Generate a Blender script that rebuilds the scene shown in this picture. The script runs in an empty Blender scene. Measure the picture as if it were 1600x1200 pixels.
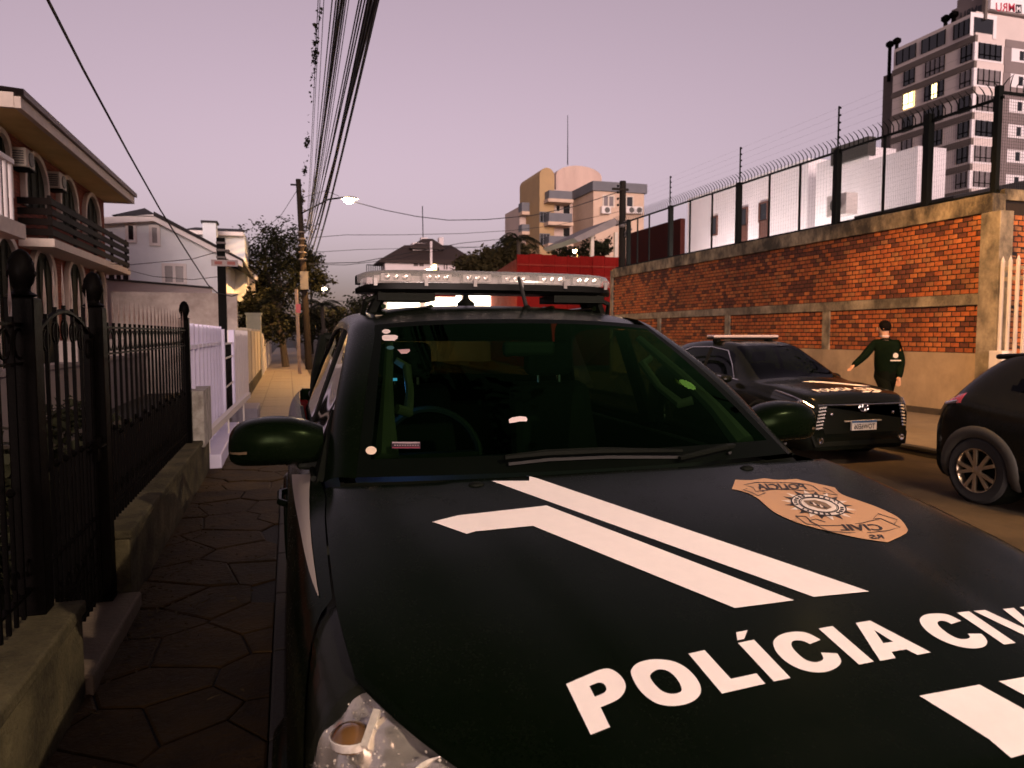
import bpy, bmesh, math, random
from mathutils import Vector, Matrix, noise
from mathutils.bvhtree import BVHTree
random.seed(7)
S = bpy.context.scene
COL = S.collection
R = math.radians

# ---------------------------------------------------------------- camera
FPX, CAMH = 1150.0, 1.62
_a = (450 - 800) / FPX; _b = (600 - 522) / FPX
PH = math.atan(_b); TH = math.atan(-_a * math.cos(PH))
CF = Vector((math.sin(TH) * math.cos(PH), math.cos(TH) * math.cos(PH), -math.sin(PH)))
CR = Vector((math.cos(TH), -math.sin(TH), 0)); CU = CR.cross(CF)
CAM = Vector((0, 0, CAMH))
cd = bpy.data.cameras.new('camera'); cam = bpy.data.objects.new('camera', cd); COL.objects.link(cam)
cd.sensor_width = 36; cd.lens = FPX * 36 / 1600; cd.clip_start = .05; cd.clip_end = 3000
cam.matrix_world = Matrix(((CR.x, CU.x, -CF.x, 0), (CR.y, CU.y, -CF.y, 0), (CR.z, CU.z, -CF.z, CAMH), (0, 0, 0, 1)))
cd.dof.use_dof = True; cd.dof.focus_distance = 2.3; cd.dof.aperture_fstop = 6.5
S.camera = cam

# ---------------------------------------------------------------- sky, sun, exposure
W = bpy.data.worlds.new('World'); S.world = W; W.use_nodes = True
nt = W.node_tree; nt.nodes.clear()
sky = nt.nodes.new('ShaderNodeTexSky'); sky.sky_type = 'NISHITA'; sky.sun_disc = False
SUN_EL, SUN_AZ = 4.5, 187.0
sky.sun_elevation = R(SUN_EL); sky.sun_rotation = R(SUN_AZ); sky.air_density = 1.0; sky.dust_density = 2.0; sky.ozone_density = 4.0
hs = nt.nodes.new('ShaderNodeHueSaturation'); hs.inputs['Saturation'].default_value = .35
mx = nt.nodes.new('ShaderNodeMix'); mx.data_type = 'RGBA'; mx.blend_type = 'MULTIPLY'; mx.inputs['Factor'].default_value = 1
mx.inputs[7].default_value = (1.0, .66, .65, 1)
bg = nt.nodes.new('ShaderNodeBackground'); bg.inputs['Strength'].default_value = .13
wo = nt.nodes.new('ShaderNodeOutputWorld')
nt.links.new(sky.outputs[0], hs.inputs['Color']); nt.links.new(hs.outputs[0], mx.inputs[6]); nt.links.new(mx.outputs[2], bg.inputs[0]); nt.links.new(bg.outputs[0], wo.inputs[0])
sl = bpy.data.lights.new('sun', 'SUN'); so = bpy.data.objects.new('sun', sl); COL.objects.link(so)
sl.energy = 1.2; sl.angle = R(25); sl.color = (1, .78, .74)
so.rotation_euler = (R(90 - SUN_EL), 0, R(180 - SUN_AZ))
vs = S.view_settings; vs.view_transform = 'Standard'; vs.look = 'None'; vs.exposure = 1.45; vs.gamma = 1; vs.use_curve_mapping = False

# ---------------------------------------------------------------- helpers
def ray(px, py):
    return CF + CR * ((px - 800) / FPX) - CU * ((py - 600) / FPX)
def at(px, py, X=None, Y=None, Z=None):
    d = ray(px, py)
    t = X / d.x if X is not None else (Y / d.y if Y is not None else (Z - CAMH) / d.z)
    return CAM + d * t

MATS = {}
def mat(name, col, rough=.6, metal=0, var=.25, scale=6, bump=.0, bscale=40, emit=None, estr=0, coat=0, spec=.5, col2=None, alpha=None, trans=0, coords='Object', streak=None, grime=None):
    """procedural surface: base colour broken up by two noises, roughness wear and fine bump"""
    if name in MATS: return MATS[name]
    m = bpy.data.materials.new(name); m.use_nodes = True; n = m.node_tree; b = n.nodes['Principled BSDF']
    tc = n.nodes.new('ShaderNodeTexCoord')
    nz = n.nodes.new('ShaderNodeTexNoise'); nz.inputs['Scale'].default_value = scale; nz.inputs['Detail'].default_value = 6; nz.inputs['Roughness'].default_value = .65
    src = tc.outputs[coords]
    if streak:
        mp = n.nodes.new('ShaderNodeMapping'); mp.inputs['Scale'].default_value = streak; n.links.new(src, mp.inputs[0]); src = mp.outputs[0]
    n.links.new(src, nz.inputs[0])
    cr = n.nodes.new('ShaderNodeValToRGB')
    c2 = col2 or tuple(c * (1 - var) for c in col)
    cr.color_ramp.elements[0].position = .3; cr.color_ramp.elements[1].position = .7
    cr.color_ramp.elements[0].color = (*c2[:3], 1); cr.color_ramp.elements[1].color = (*col[:3], 1)
    n.links.new(nz.outputs[0], cr.inputs[0]); n.links.new(cr.outputs[0], b.inputs['Base Color'])
    if grime:      # large weather stains that run over all the pieces of a surface
        gm = n.nodes.new('ShaderNodeNewGeometry'); mp2 = n.nodes.new('ShaderNodeMapping'); mp2.inputs['Scale'].default_value = grime[0]; n3 = n.nodes.new('ShaderNodeTexNoise'); n3.inputs['Scale'].default_value = 1; n3.inputs['Detail'].default_value = 7; n3.inputs['Roughness'].default_value = .7
        n.links.new(gm.outputs['Position'], mp2.inputs[0]); n.links.new(mp2.outputs[0], n3.inputs[0]); r3 = n.nodes.new('ShaderNodeMapRange'); r3.inputs[1].default_value = .40; r3.inputs[2].default_value = .62; r3.inputs[3].default_value = grime[1]; r3.inputs[4].default_value = 1
        n.links.new(n3.outputs[0], r3.inputs[0]); m3 = n.nodes.new('ShaderNodeMix'); m3.data_type = 'RGBA'; m3.blend_type = 'MULTIPLY'; m3.inputs[0].default_value = 1; n.links.new(cr.outputs[0], m3.inputs[6]); n.links.new(r3.outputs[0], m3.inputs[7]); n.links.new(m3.outputs[2], b.inputs['Base Color'])
    mr = n.nodes.new('ShaderNodeMapRange'); mr.inputs[3].default_value = max(0, rough - .1); mr.inputs[4].default_value = min(1, rough + .1)
    n.links.new(nz.outputs[0], mr.inputs[0]); n.links.new(mr.outputs[0], b.inputs['Roughness'])
    b.inputs['Metallic'].default_value = metal; b.inputs['Specular IOR Level'].default_value = spec
    b.inputs['Coat Weight'].default_value = coat; b.inputs['Coat Roughness'].default_value = .08
    if trans: b.inputs['Transmission Weight'].default_value = trans
    if bump:
        n2 = n.nodes.new('ShaderNodeTexNoise'); n2.inputs['Scale'].default_value = bscale; n2.inputs['Detail'].default_value = 4; n.links.new(tc.outputs[coords], n2.inputs[0])
        bp = n.nodes.new('ShaderNodeBump'); bp.inputs['Strength'].default_value = bump; bp.inputs['Distance'].default_value = .02
        n.links.new(n2.outputs[0], bp.inputs['Height']); n.links.new(bp.outputs[0], b.inputs['Normal'])
    if emit:
        b.inputs['Emission Color'].default_value = (*emit, 1); b.inputs['Emission Strength'].default_value = estr
    MATS[name] = m
    return m
def glass(name, tint, gloss=1.0, rough=.02, gcol=None):
    if name in MATS: return MATS[name]
    m = bpy.data.materials.new(name); m.use_nodes = True; n = m.node_tree; n.nodes.clear()
    o = n.nodes.new('ShaderNodeOutputMaterial'); t = n.nodes.new('ShaderNodeBsdfTransparent'); g = n.nodes.new('ShaderNodeBsdfGlossy')
    lw = n.nodes.new('ShaderNodeLayerWeight'); lw.inputs[0].default_value = .5; pw = n.nodes.new('ShaderNodeMath'); pw.operation = 'POWER'; pw.inputs[1].default_value = 4; n.links.new(lw.outputs['Facing'], pw.inputs[0])
    f = n.nodes.new('ShaderNodeMath'); f.operation = 'MULTIPLY_ADD'; f.inputs[1].default_value = .94; f.inputs[2].default_value = .04; n.links.new(pw.outputs[0], f.inputs[0]); mxs = n.nodes.new('ShaderNodeMixShader')
    t.inputs[0].default_value = (*tint, 1); g.inputs['Roughness'].default_value = rough; g.inputs[0].default_value = (*gcol, 1) if gcol else (gloss, gloss, gloss, 1)
    n.links.new(f.outputs[0], mxs.inputs[0]); n.links.new(t.outputs[0], mxs.inputs[1]); n.links.new(g.outputs[0], mxs.inputs[2]); n.links.new(mxs.outputs[0], o.inputs[0])
    MATS[name] = m
    return m

WL = {}
def thing(name, label, cat, loc=(0, 0, 0), group=None, local=False, rotz=0):
    o = bpy.data.objects.new(name, None); COL.objects.link(o); o.location = loc; o.rotation_euler = (0, 0, rotz); o.empty_display_size = .2
    o['label'] = label; o['category'] = cat
    if group: o['group'] = group
    WL[o.name] = Vector((0, 0, 0)) if local else Vector(loc)
    return o
def tag(o, label, cat, group=None):
    o['label'] = label; o['category'] = cat
    if group: o['group'] = group
    return o
def link(name, me, m, parent=None, loc=None, kind=None):
    o = bpy.data.objects.new(name, me); COL.objects.link(o)
    if m and not me.materials: me.materials.append(m)
    if parent: o.parent = parent
    if loc is not None: o.location = loc
    if kind: o['kind'] = kind
    return o
class MB:
    def __init__(s): s.v = []; s.f = []
    def add(s, vs, fs):
        k = len(s.v); s.v += [tuple(v) for v in vs]; s.f += [tuple(i + k for i in f) for f in fs]; return s
    def box(s, x0, x1, y0, y1, z0, z1):
        return s.add([(x0, y0, z0), (x1, y0, z0), (x1, y1, z0), (x0, y1, z0), (x0, y0, z1), (x1, y0, z1), (x1, y1, z1), (x0, y1, z1)],
                     [(0, 3, 2, 1), (4, 5, 6, 7), (0, 1, 5, 4), (1, 2, 6, 5), (2, 3, 7, 6), (3, 0, 4, 7)])
    def cbox(s, c, sz): return s.box(c[0] - sz[0] / 2, c[0] + sz[0] / 2, c[1] - sz[1] / 2, c[1] + sz[1] / 2, c[2] - sz[2] / 2, c[2] + sz[2] / 2)
    def tube(s, pts, r, n=8, cap=True):
        pts = [Vector(p) for p in pts]; rr = r if isinstance(r, (list, tuple)) else [r] * len(pts)
        rings = []; up = None
        for i, p in enumerate(pts):
            d = (pts[min(i + 1, len(pts) - 1)] - pts[max(i - 1, 0)]).normalized()
            if up is None: up = Vector((0, 0, 1)) if abs(d.z) < .9 else Vector((0, 1, 0))
            a = d.cross(up)
            if a.length < 1e-4: a = d.cross(Vector((1, .3, 0)))
            a.normalize(); b = a.cross(d).normalized(); up = b
            rings.append([p + (a * math.cos(2 * math.pi * k / n + math.pi / n) + b * math.sin(2 * math.pi * k / n + math.pi / n)) * rr[i] for k in range(n)])
        vs = [v for rg in rings for v in rg]; fs = []
        for i in range(len(pts) - 1):
            for k in range(n):
                fs.append((i * n + k, i * n + (k + 1) % n, (i + 1) * n + (k + 1) % n, (i + 1) * n + k))
        if cap: fs.append(tuple(range(n - 1, -1, -1))); fs.append(tuple(range((len(pts) - 1) * n, len(pts) * n)))
        return s.add(vs, fs)
    def bar(s, a, b, w, h=None, up=(0, 0, 1)):
        a = Vector(a); b = Vector(b); d = (b - a).normalized(); h = h or w; up = Vector(up)
        if abs(d.dot(up)) > .95: up = Vector((0, 1, 0))
        x = d.cross(up).normalized() * w / 2; y = d.cross(x).normalized() * h / 2
        return s.add([a - x - y, a + x - y, a + x + y, a - x + y, b - x - y, b + x - y, b + x + y, b - x + y],
                     [(0, 3, 2, 1), (4, 5, 6, 7), (0, 1, 5, 4), (1, 2, 6, 5), (2, 3, 7, 6), (3, 0, 4, 7)])
    def lathe(s, prof, c=(0, 0, 0), n=16, axis='z', sx=1, sy=1, cap=3):
        vs = []
        for r, z in prof:
            for k in range(n):
                a = 2 * math.pi * k / n; x, y = r * math.cos(a) * sx, r * math.sin(a) * sy
                vs.append({'z': (c[0] + x, c[1] + y, c[2] + z), 'x': (c[0] + z, c[1] + x, c[2] + y), 'y': (c[0] + x, c[1] + z, c[2] + y)}[axis])
        fs = [(i * n + k, i * n + (k + 1) % n, (i + 1) * n + (k + 1) % n, (i + 1) * n + k) for i in range(len(prof) - 1) for k in range(n)]
        if cap & 1: fs.append(tuple(range(n - 1, -1, -1)))
        if cap & 2: fs.append(tuple(range((len(prof) - 1) * n, len(prof) * n)))
        return s.add(vs, fs)
    def prism(s, poly, d):
        """poly: 3-D outline; d: extrusion vector"""
        n = len(poly); d = Vector(d); A = [Vector(p) for p in poly]
        return s.add(A + [p + d for p in A], [tuple(range(n - 1, -1, -1)), tuple(range(n, 2 * n))] + [(i, (i + 1) % n, n + (i + 1) % n, n + i) for i in range(n)])
    def grid(s, P):
        n = len(P[0]); return s.add([q for r in P for q in r], [(i * n + j, i * n + j + 1, (i + 1) * n + j + 1, (i + 1) * n + j) for i in range(len(P) - 1) for j in range(n - 1)])
    def mesh(s, name, off=None, fix=True, smooth=False):
        me = bpy.data.meshes.new(name); o = off or Vector((0, 0, 0))
        me.from_pydata([(v[0] - o[0], v[1] - o[1], v[2] - o[2]) for v in s.v], [], s.f)
        if fix:
            bm = bmesh.new(); bm.from_mesh(me); bmesh.ops.recalc_face_normals(bm, faces=bm.faces); bm.to_mesh(me); bm.free()
        if smooth:
            me.shade_smooth() if hasattr(me, 'shade_smooth') else None
            try: me.set_sharp_from_angle(angle=R(smooth if smooth > 1 else 40))
            except Exception: pass
        me.update(); return me
    def build(s, name, m, parent=None, smooth=False, kind=None, bevel=0, solid=0, fix=True, weld=0):
        pw = WL.get(parent.name, Vector((0, 0, 0))) if parent else Vector((0, 0, 0))
        xs, ys, zs = zip(*s.v); c = Vector(((min(xs) + max(xs)) / 2, (min(ys) + max(ys)) / 2, min(zs)))
        me = s.mesh(name, c, fix, smooth)
        if weld:
            bm = bmesh.new(); bm.from_mesh(me); bmesh.ops.remove_doubles(bm, verts=bm.verts, dist=weld); bmesh.ops.recalc_face_normals(bm, faces=bm.faces); bm.to_mesh(me); bm.free()
        o = link(name, me, m, parent, c - pw, kind); WL[o.name] = c
        if solid:
            q = o.modifiers.new('solid', 'SOLIDIFY'); q.thickness = solid; q.offset = -1
        if bevel:
            q = o.modifiers.new('bevel', 'BEVEL'); q.width = bevel; q.segments = 2; q.limit_method = 'ANGLE'
        return o
def struct(name, mb, m, parent=None, **k):
    return mb.build(name, m, parent, kind='structure', **k)
def cr1(p0, p1, p2, p3, t):
    return .5 * ((2 * p1) + (-p0 + p2) * t + (2 * p0 - 5 * p1 + 4 * p2 - p3) * t * t + (-p0 + 3 * p1 - 3 * p2 + p3) * t ** 3)
def crv(vals, keys, x):
    """smooth interpolation of scalars or Vectors over sorted keys"""
    n = len(keys)
    if x <= keys[0]: return vals[0]
    if x >= keys[-1]: return vals[-1]
    i = max(k for k in range(n - 1) if keys[k] <= x)
    h = keys[i + 1] - keys[i]; t = (x - keys[i]) / h
    def slope(k):
        if k <= 0: return (vals[1] - vals[0]) / (keys[1] - keys[0])
        if k >= n - 1: return (vals[-1] - vals[-2]) / (keys[-1] - keys[-2])
        return (vals[k + 1] - vals[k - 1]) / (keys[k + 1] - keys[k - 1])
    m0 = slope(i) * h; m1 = slope(i + 1) * h
    return vals[i] * (2 * t ** 3 - 3 * t * t + 1) + m0 * (t ** 3 - 2 * t * t + t) + vals[i + 1] * (-2 * t ** 3 + 3 * t * t) + m1 * (t ** 3 - t * t)
def text_mesh(txt, size=1.0, bold=0.0, mirror=False):
    """outline of flat lettering as (verts2d, faces)"""
    c = bpy.data.curves.new('lettering', 'FONT'); c.body = txt; c.size = size; c.offset = bold; c.align_x = 'LEFT'; c.resolution_u = 3
    o = bpy.data.objects.new('lettering', c); COL.objects.link(o)
    dg = bpy.context.evaluated_depsgraph_get(); me = bpy.data.meshes.new_from_object(o.evaluated_get(dg))
    v = [(p.co.x, p.co.y) for p in me.vertices]; f = [tuple(q.vertices) for q in me.polygons]
    bpy.data.objects.remove(o); bpy.data.curves.remove(c); bpy.data.meshes.remove(me)
    xs = [p[0] for p in v]; ys = [p[1] for p in v]; x0, x1, y0, y1 = min(xs), max(xs), min(ys), max(ys)
    v = [((p[0] - x0) / (x1 - x0), (p[1] - y0) / (y1 - y0)) for p in v]
    if mirror: v = [(1 - a, b) for a, b in v]; f = [tuple(reversed(q)) for q in f]
    return v, f, (x1 - x0) / (y1 - y0)
def copy_tree(o, parent=None):
    c = o.copy(); COL.objects.link(c); c.parent = parent
    for ch in list(o.children): copy_tree(ch, c)
    return c
# ================================================================ materials
asphalt = mat('asphalt', (.080, .058, .034), .85, spec=.2, var=.4, scale=3, bump=.5, bscale=120, grime=((.8, .5, 1), .5))
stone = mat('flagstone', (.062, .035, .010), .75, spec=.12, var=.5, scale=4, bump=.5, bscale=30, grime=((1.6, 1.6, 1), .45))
mortar = mat('dirt_joint', (.008, .006, .004), .9, var=.4, scale=20, bump=.4, bscale=60)
slabm = mat('pavement_slab', (.22, .18, .13), .7, var=.35, scale=4, bump=.3, bscale=50)
kerbm = mat('kerb_concrete', (.028, .022, .014), .8, var=.4, scale=5, bump=.3)
soil = mat('soil', (.03, .025, .018), .95, var=.5, scale=2, bump=.5, bscale=15)
conc = mat('stained_concrete', (.46, .38, .25), .85, col2=(.16, .13, .09), scale=2.2, bump=.3, bscale=30, grime=((1.4, 1.4, 1.0), .3))
concw = mat('coping_concrete', (.60, .47, .27), .85, col2=(.10, .08, .05), scale=3.6, bump=.35, bscale=25, streak=(1, 1, .5), grime=((1.1, 1.1, .8), .16))
plast = mat('painted_plaster', (.46, .34, .21), .8, var=.22, scale=1.4, bump=.12, bscale=60, grime=((.7, .7, .5), .62))
lowst = mat('low_wall_stucco', (.135, .115, .06), .9, spec=.1, col2=(.03, .026, .016), scale=2.5, bump=.5, bscale=45, grime=((2, 2, 3), .45))
iron = mat('black_iron', (.002, .0016, .0014), .45, spec=.015, var=.4, scale=30, metal=0, bump=.1, bscale=120)
white_met = mat('white_paint_metal', (.72, .66, .62), .45, var=.12, scale=3)
mauve = mat('lilac_white_paint', (.64, .60, .78), .5, var=.12, scale=3, bump=.05)

# ================================================================ ground, road, pavements
struct('ground', MB().box(-700, 900, -400, 1200, -.6, -.16), soil)
struct('road', MB().box(-.06, 8.6, -40, 200, -.2, -.12), asphalt)
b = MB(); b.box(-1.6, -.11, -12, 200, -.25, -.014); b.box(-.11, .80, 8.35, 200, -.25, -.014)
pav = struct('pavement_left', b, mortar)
struct('pavement_right', MB().box(8.75, 12.9, -12, 200, -.25, 0), mat('pavement_tile', (.20, .155, .10), .8, var=.4, scale=3, bump=.3))
def kerb_run(name, pts, par=None):
    k = struct(name, MB().box(pts[0][0], pts[0][1], pts[0][2], pts[0][3], -.25, -.02), kerbm)
    return k
kl = struct('kerb_left', MB().box(-.10, -.05, -12, 8.2, -.24, -.03), kerbm)
for i in range(14):
    y = -4 + i * .875
    if y < 8.1: MB().box(-.105, -.04, y, min(y + .865, 8.2), -.05, .004).build('kerb_stone', kerbm, kl, bevel=.012)
MB().box(-.04, .80, 8.2, 8.35, -.24, .004).build('kerb_stone', kerbm, kl, bevel=.012)
for i in range(22):
    MB().box(.80, .95, 8.2 + i * 1.0, 9.19 + i * 1.0, -.24, .004).build('kerb_stone', kerbm, kl, bevel=.012)
kr = struct('kerb_right', MB().box(8.61, 8.74, -12, 60, -.24, -.03), kerbm)
for i in range(34):
    MB().box(8.6, 8.75, -2 + i * 1.0, -1.01 + i * 1.0, -.05, .004).build('kerb_stone', kerbm, kr, bevel=.012)

# flagstones: irregular polygons, laid one by one, joints recessed
def clip(poly, p, n):
    out = []
    for i in range(len(poly)):
        a, b_ = poly[i], poly[(i + 1) % len(poly)]
        da = (a - p).dot(n); db = (b_ - p).dot(n)
        if da <= 0: out.append(a)
        if (da < 0 < db) or (db < 0 < da): out.append(a + (b_ - a) * (da / (da - db)))
    return out
rg = random.Random(3)
seeds = []
for iy in range(38):
    for ix in range(-3, 4):
        x = -1.15 + (ix + (.5 if iy % 2 else 0) + rg.uniform(-.48, .48)) * .48; y = .3 + (iy + rg.uniform(-.48, .48)) * .42
        seeds.append(Vector((x, y)))
nst = 0
for s_ in seeds:
    ymax = 14.0
    x0, x1 = -1.30, (-.11 if s_.y < 8.35 else .795)
    if not (x0 - .1 < s_.x < x1 + .1 and .4 < s_.y < ymax): continue
    poly = [Vector((x0, max(.4, s_.y - 1))), Vector((x1, max(.4, s_.y - 1))), Vector((x1, s_.y + 1)), Vector((x0, s_.y + 1))]
    if s_.y >= 8.35: poly = [Vector((p.x, max(p.y, 8.36))) if p.x > -.1 else p for p in poly]
    for q in seeds:
        if q is s_ or (q - s_).length > 1.6: continue
        d = (q - s_); poly = clip(poly, s_ + d * (.5 - .0045 / d.length), d)
        if len(poly) < 3: break
    if len(poly) < 3: continue
    c = sum(poly, Vector((0, 0))) / len(poly); dz = rg.uniform(-.004, .005); n = len(poly)
    tx, ty = rg.uniform(-.008, .008), rg.uniform(-.008, .008)
    top = lambda p, k: (c.x + (p.x - c.x) * k, c.y + (p.y - c.y) * k, dz + tx * (p.x - c.x) + ty * (p.y - c.y))
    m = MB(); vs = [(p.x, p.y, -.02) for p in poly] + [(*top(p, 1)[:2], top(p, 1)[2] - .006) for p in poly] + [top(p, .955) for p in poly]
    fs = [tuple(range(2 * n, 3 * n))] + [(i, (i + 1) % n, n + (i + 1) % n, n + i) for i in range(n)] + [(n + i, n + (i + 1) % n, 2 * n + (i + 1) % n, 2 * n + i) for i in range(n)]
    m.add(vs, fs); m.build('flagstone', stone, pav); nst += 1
# concrete slabs farther down the pavement
for iy in range(24):
    for ix in range(3):
        y = 14.05 + iy * .82; x = -1.3 + ix * .70
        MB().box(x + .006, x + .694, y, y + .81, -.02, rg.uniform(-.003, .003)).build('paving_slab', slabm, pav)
b = MB(); b.box(-1.3, .795, 33.8, 90, -.02, 0); b.build('far_paving', slabm, pav)

# ================================================================ right brick wall
WX, WY0, WY1 = 12.45, 10.62, 27.1
wall = thing('brick_wall', 'long orange brick wall with stained concrete coping and mid beam across the street', 'wall', (WX, WY0, 0))
brm = []
for i, c in enumerate([(.60, .16, .034), (.64, .20, .05), (.50, .125, .03), (.20, .055, .022), (.46, .18, .06)]):
    brm.append(mat('brick_%s' % 'abcde'[i], c, .85, col2=tuple(x * .5 for x in c), scale=5, bump=.3, bscale=60, grime=((.9, .9, .7), .6)))
MB().box(WX + .005, WX + .2, WY0, WY1, 0, 4.1).build('wall_core', mat('dark_mortar', (.022, .013, .008), .95, var=.4, scale=8, bump=.3), wall)
MB().box(WX - .035, WX + .02, WY0 + .12, WY1, 0, 1.255).build('plinth', plast, wall)
MB().box(WX - .05, WX + .02, WY0 + .1, WY1, -.02, .13).build('plinth_foot', mat('damp_foot', (.06, .045, .03), .9, var=.5), wall)
MB().box(WX - .045, WX + .1, WY0 + .12, WY1, 2.17, 2.38).build('beam', conc, wall, bevel=.008)
MB().box(WX - .06, WX + .26, WY0 - .1, WY1, 3.86, 4.2).build('coping', concw, wall, bevel=.01)
for y in (14.72, 18.9, 23.1): MB().box(WX - .04, WX + .1, y, y + .24, 1.255, 2.17).build('column', conc, wall)
MB().box(WX - .07, WX + .25, WY0 - .28, WY0 + .12, 0, 3.86).build('corner_column', conc, wall, bevel=.01)
MB().box(WX - .045, WX + .1, WY1 - .02, WY1 + .2, 0, 4.15).build('end_column', conc, wall)
bme = []
for i in range(5):
    for k in range(2):
        m = MB(); h = .039; hy = .087
        j = [random.uniform(-.006, .006) for _ in range(8)]
        m.add([(0 + j[0], -hy, -h), (0 + j[1], hy, -h), (0 + j[2], hy, h), (0 + j[3], -hy, h), (.06, -hy, -h), (.06, hy, -h), (.06, hy, h), (.06, -hy, h)],
              [(0, 1, 2, 3), (0, 4, 5, 1), (1, 5, 6, 2), (2, 6, 7, 3), (3, 7, 4, 0)])
        me = m.mesh('brick'); me.materials.append(brm[i]); bme.append(me)
cand = []
def bricks_on(z0, z1, ya, yb):
    nrow = int(round((z1 - z0) / .098))
    for r_ in range(nrow):
        z = z0 + (r_ + .5) * (z1 - z0) / nrow; y = ya + (.1025 if r_ % 2 else 0)
        while y < yb - .05:
            cand.append((y, z)); y += .205
for a_, b_ in ((10.74, 14.72), (14.96, 18.9), (19.14, 23.1), (23.34, 27.08)): bricks_on(1.26, 2.16, a_, b_ + .1)
bricks_on(2.385, 3.86, WY0 + .05, WY1)
cand.sort(key=lambda q: q[0])
rest = [MB() for _ in range(5)]
for i, (y, z) in enumerate(cand):
    mi = random.choices(range(5), (5, 3, 3, 2, 1))[0]; dx = random.uniform(-.004, .003)
    nz_ = noise.noise(Vector((y * .6, z * 1.1, 3))) + (.35 if z > 3.55 else (.12 if z > 3.4 else 0))
    if nz_ > .30 and random.random() < .6: mi = 3
    if y + .13 > WY1: continue
    if i < 300:
        link('brick', bme[mi * 2 + i % 2], None, wall, Vector((WX - .004 + dx, y, z)) - WL[wall.name])
    else:
        rest[mi].box(WX - .004 + dx, WX + .05, y - .087, y + .087, z - .0385, z + .0385)
for i, m in enumerate(rest): m.build('far_bricks', brm[i], wall, kind='stuff', fix=False)
# return of the wall, facing the camera
m = thing('brick_side_wall', 'brick return wall behind the white bar railing at right edge', 'wall', (WX + 3, WY0, 0))
MB().box(WX + .27, WX + 9, WY0 + .005, WY0 + .2, 0, 4.1).build('wall_core', MATS['dark_mortar'], m)
MB().box(WX + .27, WX + 9, WY0 - .06, WY0 + .26, 4.1, 4.3).build('coping', concw, m)
sb = [MB() for _ in range(5)]
for r_ in range(38):
    for k in range(12):
        z = .1 + r_ * .1; x = WX + .4 + k * .205 + (.1025 if r_ % 2 else 0); mi = random.choice((0, 0, 1, 2, 4)); d = random.uniform(-.004, .003)
        if k < 5 and z > 1.1 and z < 4.05:
            o = link('brick', bme[mi * 2], None, m, Vector((x, WY0 + d, z)) - WL[m.name]); o.rotation_euler = (0, 0, math.pi / 2)
        else: sb[mi].box(x - .087, x + .087, WY0 + d, WY0 + .05, z - .0385, z + .0385)
for i, q in enumerate(sb): q.v and q.build('far_bricks', brm[i], m, kind='stuff', fix=False)

# mesh fence with spikes on the wall
fen = mat('dark_green_steel', (.007, .008, .006), .55, spec=.08, var=.3, scale=20)
fence = thing('mesh_fence', 'tall dark mesh security fence with bent spikes on top of the brick wall', 'fence', (WX + .1, WY0, 4.2))
FZ0, FZ1 = 4.2, 5.95
MB().box(WX + .08, WX + .12, WY0 - .1, WY1, FZ1 - .05, FZ1).build('top_rail', fen, fence)
MB().box(WX + .08, WX + .12, WY0 - .1, WY1, FZ0 + .03, FZ0 + .07).build('bottom_rail', fen, fence)
thick = [at(px, 400, X=WX).y for px in (1299, 1148, 1043, 978)]
for y in thick: MB().box(WX + .03, WX + .17, y - .07, y + .07, FZ0, FZ1 + .03).build('main_post', fen, fence)
MB().box(WX + .02, WX + .16, 12.08, 12.22, FZ0, FZ1 + .12).build('main_post', fen, fence)
MB().box(WX + .04, WX + .14, WY0 - .05, WY0 + .05, FZ0, FZ1 + .2).build('corner_post', fen, fence)
for px in (1371, 1242, 1195, 1107, 1073, 1010, 992): 
    y = at(px, 400, X=WX).y; MB().box(WX + .08, WX + .12, y - .025, y + .025, FZ0, FZ1).build('thin_post', fen, fence)
spk = MB().tube([(0, 0, 0), (0, 0, .12), (-.06, 0, .2), (-.16, 0, .27)], [.011, .011, .010, .004], 4).mesh('spike'); spk.materials.append(fen)
y = WY0; 
while y < WY1 - .05:
    link('spike', spk, None, fence, Vector((WX + .1, y, FZ1)) - WL[fence.name]); y += .145
mm = MB()
y = WY0
while y < 20: mm.bar((WX + .1, y, FZ0 + .05), (WX + .1, y, FZ1 - .04), .0020); y += .05 if y < 15 else .1
z = FZ0 + .09
while z < FZ1 - .05: mm.bar((WX + .105, WY0, z), (WX + .105, 20, z), .0014); z += .10
mm.build('wire_mesh', fen, fence, kind='stuff', fix=False)
def elpost(y, x, z, lab):
    t = thing('electric_fence_post', lab, 'fence post', (x, y, z), 'electric fence posts on the wall')
    MB().bar((x, y, z), (x, y, z + 1.05), .03).build('rod', fen, t)
    for k in range(5): MB().lathe([(.012, 0), (.035, .01), (.035, .03), (.015, .05)], (x, y - .035, z + .3 + k * .17), 8).build('insulator', iron, t)
elpost(at(1308, 235, X=WX).y, WX + .02, FZ1 - .05, 'thin electric fence post nearest the tower block, with insulators')
elpost(at(1155, 285, X=WX).y, WX + .02, FZ1 - .05, 'thin electric fence post in the middle of the mesh fence')
elpost(at(1046, 320, X=WX).y, WX + .02, FZ1 - .05, 'thin electric fence post nearest the apartment block')
elw = thing('electric_wires', 'thin electrified wires strung along the top of the mesh fence', 'wires', (WX, WY0, FZ1))
for k in range(5): MB().tube([(WX + .02, 11, FZ1 + .28 + k * .17), (WX + .02, 27, FZ1 + .28 + k * .17)], .0012, 4).build('wire', fen, elw)
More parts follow.
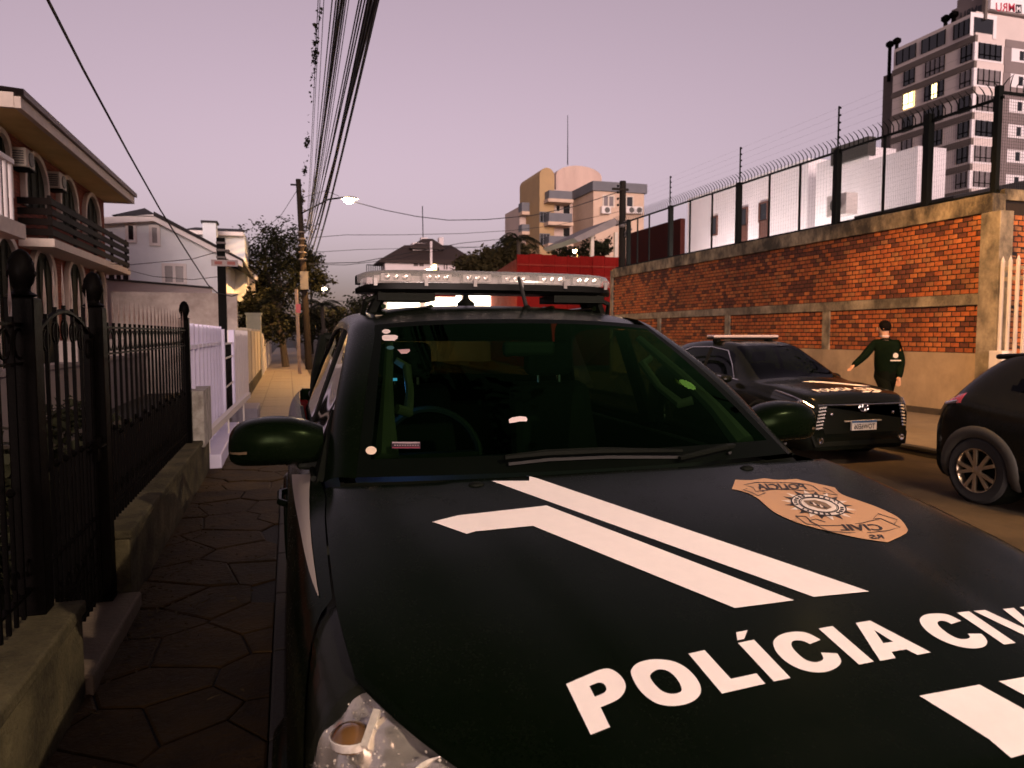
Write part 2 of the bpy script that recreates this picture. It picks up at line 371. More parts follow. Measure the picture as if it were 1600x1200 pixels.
# fence on the return wall
f2 = thing('mesh_fence', 'short mesh fence run with crossed spikes above the right corner pillar', 'fence', (WX + 1, WY0, 4.3))
MB().box(WX + .2, WX + 5, WY0 + .06, WY0 + .1, 6.05, 6.1).build('top_rail', fen, f2)
for k in range(26): 
    o = link('spike', spk, None, f2, Vector((WX + .3 + k * .16, WY0 + .08, 6.1)) - WL[f2.name]); o.rotation_euler = (0, 0, R(90 + (-35 if k % 2 else 30)))
q = MB()
for k in range(60): q.bar((WX + .22 + k * .055, WY0 + .08, 4.3), (WX + .22 + k * .055, WY0 + .08, 6.06), .0035)
for k in range(32): q.bar((WX + .2, WY0 + .085, 4.33 + k * .055), (WX + 3.5, WY0 + .085, 4.33 + k * .055), .0035)
q.build('wire_mesh', fen, f2, kind='stuff', fix=False)

# white railing right of the wall
rl = thing('bar_railing', 'white vertical bar railing on a white plinth right of the brick wall', 'railing', (WX - .1, 9, 0))
MB().box(WX - .2, WX + .1, 6.2, WY0 - .3, 0, 1.05).build('plinth', white_met, rl, bevel=.01)
MB().box(WX - .22, WX + .12, WY0 - .55, WY0 - .29, 0, 1.32).build('end_block', white_met, rl, bevel=.01)
for k in range(26):
    y = 10.27 - k * .148
    q = MB(); q.bar((WX - .05, y, 1.05 if k > 1 else 1.32), (WX - .05, y, 2.92), .045, .045); q.add([(WX - .075, y - .025, 2.92), (WX - .025, y - .025, 2.92), (WX - .025, y + .025, 2.92), (WX - .075, y + .025, 2.92), (WX - .05, y, 3.03)], [(0, 1, 4), (1, 2, 4), (2, 3, 4), (3, 0, 4)]); q.build('bar', white_met, rl)
for z in (2.58, 2.76): MB().box(WX - .02, WX + .01, 6.5, 10.45, z, z + .07).build('top_rail', mat('grey_rail', (.30, .27, .25), .5, var=.2), rl)

# ================================================================ left garden wall and iron fence
FX = -1.05
lw = thing('garden_wall', 'low mossy stucco wall under the iron fence beyond the gate', 'wall', (FX, 7, 0), 'low stucco garden walls')
MB().box(-1.16, -.93, 4.80, 9.45, -.05, .40).build('wall_body', lowst, lw, bevel=.01)
MB().box(-1.18, -.915, 4.79, 9.46, .40, .455).build('coping', lowst, lw, bevel=.012)
lw2 = thing('garden_wall', 'low mossy stucco wall at the bottom left corner, nearest the camera', 'wall', (FX, 2, 0), 'low stucco garden walls')
MB().box(-1.14, -.90, -2, 3.62, -.05, .38).build('wall_body', lowst, lw2, bevel=.01)
MB().box(-1.16, -.885, -2, 3.63, .38, .44).build('coping', lowst, lw2, bevel=.012)
st = thing('gate_step', 'worn concrete step under the iron garden gate', 'step', (FX, 4.2, 0))
MB().box(-1.35, -.87, 3.64, 4.78, -.05, .085).build('step_slab', mat('worn_step', (.13, .095, .06), .85, var=.5, scale=4, bump=.3), st, bevel=.015)
for nm, y, lab in (('fence_post', 3.52, 'iron gate post with pineapple finial, left of the arched gate'), ('fence_post', 4.69, 'iron gate post with pineapple finial, right of the arched gate'), ('fence_post', 8.52, 'iron fence post with small finial beside the pale lilac fence')):
    t = thing(nm, lab, 'post', (FX, y, 0), 'iron posts with pineapple finials')
    w = .055 if y < 8 else .045; z0 = .44 if y < 3.6 else (.08 if y < 5 else .455)
    MB().box(FX - w, FX + w, y - w, y + w, z0, 1.77).build('shaft', iron, t, bevel=.006)
    MB().lathe([(.035, 0), (.06, .01), (.035, .025), (.03, .04)], (FX, y, 1.77), 14).build('neck', iron, t, smooth=True)
    f = MB(); n = 18; prof = []
    for k in range(13):
        a = k / 12; prof.append((.018 + .032 * math.sin(math.pi * (a ** .8)) ** .8 if 0 < a < 1 else (.03 if a == 0 else .006), a * .165))
    f.lathe(prof, (FX, y, 1.805), n)
    f.v = [(v[0] + (v[0] - FX) * .10 * math.sin(v[2] * 170 + 4.5 * math.atan2(v[1] - y, v[0] - FX) * 2), v[1] + (v[1] - y) * .10 * math.sin(v[2] * 170 + 4.5 * math.atan2(v[1] - y, v[0] - FX) * 2), v[2]) for v in f.v]
    f.build('finial', iron, t, smooth=60)
def spear(b, y, z, s=1):
    b.add([(FX - .006, y, z), (FX, y - .008, z), (FX + .006, y, z), (FX, y + .008, z), (FX - .007, y, z + .09 * s), (FX, y - .022, z + .10 * s), (FX + .007, y, z + .09 * s), (FX, y + .022, z + .10 * s), (FX, y, z + .26 * s)],
          [(0, 1, 5, 4), (1, 2, 6, 5), (2, 3, 7, 6), (3, 0, 4, 7), (4, 5, 8), (5, 6, 8), (6, 7, 8), (7, 4, 8)])
def ring(b, y, z, r): b.tube([(FX, y + r * math.cos(a * math.pi / 6), z + r * math.sin(a * math.pi / 6)) for a in range(13)], .006, 4, cap=False)
def scroll(b, y, z, r, sg=1):
    b.tube([(FX, y + sg * r * (1 - a / 16) * math.cos(a * .5), z + r * (1 - a / 16) * math.sin(a * .5)) for a in range(15)], .006, 4)
silv = mat('silver_paint', (.42, .35, .32), .35, metal=.6, var=.3, scale=30)
def panel(lab, y0, y1, z0, step):
    t = thing('iron_fence_panel', lab, 'fence', (FX, (y0 + y1) / 2, z0), 'black iron fence panels with spear tips')
    MB().bar((FX, y0, 1.66), (FX, y1, 1.66), .03, .012).build('top_rail', iron, t)
    MB().bar((FX, y0, 1.50), (FX, y1, 1.50), .02, .010).build('top_rail', iron, t)
    MB().bar((FX, y0, z0 + .12), (FX, y1, z0 + .12), .03, .012).build('bottom_rail', iron, t)
    n = int((y1 - y0) / step); 
    for k in range(n):
        y = y0 + (k + .5) * (y1 - y0) / n
        b = MB(); b.bar((FX, y, z0 + .02), (FX, y, 1.69), .016); sb_ = b.build('upright_bar', iron, t); b = MB(); spear(b, y, 1.69, .64); b.build('spear_tip', silv, sb_)
        b = MB(); ring(b, y + step / 2, 1.58, .06); b.build('ring', iron, t)
        ys = y + step / 2
        if ys < y1 - .02:
            zt = 1.02 if k % 2 else .98
            b = MB(); b.bar((FX, ys, z0 + .02), (FX, ys, zt), .014); b.lathe([(.006, 0), (.017, .012), (.017, .024), (.006, .036)], (FX, ys, zt), 8); b.build('short_bar', iron, t)
        b = MB(); scroll(b, ys, z0 + .2, .05); b.build('scroll', iron, t)
    return t
panel('long iron fence panel with spear tips between gate and lilac fence', 4.75, 8.47, .455, .168)
panel('iron fence panel with spear tips at the left edge nearest the camera', .4, 3.46, .44, .168)
gt = thing('iron_gate', 'narrow arched iron garden gate with spear tips and scrollwork', 'gate', (FX, 4.1, .085))
y0, y1 = 3.60, 4.61
arch = lambda y: 1.60 + .13 * math.sin(math.pi * (y - y0) / (y1 - y0))
MB().tube([(FX, y0 + (y1 - y0) * k / 14, arch(y0 + (y1 - y0) * k / 14)) for k in range(15)], .014, 6).build('arch_rail', iron, gt)
for z in (.16, .60): MB().bar((FX, y0, z), (FX, y1, z), .03, .012).build('cross_rail', iron, gt)
MB().bar((FX, y0, .2), (FX, y1, .55), .016, .012).build('brace', iron, gt)
for yy in (y0 + .01, y1 - .01): MB().bar((FX, yy, .10), (FX, yy, 1.62), .026).build('stile', iron, gt)
for k in range(7):
    y = y0 + (k + .5) * (y1 - y0) / 7
    b = MB(); b.bar((FX, y, .12), (FX, y, arch(y) + .03), .016); sb_ = b.build('upright_bar', iron, gt); b = MB(); spear(b, y, arch(y) + .03, .8); b.build('spear_tip', silv, sb_)
    b = MB(); ring(b, y, arch(y) - .09, .05); b.build('ring', iron, gt)
    b = MB(); scroll(b, y - .03, .30, .055); scroll(b, y + .03, .42, .05, -1); b.build('scroll', iron, gt)
    b = MB(); yy = y + .07; b.bar((FX, yy, .12), (FX, yy, 1.0), .013); b.lathe([(.006, 0), (.016, .012), (.016, .024), (.006, .036)], (FX, yy, 1.0), 8); b.build('short_bar', iron, gt)
b = MB(); b.bar((FX, 4.42, .98), (FX, 4.66, .98), .018); b.cbox((FX + .02, 4.56, .98), (.03, .10, .13)); b.bar((FX + .05, 4.5, 1.0), (FX + .05, 4.62, 1.0), .014); b.build('latch', iron, gt)

# lilac metal fence, pedestrian gate, further garden walls
pf = thing('lilac_metal_fence', 'pale lilac vertical-board metal fence next to the iron fence', 'fence', (FX, 10, 0))
MB().box(-1.12, -.80, 9.47, 12.9, -.05, .17).build('plinth', mauve, pf, bevel=.015)
MB().box(-1.06, -.9, 8.66, 9.47, .38, 1.0).build('end_pillar', mat('flaking_white', (.45, .42, .38), .8, col2=(.12, .10, .08), scale=8), pf)
y = 8.62
k = 0
while y < 12.6:
    h = 1.72; MB().box(-1.09, -1.06, y, y + .42, .16, h).build('board', mauve, pf)
    MB().box(-1.06, -1.02, y + .41, y + .45, .16, h + .02).build('upright', mauve, pf); y += .45; k += 1
for z in (.3, 1.45): MB().box(-1.055, -1.025, 8.62, 12.6, z, z + .05).build('rail', mauve, pf)
pg = thing('pedestrian_gate', 'dark barred opening with white frame beside the lilac fence', 'gate', (FX, 14, 0))
for yy in (12.95, 15.2): MB().box(-1.1, -1.0, yy, yy + .1, 0, 1.7).build('gate_post', mauve, pg)
for k in range(12): MB().bar((-1.05, 13.15 + k * .17, .1), (-1.05, 13.15 + k * .17, 1.45), .018).build('bar', iron, pg)
for z in (.12, .7, 1.2, 1.45): MB().bar((-1.05, 13.05, z), (-1.05, 15.2, z), .03).build('rail', white_met, pg)
hr = thing('handrail', 'white sloping handrail over a grey step block in front of the lilac fence', 'handrail', (-.9, 12, 0))
MB().bar((-.95, 9.3, .42), (-.72, 14.4, .50), .07, .09).build('rail', white_met, hr)
MB().box(-1.0, -.55, 14.0, 15.2, -.03, .28).build('step_block', mat('grey_block', (.22, .20, .24), .7, var=.2), hr, bevel=.02)
for yy in (9.6, 11.5, 13.6): MB().bar((-.96 + (yy - 9.3) * .045, yy, 0), (-.96 + (yy - 9.3) * .045, yy, .45 + (yy - 9.3) * .012), .025).build('leg', white_met, hr)
wp = thing('panel_fence', 'white painted panel fence beyond the street sign pole', 'fence', (FX, 17.5, 0))
for k in range(6): MB().box(-1.12, -1.02, 15.4 + k * .75, 16.1 + k * .75, .05, 1.62 - .03 * (k % 2)).build('panel', mauve, wp); 
for k in range(7): MB().box(-1.13, -.98, 15.31 + k * .75, 15.385 + k * .75, 0, 1.70).build('upright', white_met, wp)
yw = thing('cream_wall', 'cream rendered garden wall with mossy foot further down the pavement', 'wall', (FX, 24, 0))
cream = mat('cream_render', (.52, .46, .33), .85, col2=(.38, .33, .24), scale=2, bump=.1)
MB().box(-1.25, -1.02, 20.0, 29.4, .3, 1.72).build('wall_body', cream, yw); MB().box(-1.26, -.98, 20.0, 29.4, -.05, .3).build('mossy_foot', lowst, yw)
for k in range(5): MB().box(-1.26, -1.0, 20.0 + k * 2.3, 20.2 + k * 2.3, .3, 1.78).build('pier', cream, yw)
wb = thing('tall_white_wall', 'taller weathered white wall behind the cream garden wall', 'wall', (-2, 22, 0))
MB().box(-4.5, -1.35, 22.0, 22.3, 0, 2.75).build('wall_body', mat('weathered_white', (.55, .48, .42), .85, col2=(.22, .18, .15), scale=1.5), wb)
gp = thing('gate_pillar', 'grey green square gate pillar along the left pavement', 'pillar', (FX, 30, 0))
MB().box(-1.5, -.98, 29.5, 30.3, 0, 2.35).build('shaft', mat('grey_green', (.25, .27, .23), .8, var=.2), gp, bevel=.02); MB().box(-1.54, -.94, 29.46, 30.34, 2.35, 2.42).build('cap', MATS['grey_green'], gp)
ww = thing('white_garden_wall', 'low white garden wall at the far end of the left pavement', 'wall', (FX, 38, 0))
MB().box(-1.4, -1.0, 30.4, 48, 0, 1.45).build('wall_body', mat('white_render', (.62, .58, .52), .8, var=.2), ww)
for k in range(5): MB().box(-1.42, -.96, 31 + k * 3.5, 31.5 + k * 3.5, 0, 1.65).build('pier', MATS['white_render'], ww)
# ================================================================ background buildings
def yrect(p, Y):     # pixel rectangle on a plane that faces the street direction -> x0,x1,z0,z1
    a = at(p[0], p[1], Y=Y); c = at(p[2], p[3], Y=Y); b_ = at(p[2], p[1], Y=Y); d = at(p[0], p[3], Y=Y)
    return (a.x + d.x) / 2, (b_.x + c.x) / 2, (c.z + d.z) / 2, (a.z + b_.z) / 2
glassd = mat('dark_window_glass', (.012, .014, .016), .08, var=.3, scale=2, spec=.6)
shut = mat('green_shutter', (.020, .022, .013), .7, spec=.08, var=.3, scale=8, streak=(1, 1, 12), bump=.3, bscale=25)
trimw = mat('cream_trim', (.66, .56, .46), .7, var=.2, scale=6)
lit_warm = mat('lit_window', (.9, .7, .35), .5, emit=(1, .72, .28), estr=2.2, var=.3, scale=.8)
tile_d = mat('dark_roof_tile', (.022, .018, .018), .8, var=.5, scale=3, streak=(6, 1, 1), bump=.6, bscale=8)

# ---- arched brick house on the left
BX = -5.0
ycr = at(165, 400, X=BX).y; zs = at(163, 315, X=BX).z; ex = at(203, 315, Y=ycr).x
house = thing('brick_house', 'two storey brick house with arched windows and wide eaves on the left', 'house', (BX - 3, ycr - 6, 0))
def brickmat(name, c1, c2, cm, sc):
    m = bpy.data.materials.new(name); m.use_nodes = True; n = m.node_tree; b = n.nodes['Principled BSDF']
    tc = n.nodes.new('ShaderNodeTexCoord'); sx_ = n.nodes.new('ShaderNodeSeparateXYZ'); mp = n.nodes.new('ShaderNodeCombineXYZ'); n.links.new(tc.outputs['Object'], sx_.inputs[0]); n.links.new(sx_.outputs[1], mp.inputs[0]); n.links.new(sx_.outputs[2], mp.inputs[1]); b.inputs['Specular IOR Level'].default_value = .1
    br = n.nodes.new('ShaderNodeTexBrick'); br.inputs['Color1'].default_value = (*c1, 1); br.inputs['Color2'].default_value = (*c2, 1); br.inputs['Mortar'].default_value = (*cm, 1)
    br.inputs['Scale'].default_value = sc; br.inputs['Mortar Size'].default_value = .025; br.inputs['Row Height'].default_value = .3; br.inputs['Brick Width'].default_value = .9
    n.links.new(mp.outputs[0], br.inputs[0])
    nz = n.nodes.new('ShaderNodeTexNoise'); nz.inputs['Scale'].default_value = 2; mx_ = n.nodes.new('ShaderNodeMix'); mx_.data_type = 'RGBA'; mx_.blend_type = 'MULTIPLY'; mx_.inputs['Factor'].default_value = .2
    n.links.new(tc.outputs['Object'], nz.inputs[0]); n.links.new(br.outputs[0], mx_.inputs[6]); n.links.new(nz.outputs[0], mx_.inputs[7]); n.links.new(mx_.outputs[2], b.inputs['Base Color'])
    bp = n.nodes.new('ShaderNodeBump'); bp.inputs['Strength'].default_value = .6; bp.inputs['Distance'].default_value = .02; n.links.new(br.outputs['Fac'], bp.inputs['Height']); bp.invert = True; n.links.new(bp.outputs[0], b.inputs['Normal']); b.inputs['Roughness'].default_value = .8
    return m
hbr = brickmat('house_brick', (.30, .085, .048), (.24, .065, .038), (.09, .045, .032), 4)
MB().box(BX - 9, BX, at(24, 152, X=ex).y + .4, ycr, 0, zs).build('wall', hbr, house)
yn = at(24, 152, X=ex).y
eave = MB(); eave.box(BX - 9, ex, yn, ycr + .05, zs, zs + .05)
eave.build('soffit', mat('soffit_plaster', (.80, .62, .26), .85, col2=(.58, .44, .17), scale=.8), house)
fs = MB(); fs.box(ex, ex + .10, yn - .08, ycr + .12, zs - .03, zs + .16); fs.build('fascia', trimw, house)
fs = MB(); fs.box(BX - 9, ex - .002, yn - .09, yn, zs - .03, zs + .22); fs.build('fascia', trimw, house)
fs = MB(); fs.box(BX - 9, ex, ycr + .05, ycr + .14, zs - .03, zs + .16); fs.build('fascia', trimw, house)
rf = MB(); rf.add([(ex + .16, yn - .12, zs + .17), (ex + .16, ycr + .2, zs + .17), (BX - 4, ycr - 2, zs + .7), (BX - 4, yn + 1, zs + .7), (ex + .16, yn - .12, zs + .28), (ex + .16, ycr + .2, zs + .28), (BX - 4, ycr - 2, zs + .9), (BX - 4, yn + 1, zs + .9)], [(0, 1, 2, 3), (4, 5, 6, 7), (0, 1, 5, 4), (1, 2, 6, 5)])
rf.build('roof', mat('grey_roof_sheet', (.30, .25, .24), .7, var=.3, scale=4), house)
def arch_window(par, ya, yb, z0, z1, fill, xw=BX, tr=.10):
    w = yb - ya; r = w / 2; yc = (ya + yb) / 2; zc = z1 - r * .9
    out = [(ya, z0), (yb, z0)] + [(yc + r * math.cos(a * math.pi / 12), zc + r * .9 * math.sin(a * math.pi / 12)) for a in range(13)]
    win = MB().prism([(xw + .02, y, z) for y, z in out], (-.06, 0, 0)).build('window', fill, par)
    for i in range(1, len(out)):   # arched casing, stone by stone
        pass
    fr = MB(); o2 = [(yc + (y - yc) * (1 + tr * 2 / w), z + (tr if k > 1 else 0)) for k, (y, z) in enumerate(out)]
    seq = [1] + list(range(2, len(out))) + [0]
    P = []
    for k in seq:
        (a, b_), (c, d) = out[k], o2[k]
        P.append([(xw + .02, a, b_), (xw + .10, a, b_), (xw + .10, c, d), (xw - .01, c, d)])
    fr.grid(P); fr.build('casing', trimw, win)
    for k in range(1, 3): MB().box(xw + .03, xw + .05, ya + k * w / 3 - .02, ya + k * w / 3 + .02, z0, zc + r * .7).build('stile', shut, win)
    return win
yy = lambda px: at(px, 400, X=BX).y
zz = lambda px, py: at(px, py, X=BX).z
zu1 = zz(142, 309); zu0 = zz(142, 372); zl1 = zz(112, 408)
for a_, b_ in ((-8, 14), (39, 72), (93, 118), (132, 153)):
    t_, s_ = zu1, zu0
    arch_window(house, yy(a_), yy(b_), s_, t_, shut)
for a_, b_ in ((-14, 19), (46, 78), (100, 125), (138, 158)): arch_window(house, yy(a_), yy(b_), .25, zl1, shut)
yb0 = yy(30)
bal = MB(); zb = zz(31, 372); bal.box(BX, BX + .62, yb0, ycr + .1, zb - .16, zb); bal.build('balcony_slab', trimw, house)
wood = mat('dark_stained_wood', (.010, .006, .004), .7, spec=.1, var=.4, scale=5, streak=(1, 1, 8))
for k in range(4): MB().box(BX + .56, BX + .60, yb0, ycr + .1, zb + .06 + k * .20, zb + .19 + k * .20).build('balcony_board', wood, house)
for k in range(4): MB().box(BX, BX + .56, yb0, yb0 + .04, zb + .06 + k * .20, zb + .19 + k * .20).build('balcony_board', wood, house)
for k in range(5):
    y = yb0 + .05 + k * (ycr - yb0 - .1) / 4; MB().box(BX + .50, BX + .558, y, y + .10, zb, zb + .85).build('balcony_post', wood, house)
yq = at(19, 300, X=BX + .55).y
for k in range(10): y = yq - 2.4 + k * .26; MB().bar((BX + .55, y, zb + .05), (BX + .55, y, zb + 1.0), .05).build('baluster', white_met, house)
MB().box(BX + .5, BX + .6, yq - 2.5, yq, zb + 1.0, zb + 1.08).build('handrail', white_met, house); MB().box(BX, BX + .7, yq - 2.5, yq + .1, zb - .25, zb).build('balcony_slab', trimw, house)
acm = mat('aircon_cream', (.50, .43, .34), .6, var=.2, scale=6)
for px, lab in ((40, 'cream air conditioner box on the brick house, nearer the camera'), (91, 'cream air conditioner box on the brick house, nearer the far corner')):
    y = at(px, 246, X=BX + .2).y; z = zs - .62; t = thing('air_conditioner', lab, 'air conditioner', (BX + .25, y, z), 'air conditioners under the eaves')
    MB().box(BX + .0, BX + .28, y - .24, y + .26, z, z + .36).build('case', acm, t, bevel=.02)
    MB().lathe([(.14, 0), (.14, .02), (.02, .025)], (BX + .28, y + .03, z + .18), 16, 'x').build('fan_grille', mat('grille_grey', (.1, .09, .08), .6), t)
    for k in range(6): MB().box(BX + .05, BX + .24, y - .255, y - .242, z + .05 + k * .045, z + .075 + k * .045).build('vent_slat', MATS['grille_grey'], t)
    MB().bar((BX, y, z - .02), (BX + .32, y, z - .02), .4, .03).build('bracket', iron, t)
# yard behind the iron fence
yard = thing('porch_wall', 'low pale garden wall with stubby piers behind the iron fence', 'wall', (-3.6, 9, 0))
MB().box(-3.9, -3.7, 1, 22, 0, 1.05).build('wall_body', mat('porch_white', (.24, .20, .18), .8, var=.3, scale=2), yard)
MB().box(-3.95, -3.65, 1, 22, 1.05, 1.12).build('coping', MATS['porch_white'], yard)
for k in range(5): MB().box(-3.96, -3.64, 3 + k * 4, 3.3 + k * 4, 1.12, 1.5).build('pier', MATS['porch_white'], yard)

# ---- pale house with dark tile roof
HY = 27.0
wh = thing('pale_house', 'pale grey house with white fascias, dark tile roof and chimney', 'house', (-4, HY + 4, 0))
pale = mat('pale_render', (.80, .84, .86), .85, var=.14, scale=1.2, bump=.06)
def poly_y(pts, Y, Y2): return MB().prism([at(px, py, Y=Y) for px, py in pts], (0, Y2 - Y, 0))
gp0 = [(150, 346), (240, 343), (345, 398), (345, 600), (150, 600)]
poly_y(gp0, HY, HY + 8).build('wall', pale, wh)
b = MB(); b.prism([at(px, py, Y=HY - .35) for px, py in ((150, 340), (240, 335), (240, 345), (150, 350))], (0, .5, 0)); b.build('fascia', white_met, wh)
b = MB(); b.prism([at(px, py, Y=HY - .35) for px, py in ((240, 334), (378, 408), (378, 416), (240, 345))], (0, .5, 0)); b.build('fascia', white_met, wh)
b = MB(); b.prism([at(px, py, Y=HY - .4) for px, py in ((240, 330), (380, 405), (380, 409), (240, 337))], (0, 9, 0)); b.build('roof', tile_d, wh)
hip = MB(); A = [at(174, 336, Y=HY - .4), at(248, 338, Y=HY - .4), at(248, 338, Y=HY - .4) + Vector((0, 6, 0)), at(174, 336, Y=HY - .4) + Vector((0, 6, 0))]; pk = at(226, 325, Y=HY + 1); pk2 = pk + Vector((0, 3, 0))
hip.add(A + [pk, pk2], [(0, 1, 4), (1, 2, 5, 4), (2, 3, 5), (3, 0, 4, 5), (0, 3, 2, 1)]); hip.build('roof', tile_d, wh)
x0, x1, z0, z1 = yrect((286, 362, 377, 430), HY + 7); MB().box(x0, x1 + .15, HY + 7, HY + 12, z0 - 2, z1).build('rear_wall', pale, wh); 
b = MB(); x0, x1, z0, z1 = yrect((283, 349, 379, 361), HY + 6.8); b.add([(x0, HY + 6.7, z0), (x1, HY + 6.7, z0), (x1, HY + 12, z0), (x0, HY + 12, z0), (x0 + .3, HY + 9, z1 + .1), (x1 - .1, HY + 9, z1 + .1)], [(0, 1, 5, 4), (1, 2, 5), (2, 3, 4, 5), (3, 0, 4), (0, 3, 2, 1)]); rr_ = b.build('roof', tile_d, wh)
x0, x1, z0, z1 = yrect((284, 361, 380, 367), HY + 6.6); MB().box(x0, x1, HY + 6.55, HY + 6.7, z0, z1).build('fascia', white_met, wh)
x0, x1, z0, z1 = yrect((317, 348, 338, 400), HY + 5); MB().box(x0, x1, HY + 5, HY + 5.7, z0 - 1, z1).build('chimney', pale, wh); MB().box(x0 - .06, x1 + .06, HY + 4.94, HY + 5.76, z1, z1 + .08).build('chimney_cap', tile_d, wh)
def window_y(par, rect, Y, nx=1, fr=.05, m=glassd, fm=white_met, nz=1):
    x0, x1, z0, z1 = yrect(rect, Y)
    w = MB().box(x0, x1, Y - .03, Y + .02, z0, z1).build('window', m, par)
    f = MB(); f.box(x0 - fr, x1 + fr, Y - .07, Y - .005, z1, z1 + fr); f.box(x0 - fr, x1 + fr, Y - .07, Y - .005, z0 - fr, z0); f.box(x0 - fr, x0, Y - .07, Y - .005, z0, z1); f.box(x1, x1 + fr, Y - .07, Y - .005, z0, z1)
    for k in range(1, nx): f.box(x0 + (x1 - x0) * k / nx - fr / 2, x0 + (x1 - x0) * k / nx + fr / 2, Y - .065, Y - .006, z0, z1)
    for k in range(1, nz): f.box(x0, x1, Y - .06, Y - .007, z0 + (z1 - z0) * k / nz - fr / 2, z0 + (z1 - z0) * k / nz + fr / 2)
    f.build('frame', fm, w); return w
curt = mat('curtained_glass', (.20, .17, .17), .3, var=.35, scale=2)
window_y(wh, (201, 353, 209, 375), HY, 1, .09); window_y(wh, (238, 356, 246, 380), HY, 1, .09, curt); window_y(wh, (258, 416, 287, 441), HY, 2, .09, curt, nz=1); window_y(wh, (170, 412, 201, 437), HY, 3, .05, glassd, white_met)
sw = thing('side_boundary_wall', 'tall pinkish boundary wall in front of the pale house', 'wall', (-4, HY - 1, 0))
poly_y([(150, 435), (330, 450), (330, 600), (150, 600)], HY - 1.2, HY - .9).build('wall_body', mat('pink_render', (.40, .34, .33), .85, var=.15, scale=1.5), sw)
poly_y([(150, 433), (331, 448), (331, 451), (150, 436)], HY - 1.25, HY - .85).build('coping', tile_d, sw)
w2 = thing('white_far_house', 'white house with sloping white eave behind the street sign pole', 'house', (-2.5, 40, 0))
poly_y([(340, 395), (398, 434), (398, 560), (340, 560)], 37, 46).build('wall', mat('white_wall_far', (.5, .46, .44), .8, var=.15, scale=1), w2)
poly_y([(338, 388), (402, 430), (402, 438), (338, 397)], 36.6, 46.2).build('roof', white_met, w2); poly_y([(338, 383), (402, 427), (402, 430.5), (338, 388.5)], 36.5, 46.4).build('roof_tiles', tile_d, w2)
window_y(w2, (372, 440, 383, 470), 37, 1, .05, curt)

# ---- street sign pole
SPX, SPY = at(347, 450, Y=15.6).x, 15.6
sp = thing('service_pole', 'dark square service pole with insulators behind the pale gate', 'pole', (SPX, SPY, 0))
ztop = at(347, 372, Y=SPY).z; MB().box(SPX - .075, SPX + .075, SPY - .075, SPY + .075, 0, ztop).build('shaft', mat('dark_pole', (.006, .006, .005), .7, var=.3, spec=.05), sp)
for k in range(3): MB().box(SPX - .085, SPX + .085, SPY - .085, SPY + .085, ztop - .12 - k * .14, ztop - .08 - k * .14).build('band', mat('band_grey', (.16, .14, .13), .6, spec=.2), sp)
for k in range(2): MB().lathe([(.02, 0), (.045, .02), (.045, .06), (.02, .08)], (SPX + .12, SPY - .03, ztop - .3 - k * .2), 10).build('insulator', MATS['band_grey'], sp)
ss = thing('street_sign', 'small white street name plate with faded red lettering on the dark pole', 'sign', (SPX, SPY - .1, 3))
x0, x1, z0, z1 = yrect((330, 406, 372, 416), SPY - .12); MB().box(x0, x1, SPY - .13, SPY - .11, z0, z1).build('plate', mat('sign_white', (.30, .24, .22), .5, var=.3, scale=14), ss)
MB().box(x0 + .06, x0 + .2, SPY - .136, SPY - .131, z0 + .03, z1 - .03).build('faded_print', mat('faded_red', (.30, .08, .06), .6, var=.4, scale=20), ss); MB().box(x1 - .2, x1 - .05, SPY - .136, SPY - .131, z0 + .03, z1 - .03).build('faded_print', MATS['faded_red'], ss)

# ---- white hip-roof house in the centre
CY = 74.0
ch = thing('hip_roof_house', 'white house with brown hip roof and thin mast on the hill in the centre', 'house', (13, CY, 0))
rw = mat('warm_white', (.68, .60, .60), .8, var=.15, scale=.6); rbr = mat('brown_roof_tile', (.035, .02, .016), .85, var=.4, scale=1.5, streak=(5, 1, 1), bump=.5, bscale=4)
x0, x1, z0, z1 = yrect((602, 404, 737, 470), CY); MB().box(x0, x1, CY, CY + 3.4, 0, z1).build('wall', rw, ch)
def hiproof(par, px0, px1, pyb, pyt, Y, d, rx0, rx1):
    a = at(px0, pyb, Y=Y - .7); c = at(px1, pyb, Y=Y - .7); p = at(rx0, pyt, Y=Y + d / 2); q = at(rx1, pyt, Y=Y + d / 2)
    h = MB(); h.add([a, c, (c.x, Y + d, a.z), (a.x, Y + d, a.z), p, q, (a.x, Y - .7, a.z - .2), (c.x, Y - .7, a.z - .2), (c.x, Y + d, a.z - .2), (a.x, Y + d, a.z - .2)], [(0, 1, 5, 4), (1, 2, 5), (2, 3, 4, 5), (3, 0, 4), (6, 7, 1, 0), (7, 8, 2, 1), (8, 9, 3, 2), (9, 6, 0, 3), (6, 9, 8, 7)])
    return h.build('roof', rbr, par)
hiproof(ch, 592, 742, 406, 383, CY, 4, 632, 705)
x0, x1, z0, z1 = yrect((645, 380, 690, 395), CY + 1); MB().box(x0, x1, CY + 1, CY + 3, z0 - 1, z1).build('lantern_wall', rw, ch); hiproof(ch, 641, 694, 385, 373, CY + 1, 2, 660, 676)
for a_, b_ in ((658, 668), (686, 693)): x0, x1, z0, z1 = yrect((a_, 371, b_, 383), CY + 3.5); MB().box(x0, x1, CY + 3.5, CY + 4.3, z0 - .3, z1).build('chimney', rw, ch)
MB().tube([at(661, 372, Y=CY + 3.9), at(660, 322, Y=CY + 3.9)], .05, 5).build('mast', iron, ch)
for r_ in ((646, 403, 662, 416), (693, 406, 699, 421), (711, 406, 726, 418)): window_y(ch, r_, CY, 2, .1, mat('brown_shutter', (.06, .035, .03), .6), rw)
window_y(ch, (676, 410, 682, 423), CY, 1, .1, lit_warm, rw)
x0, x1, z0, z1 = yrect((573, 414, 600, 428), CY - 2); MB().box(x0, x1, CY - 2, CY + 2, 0, z0).build('terrace', rw, ch)
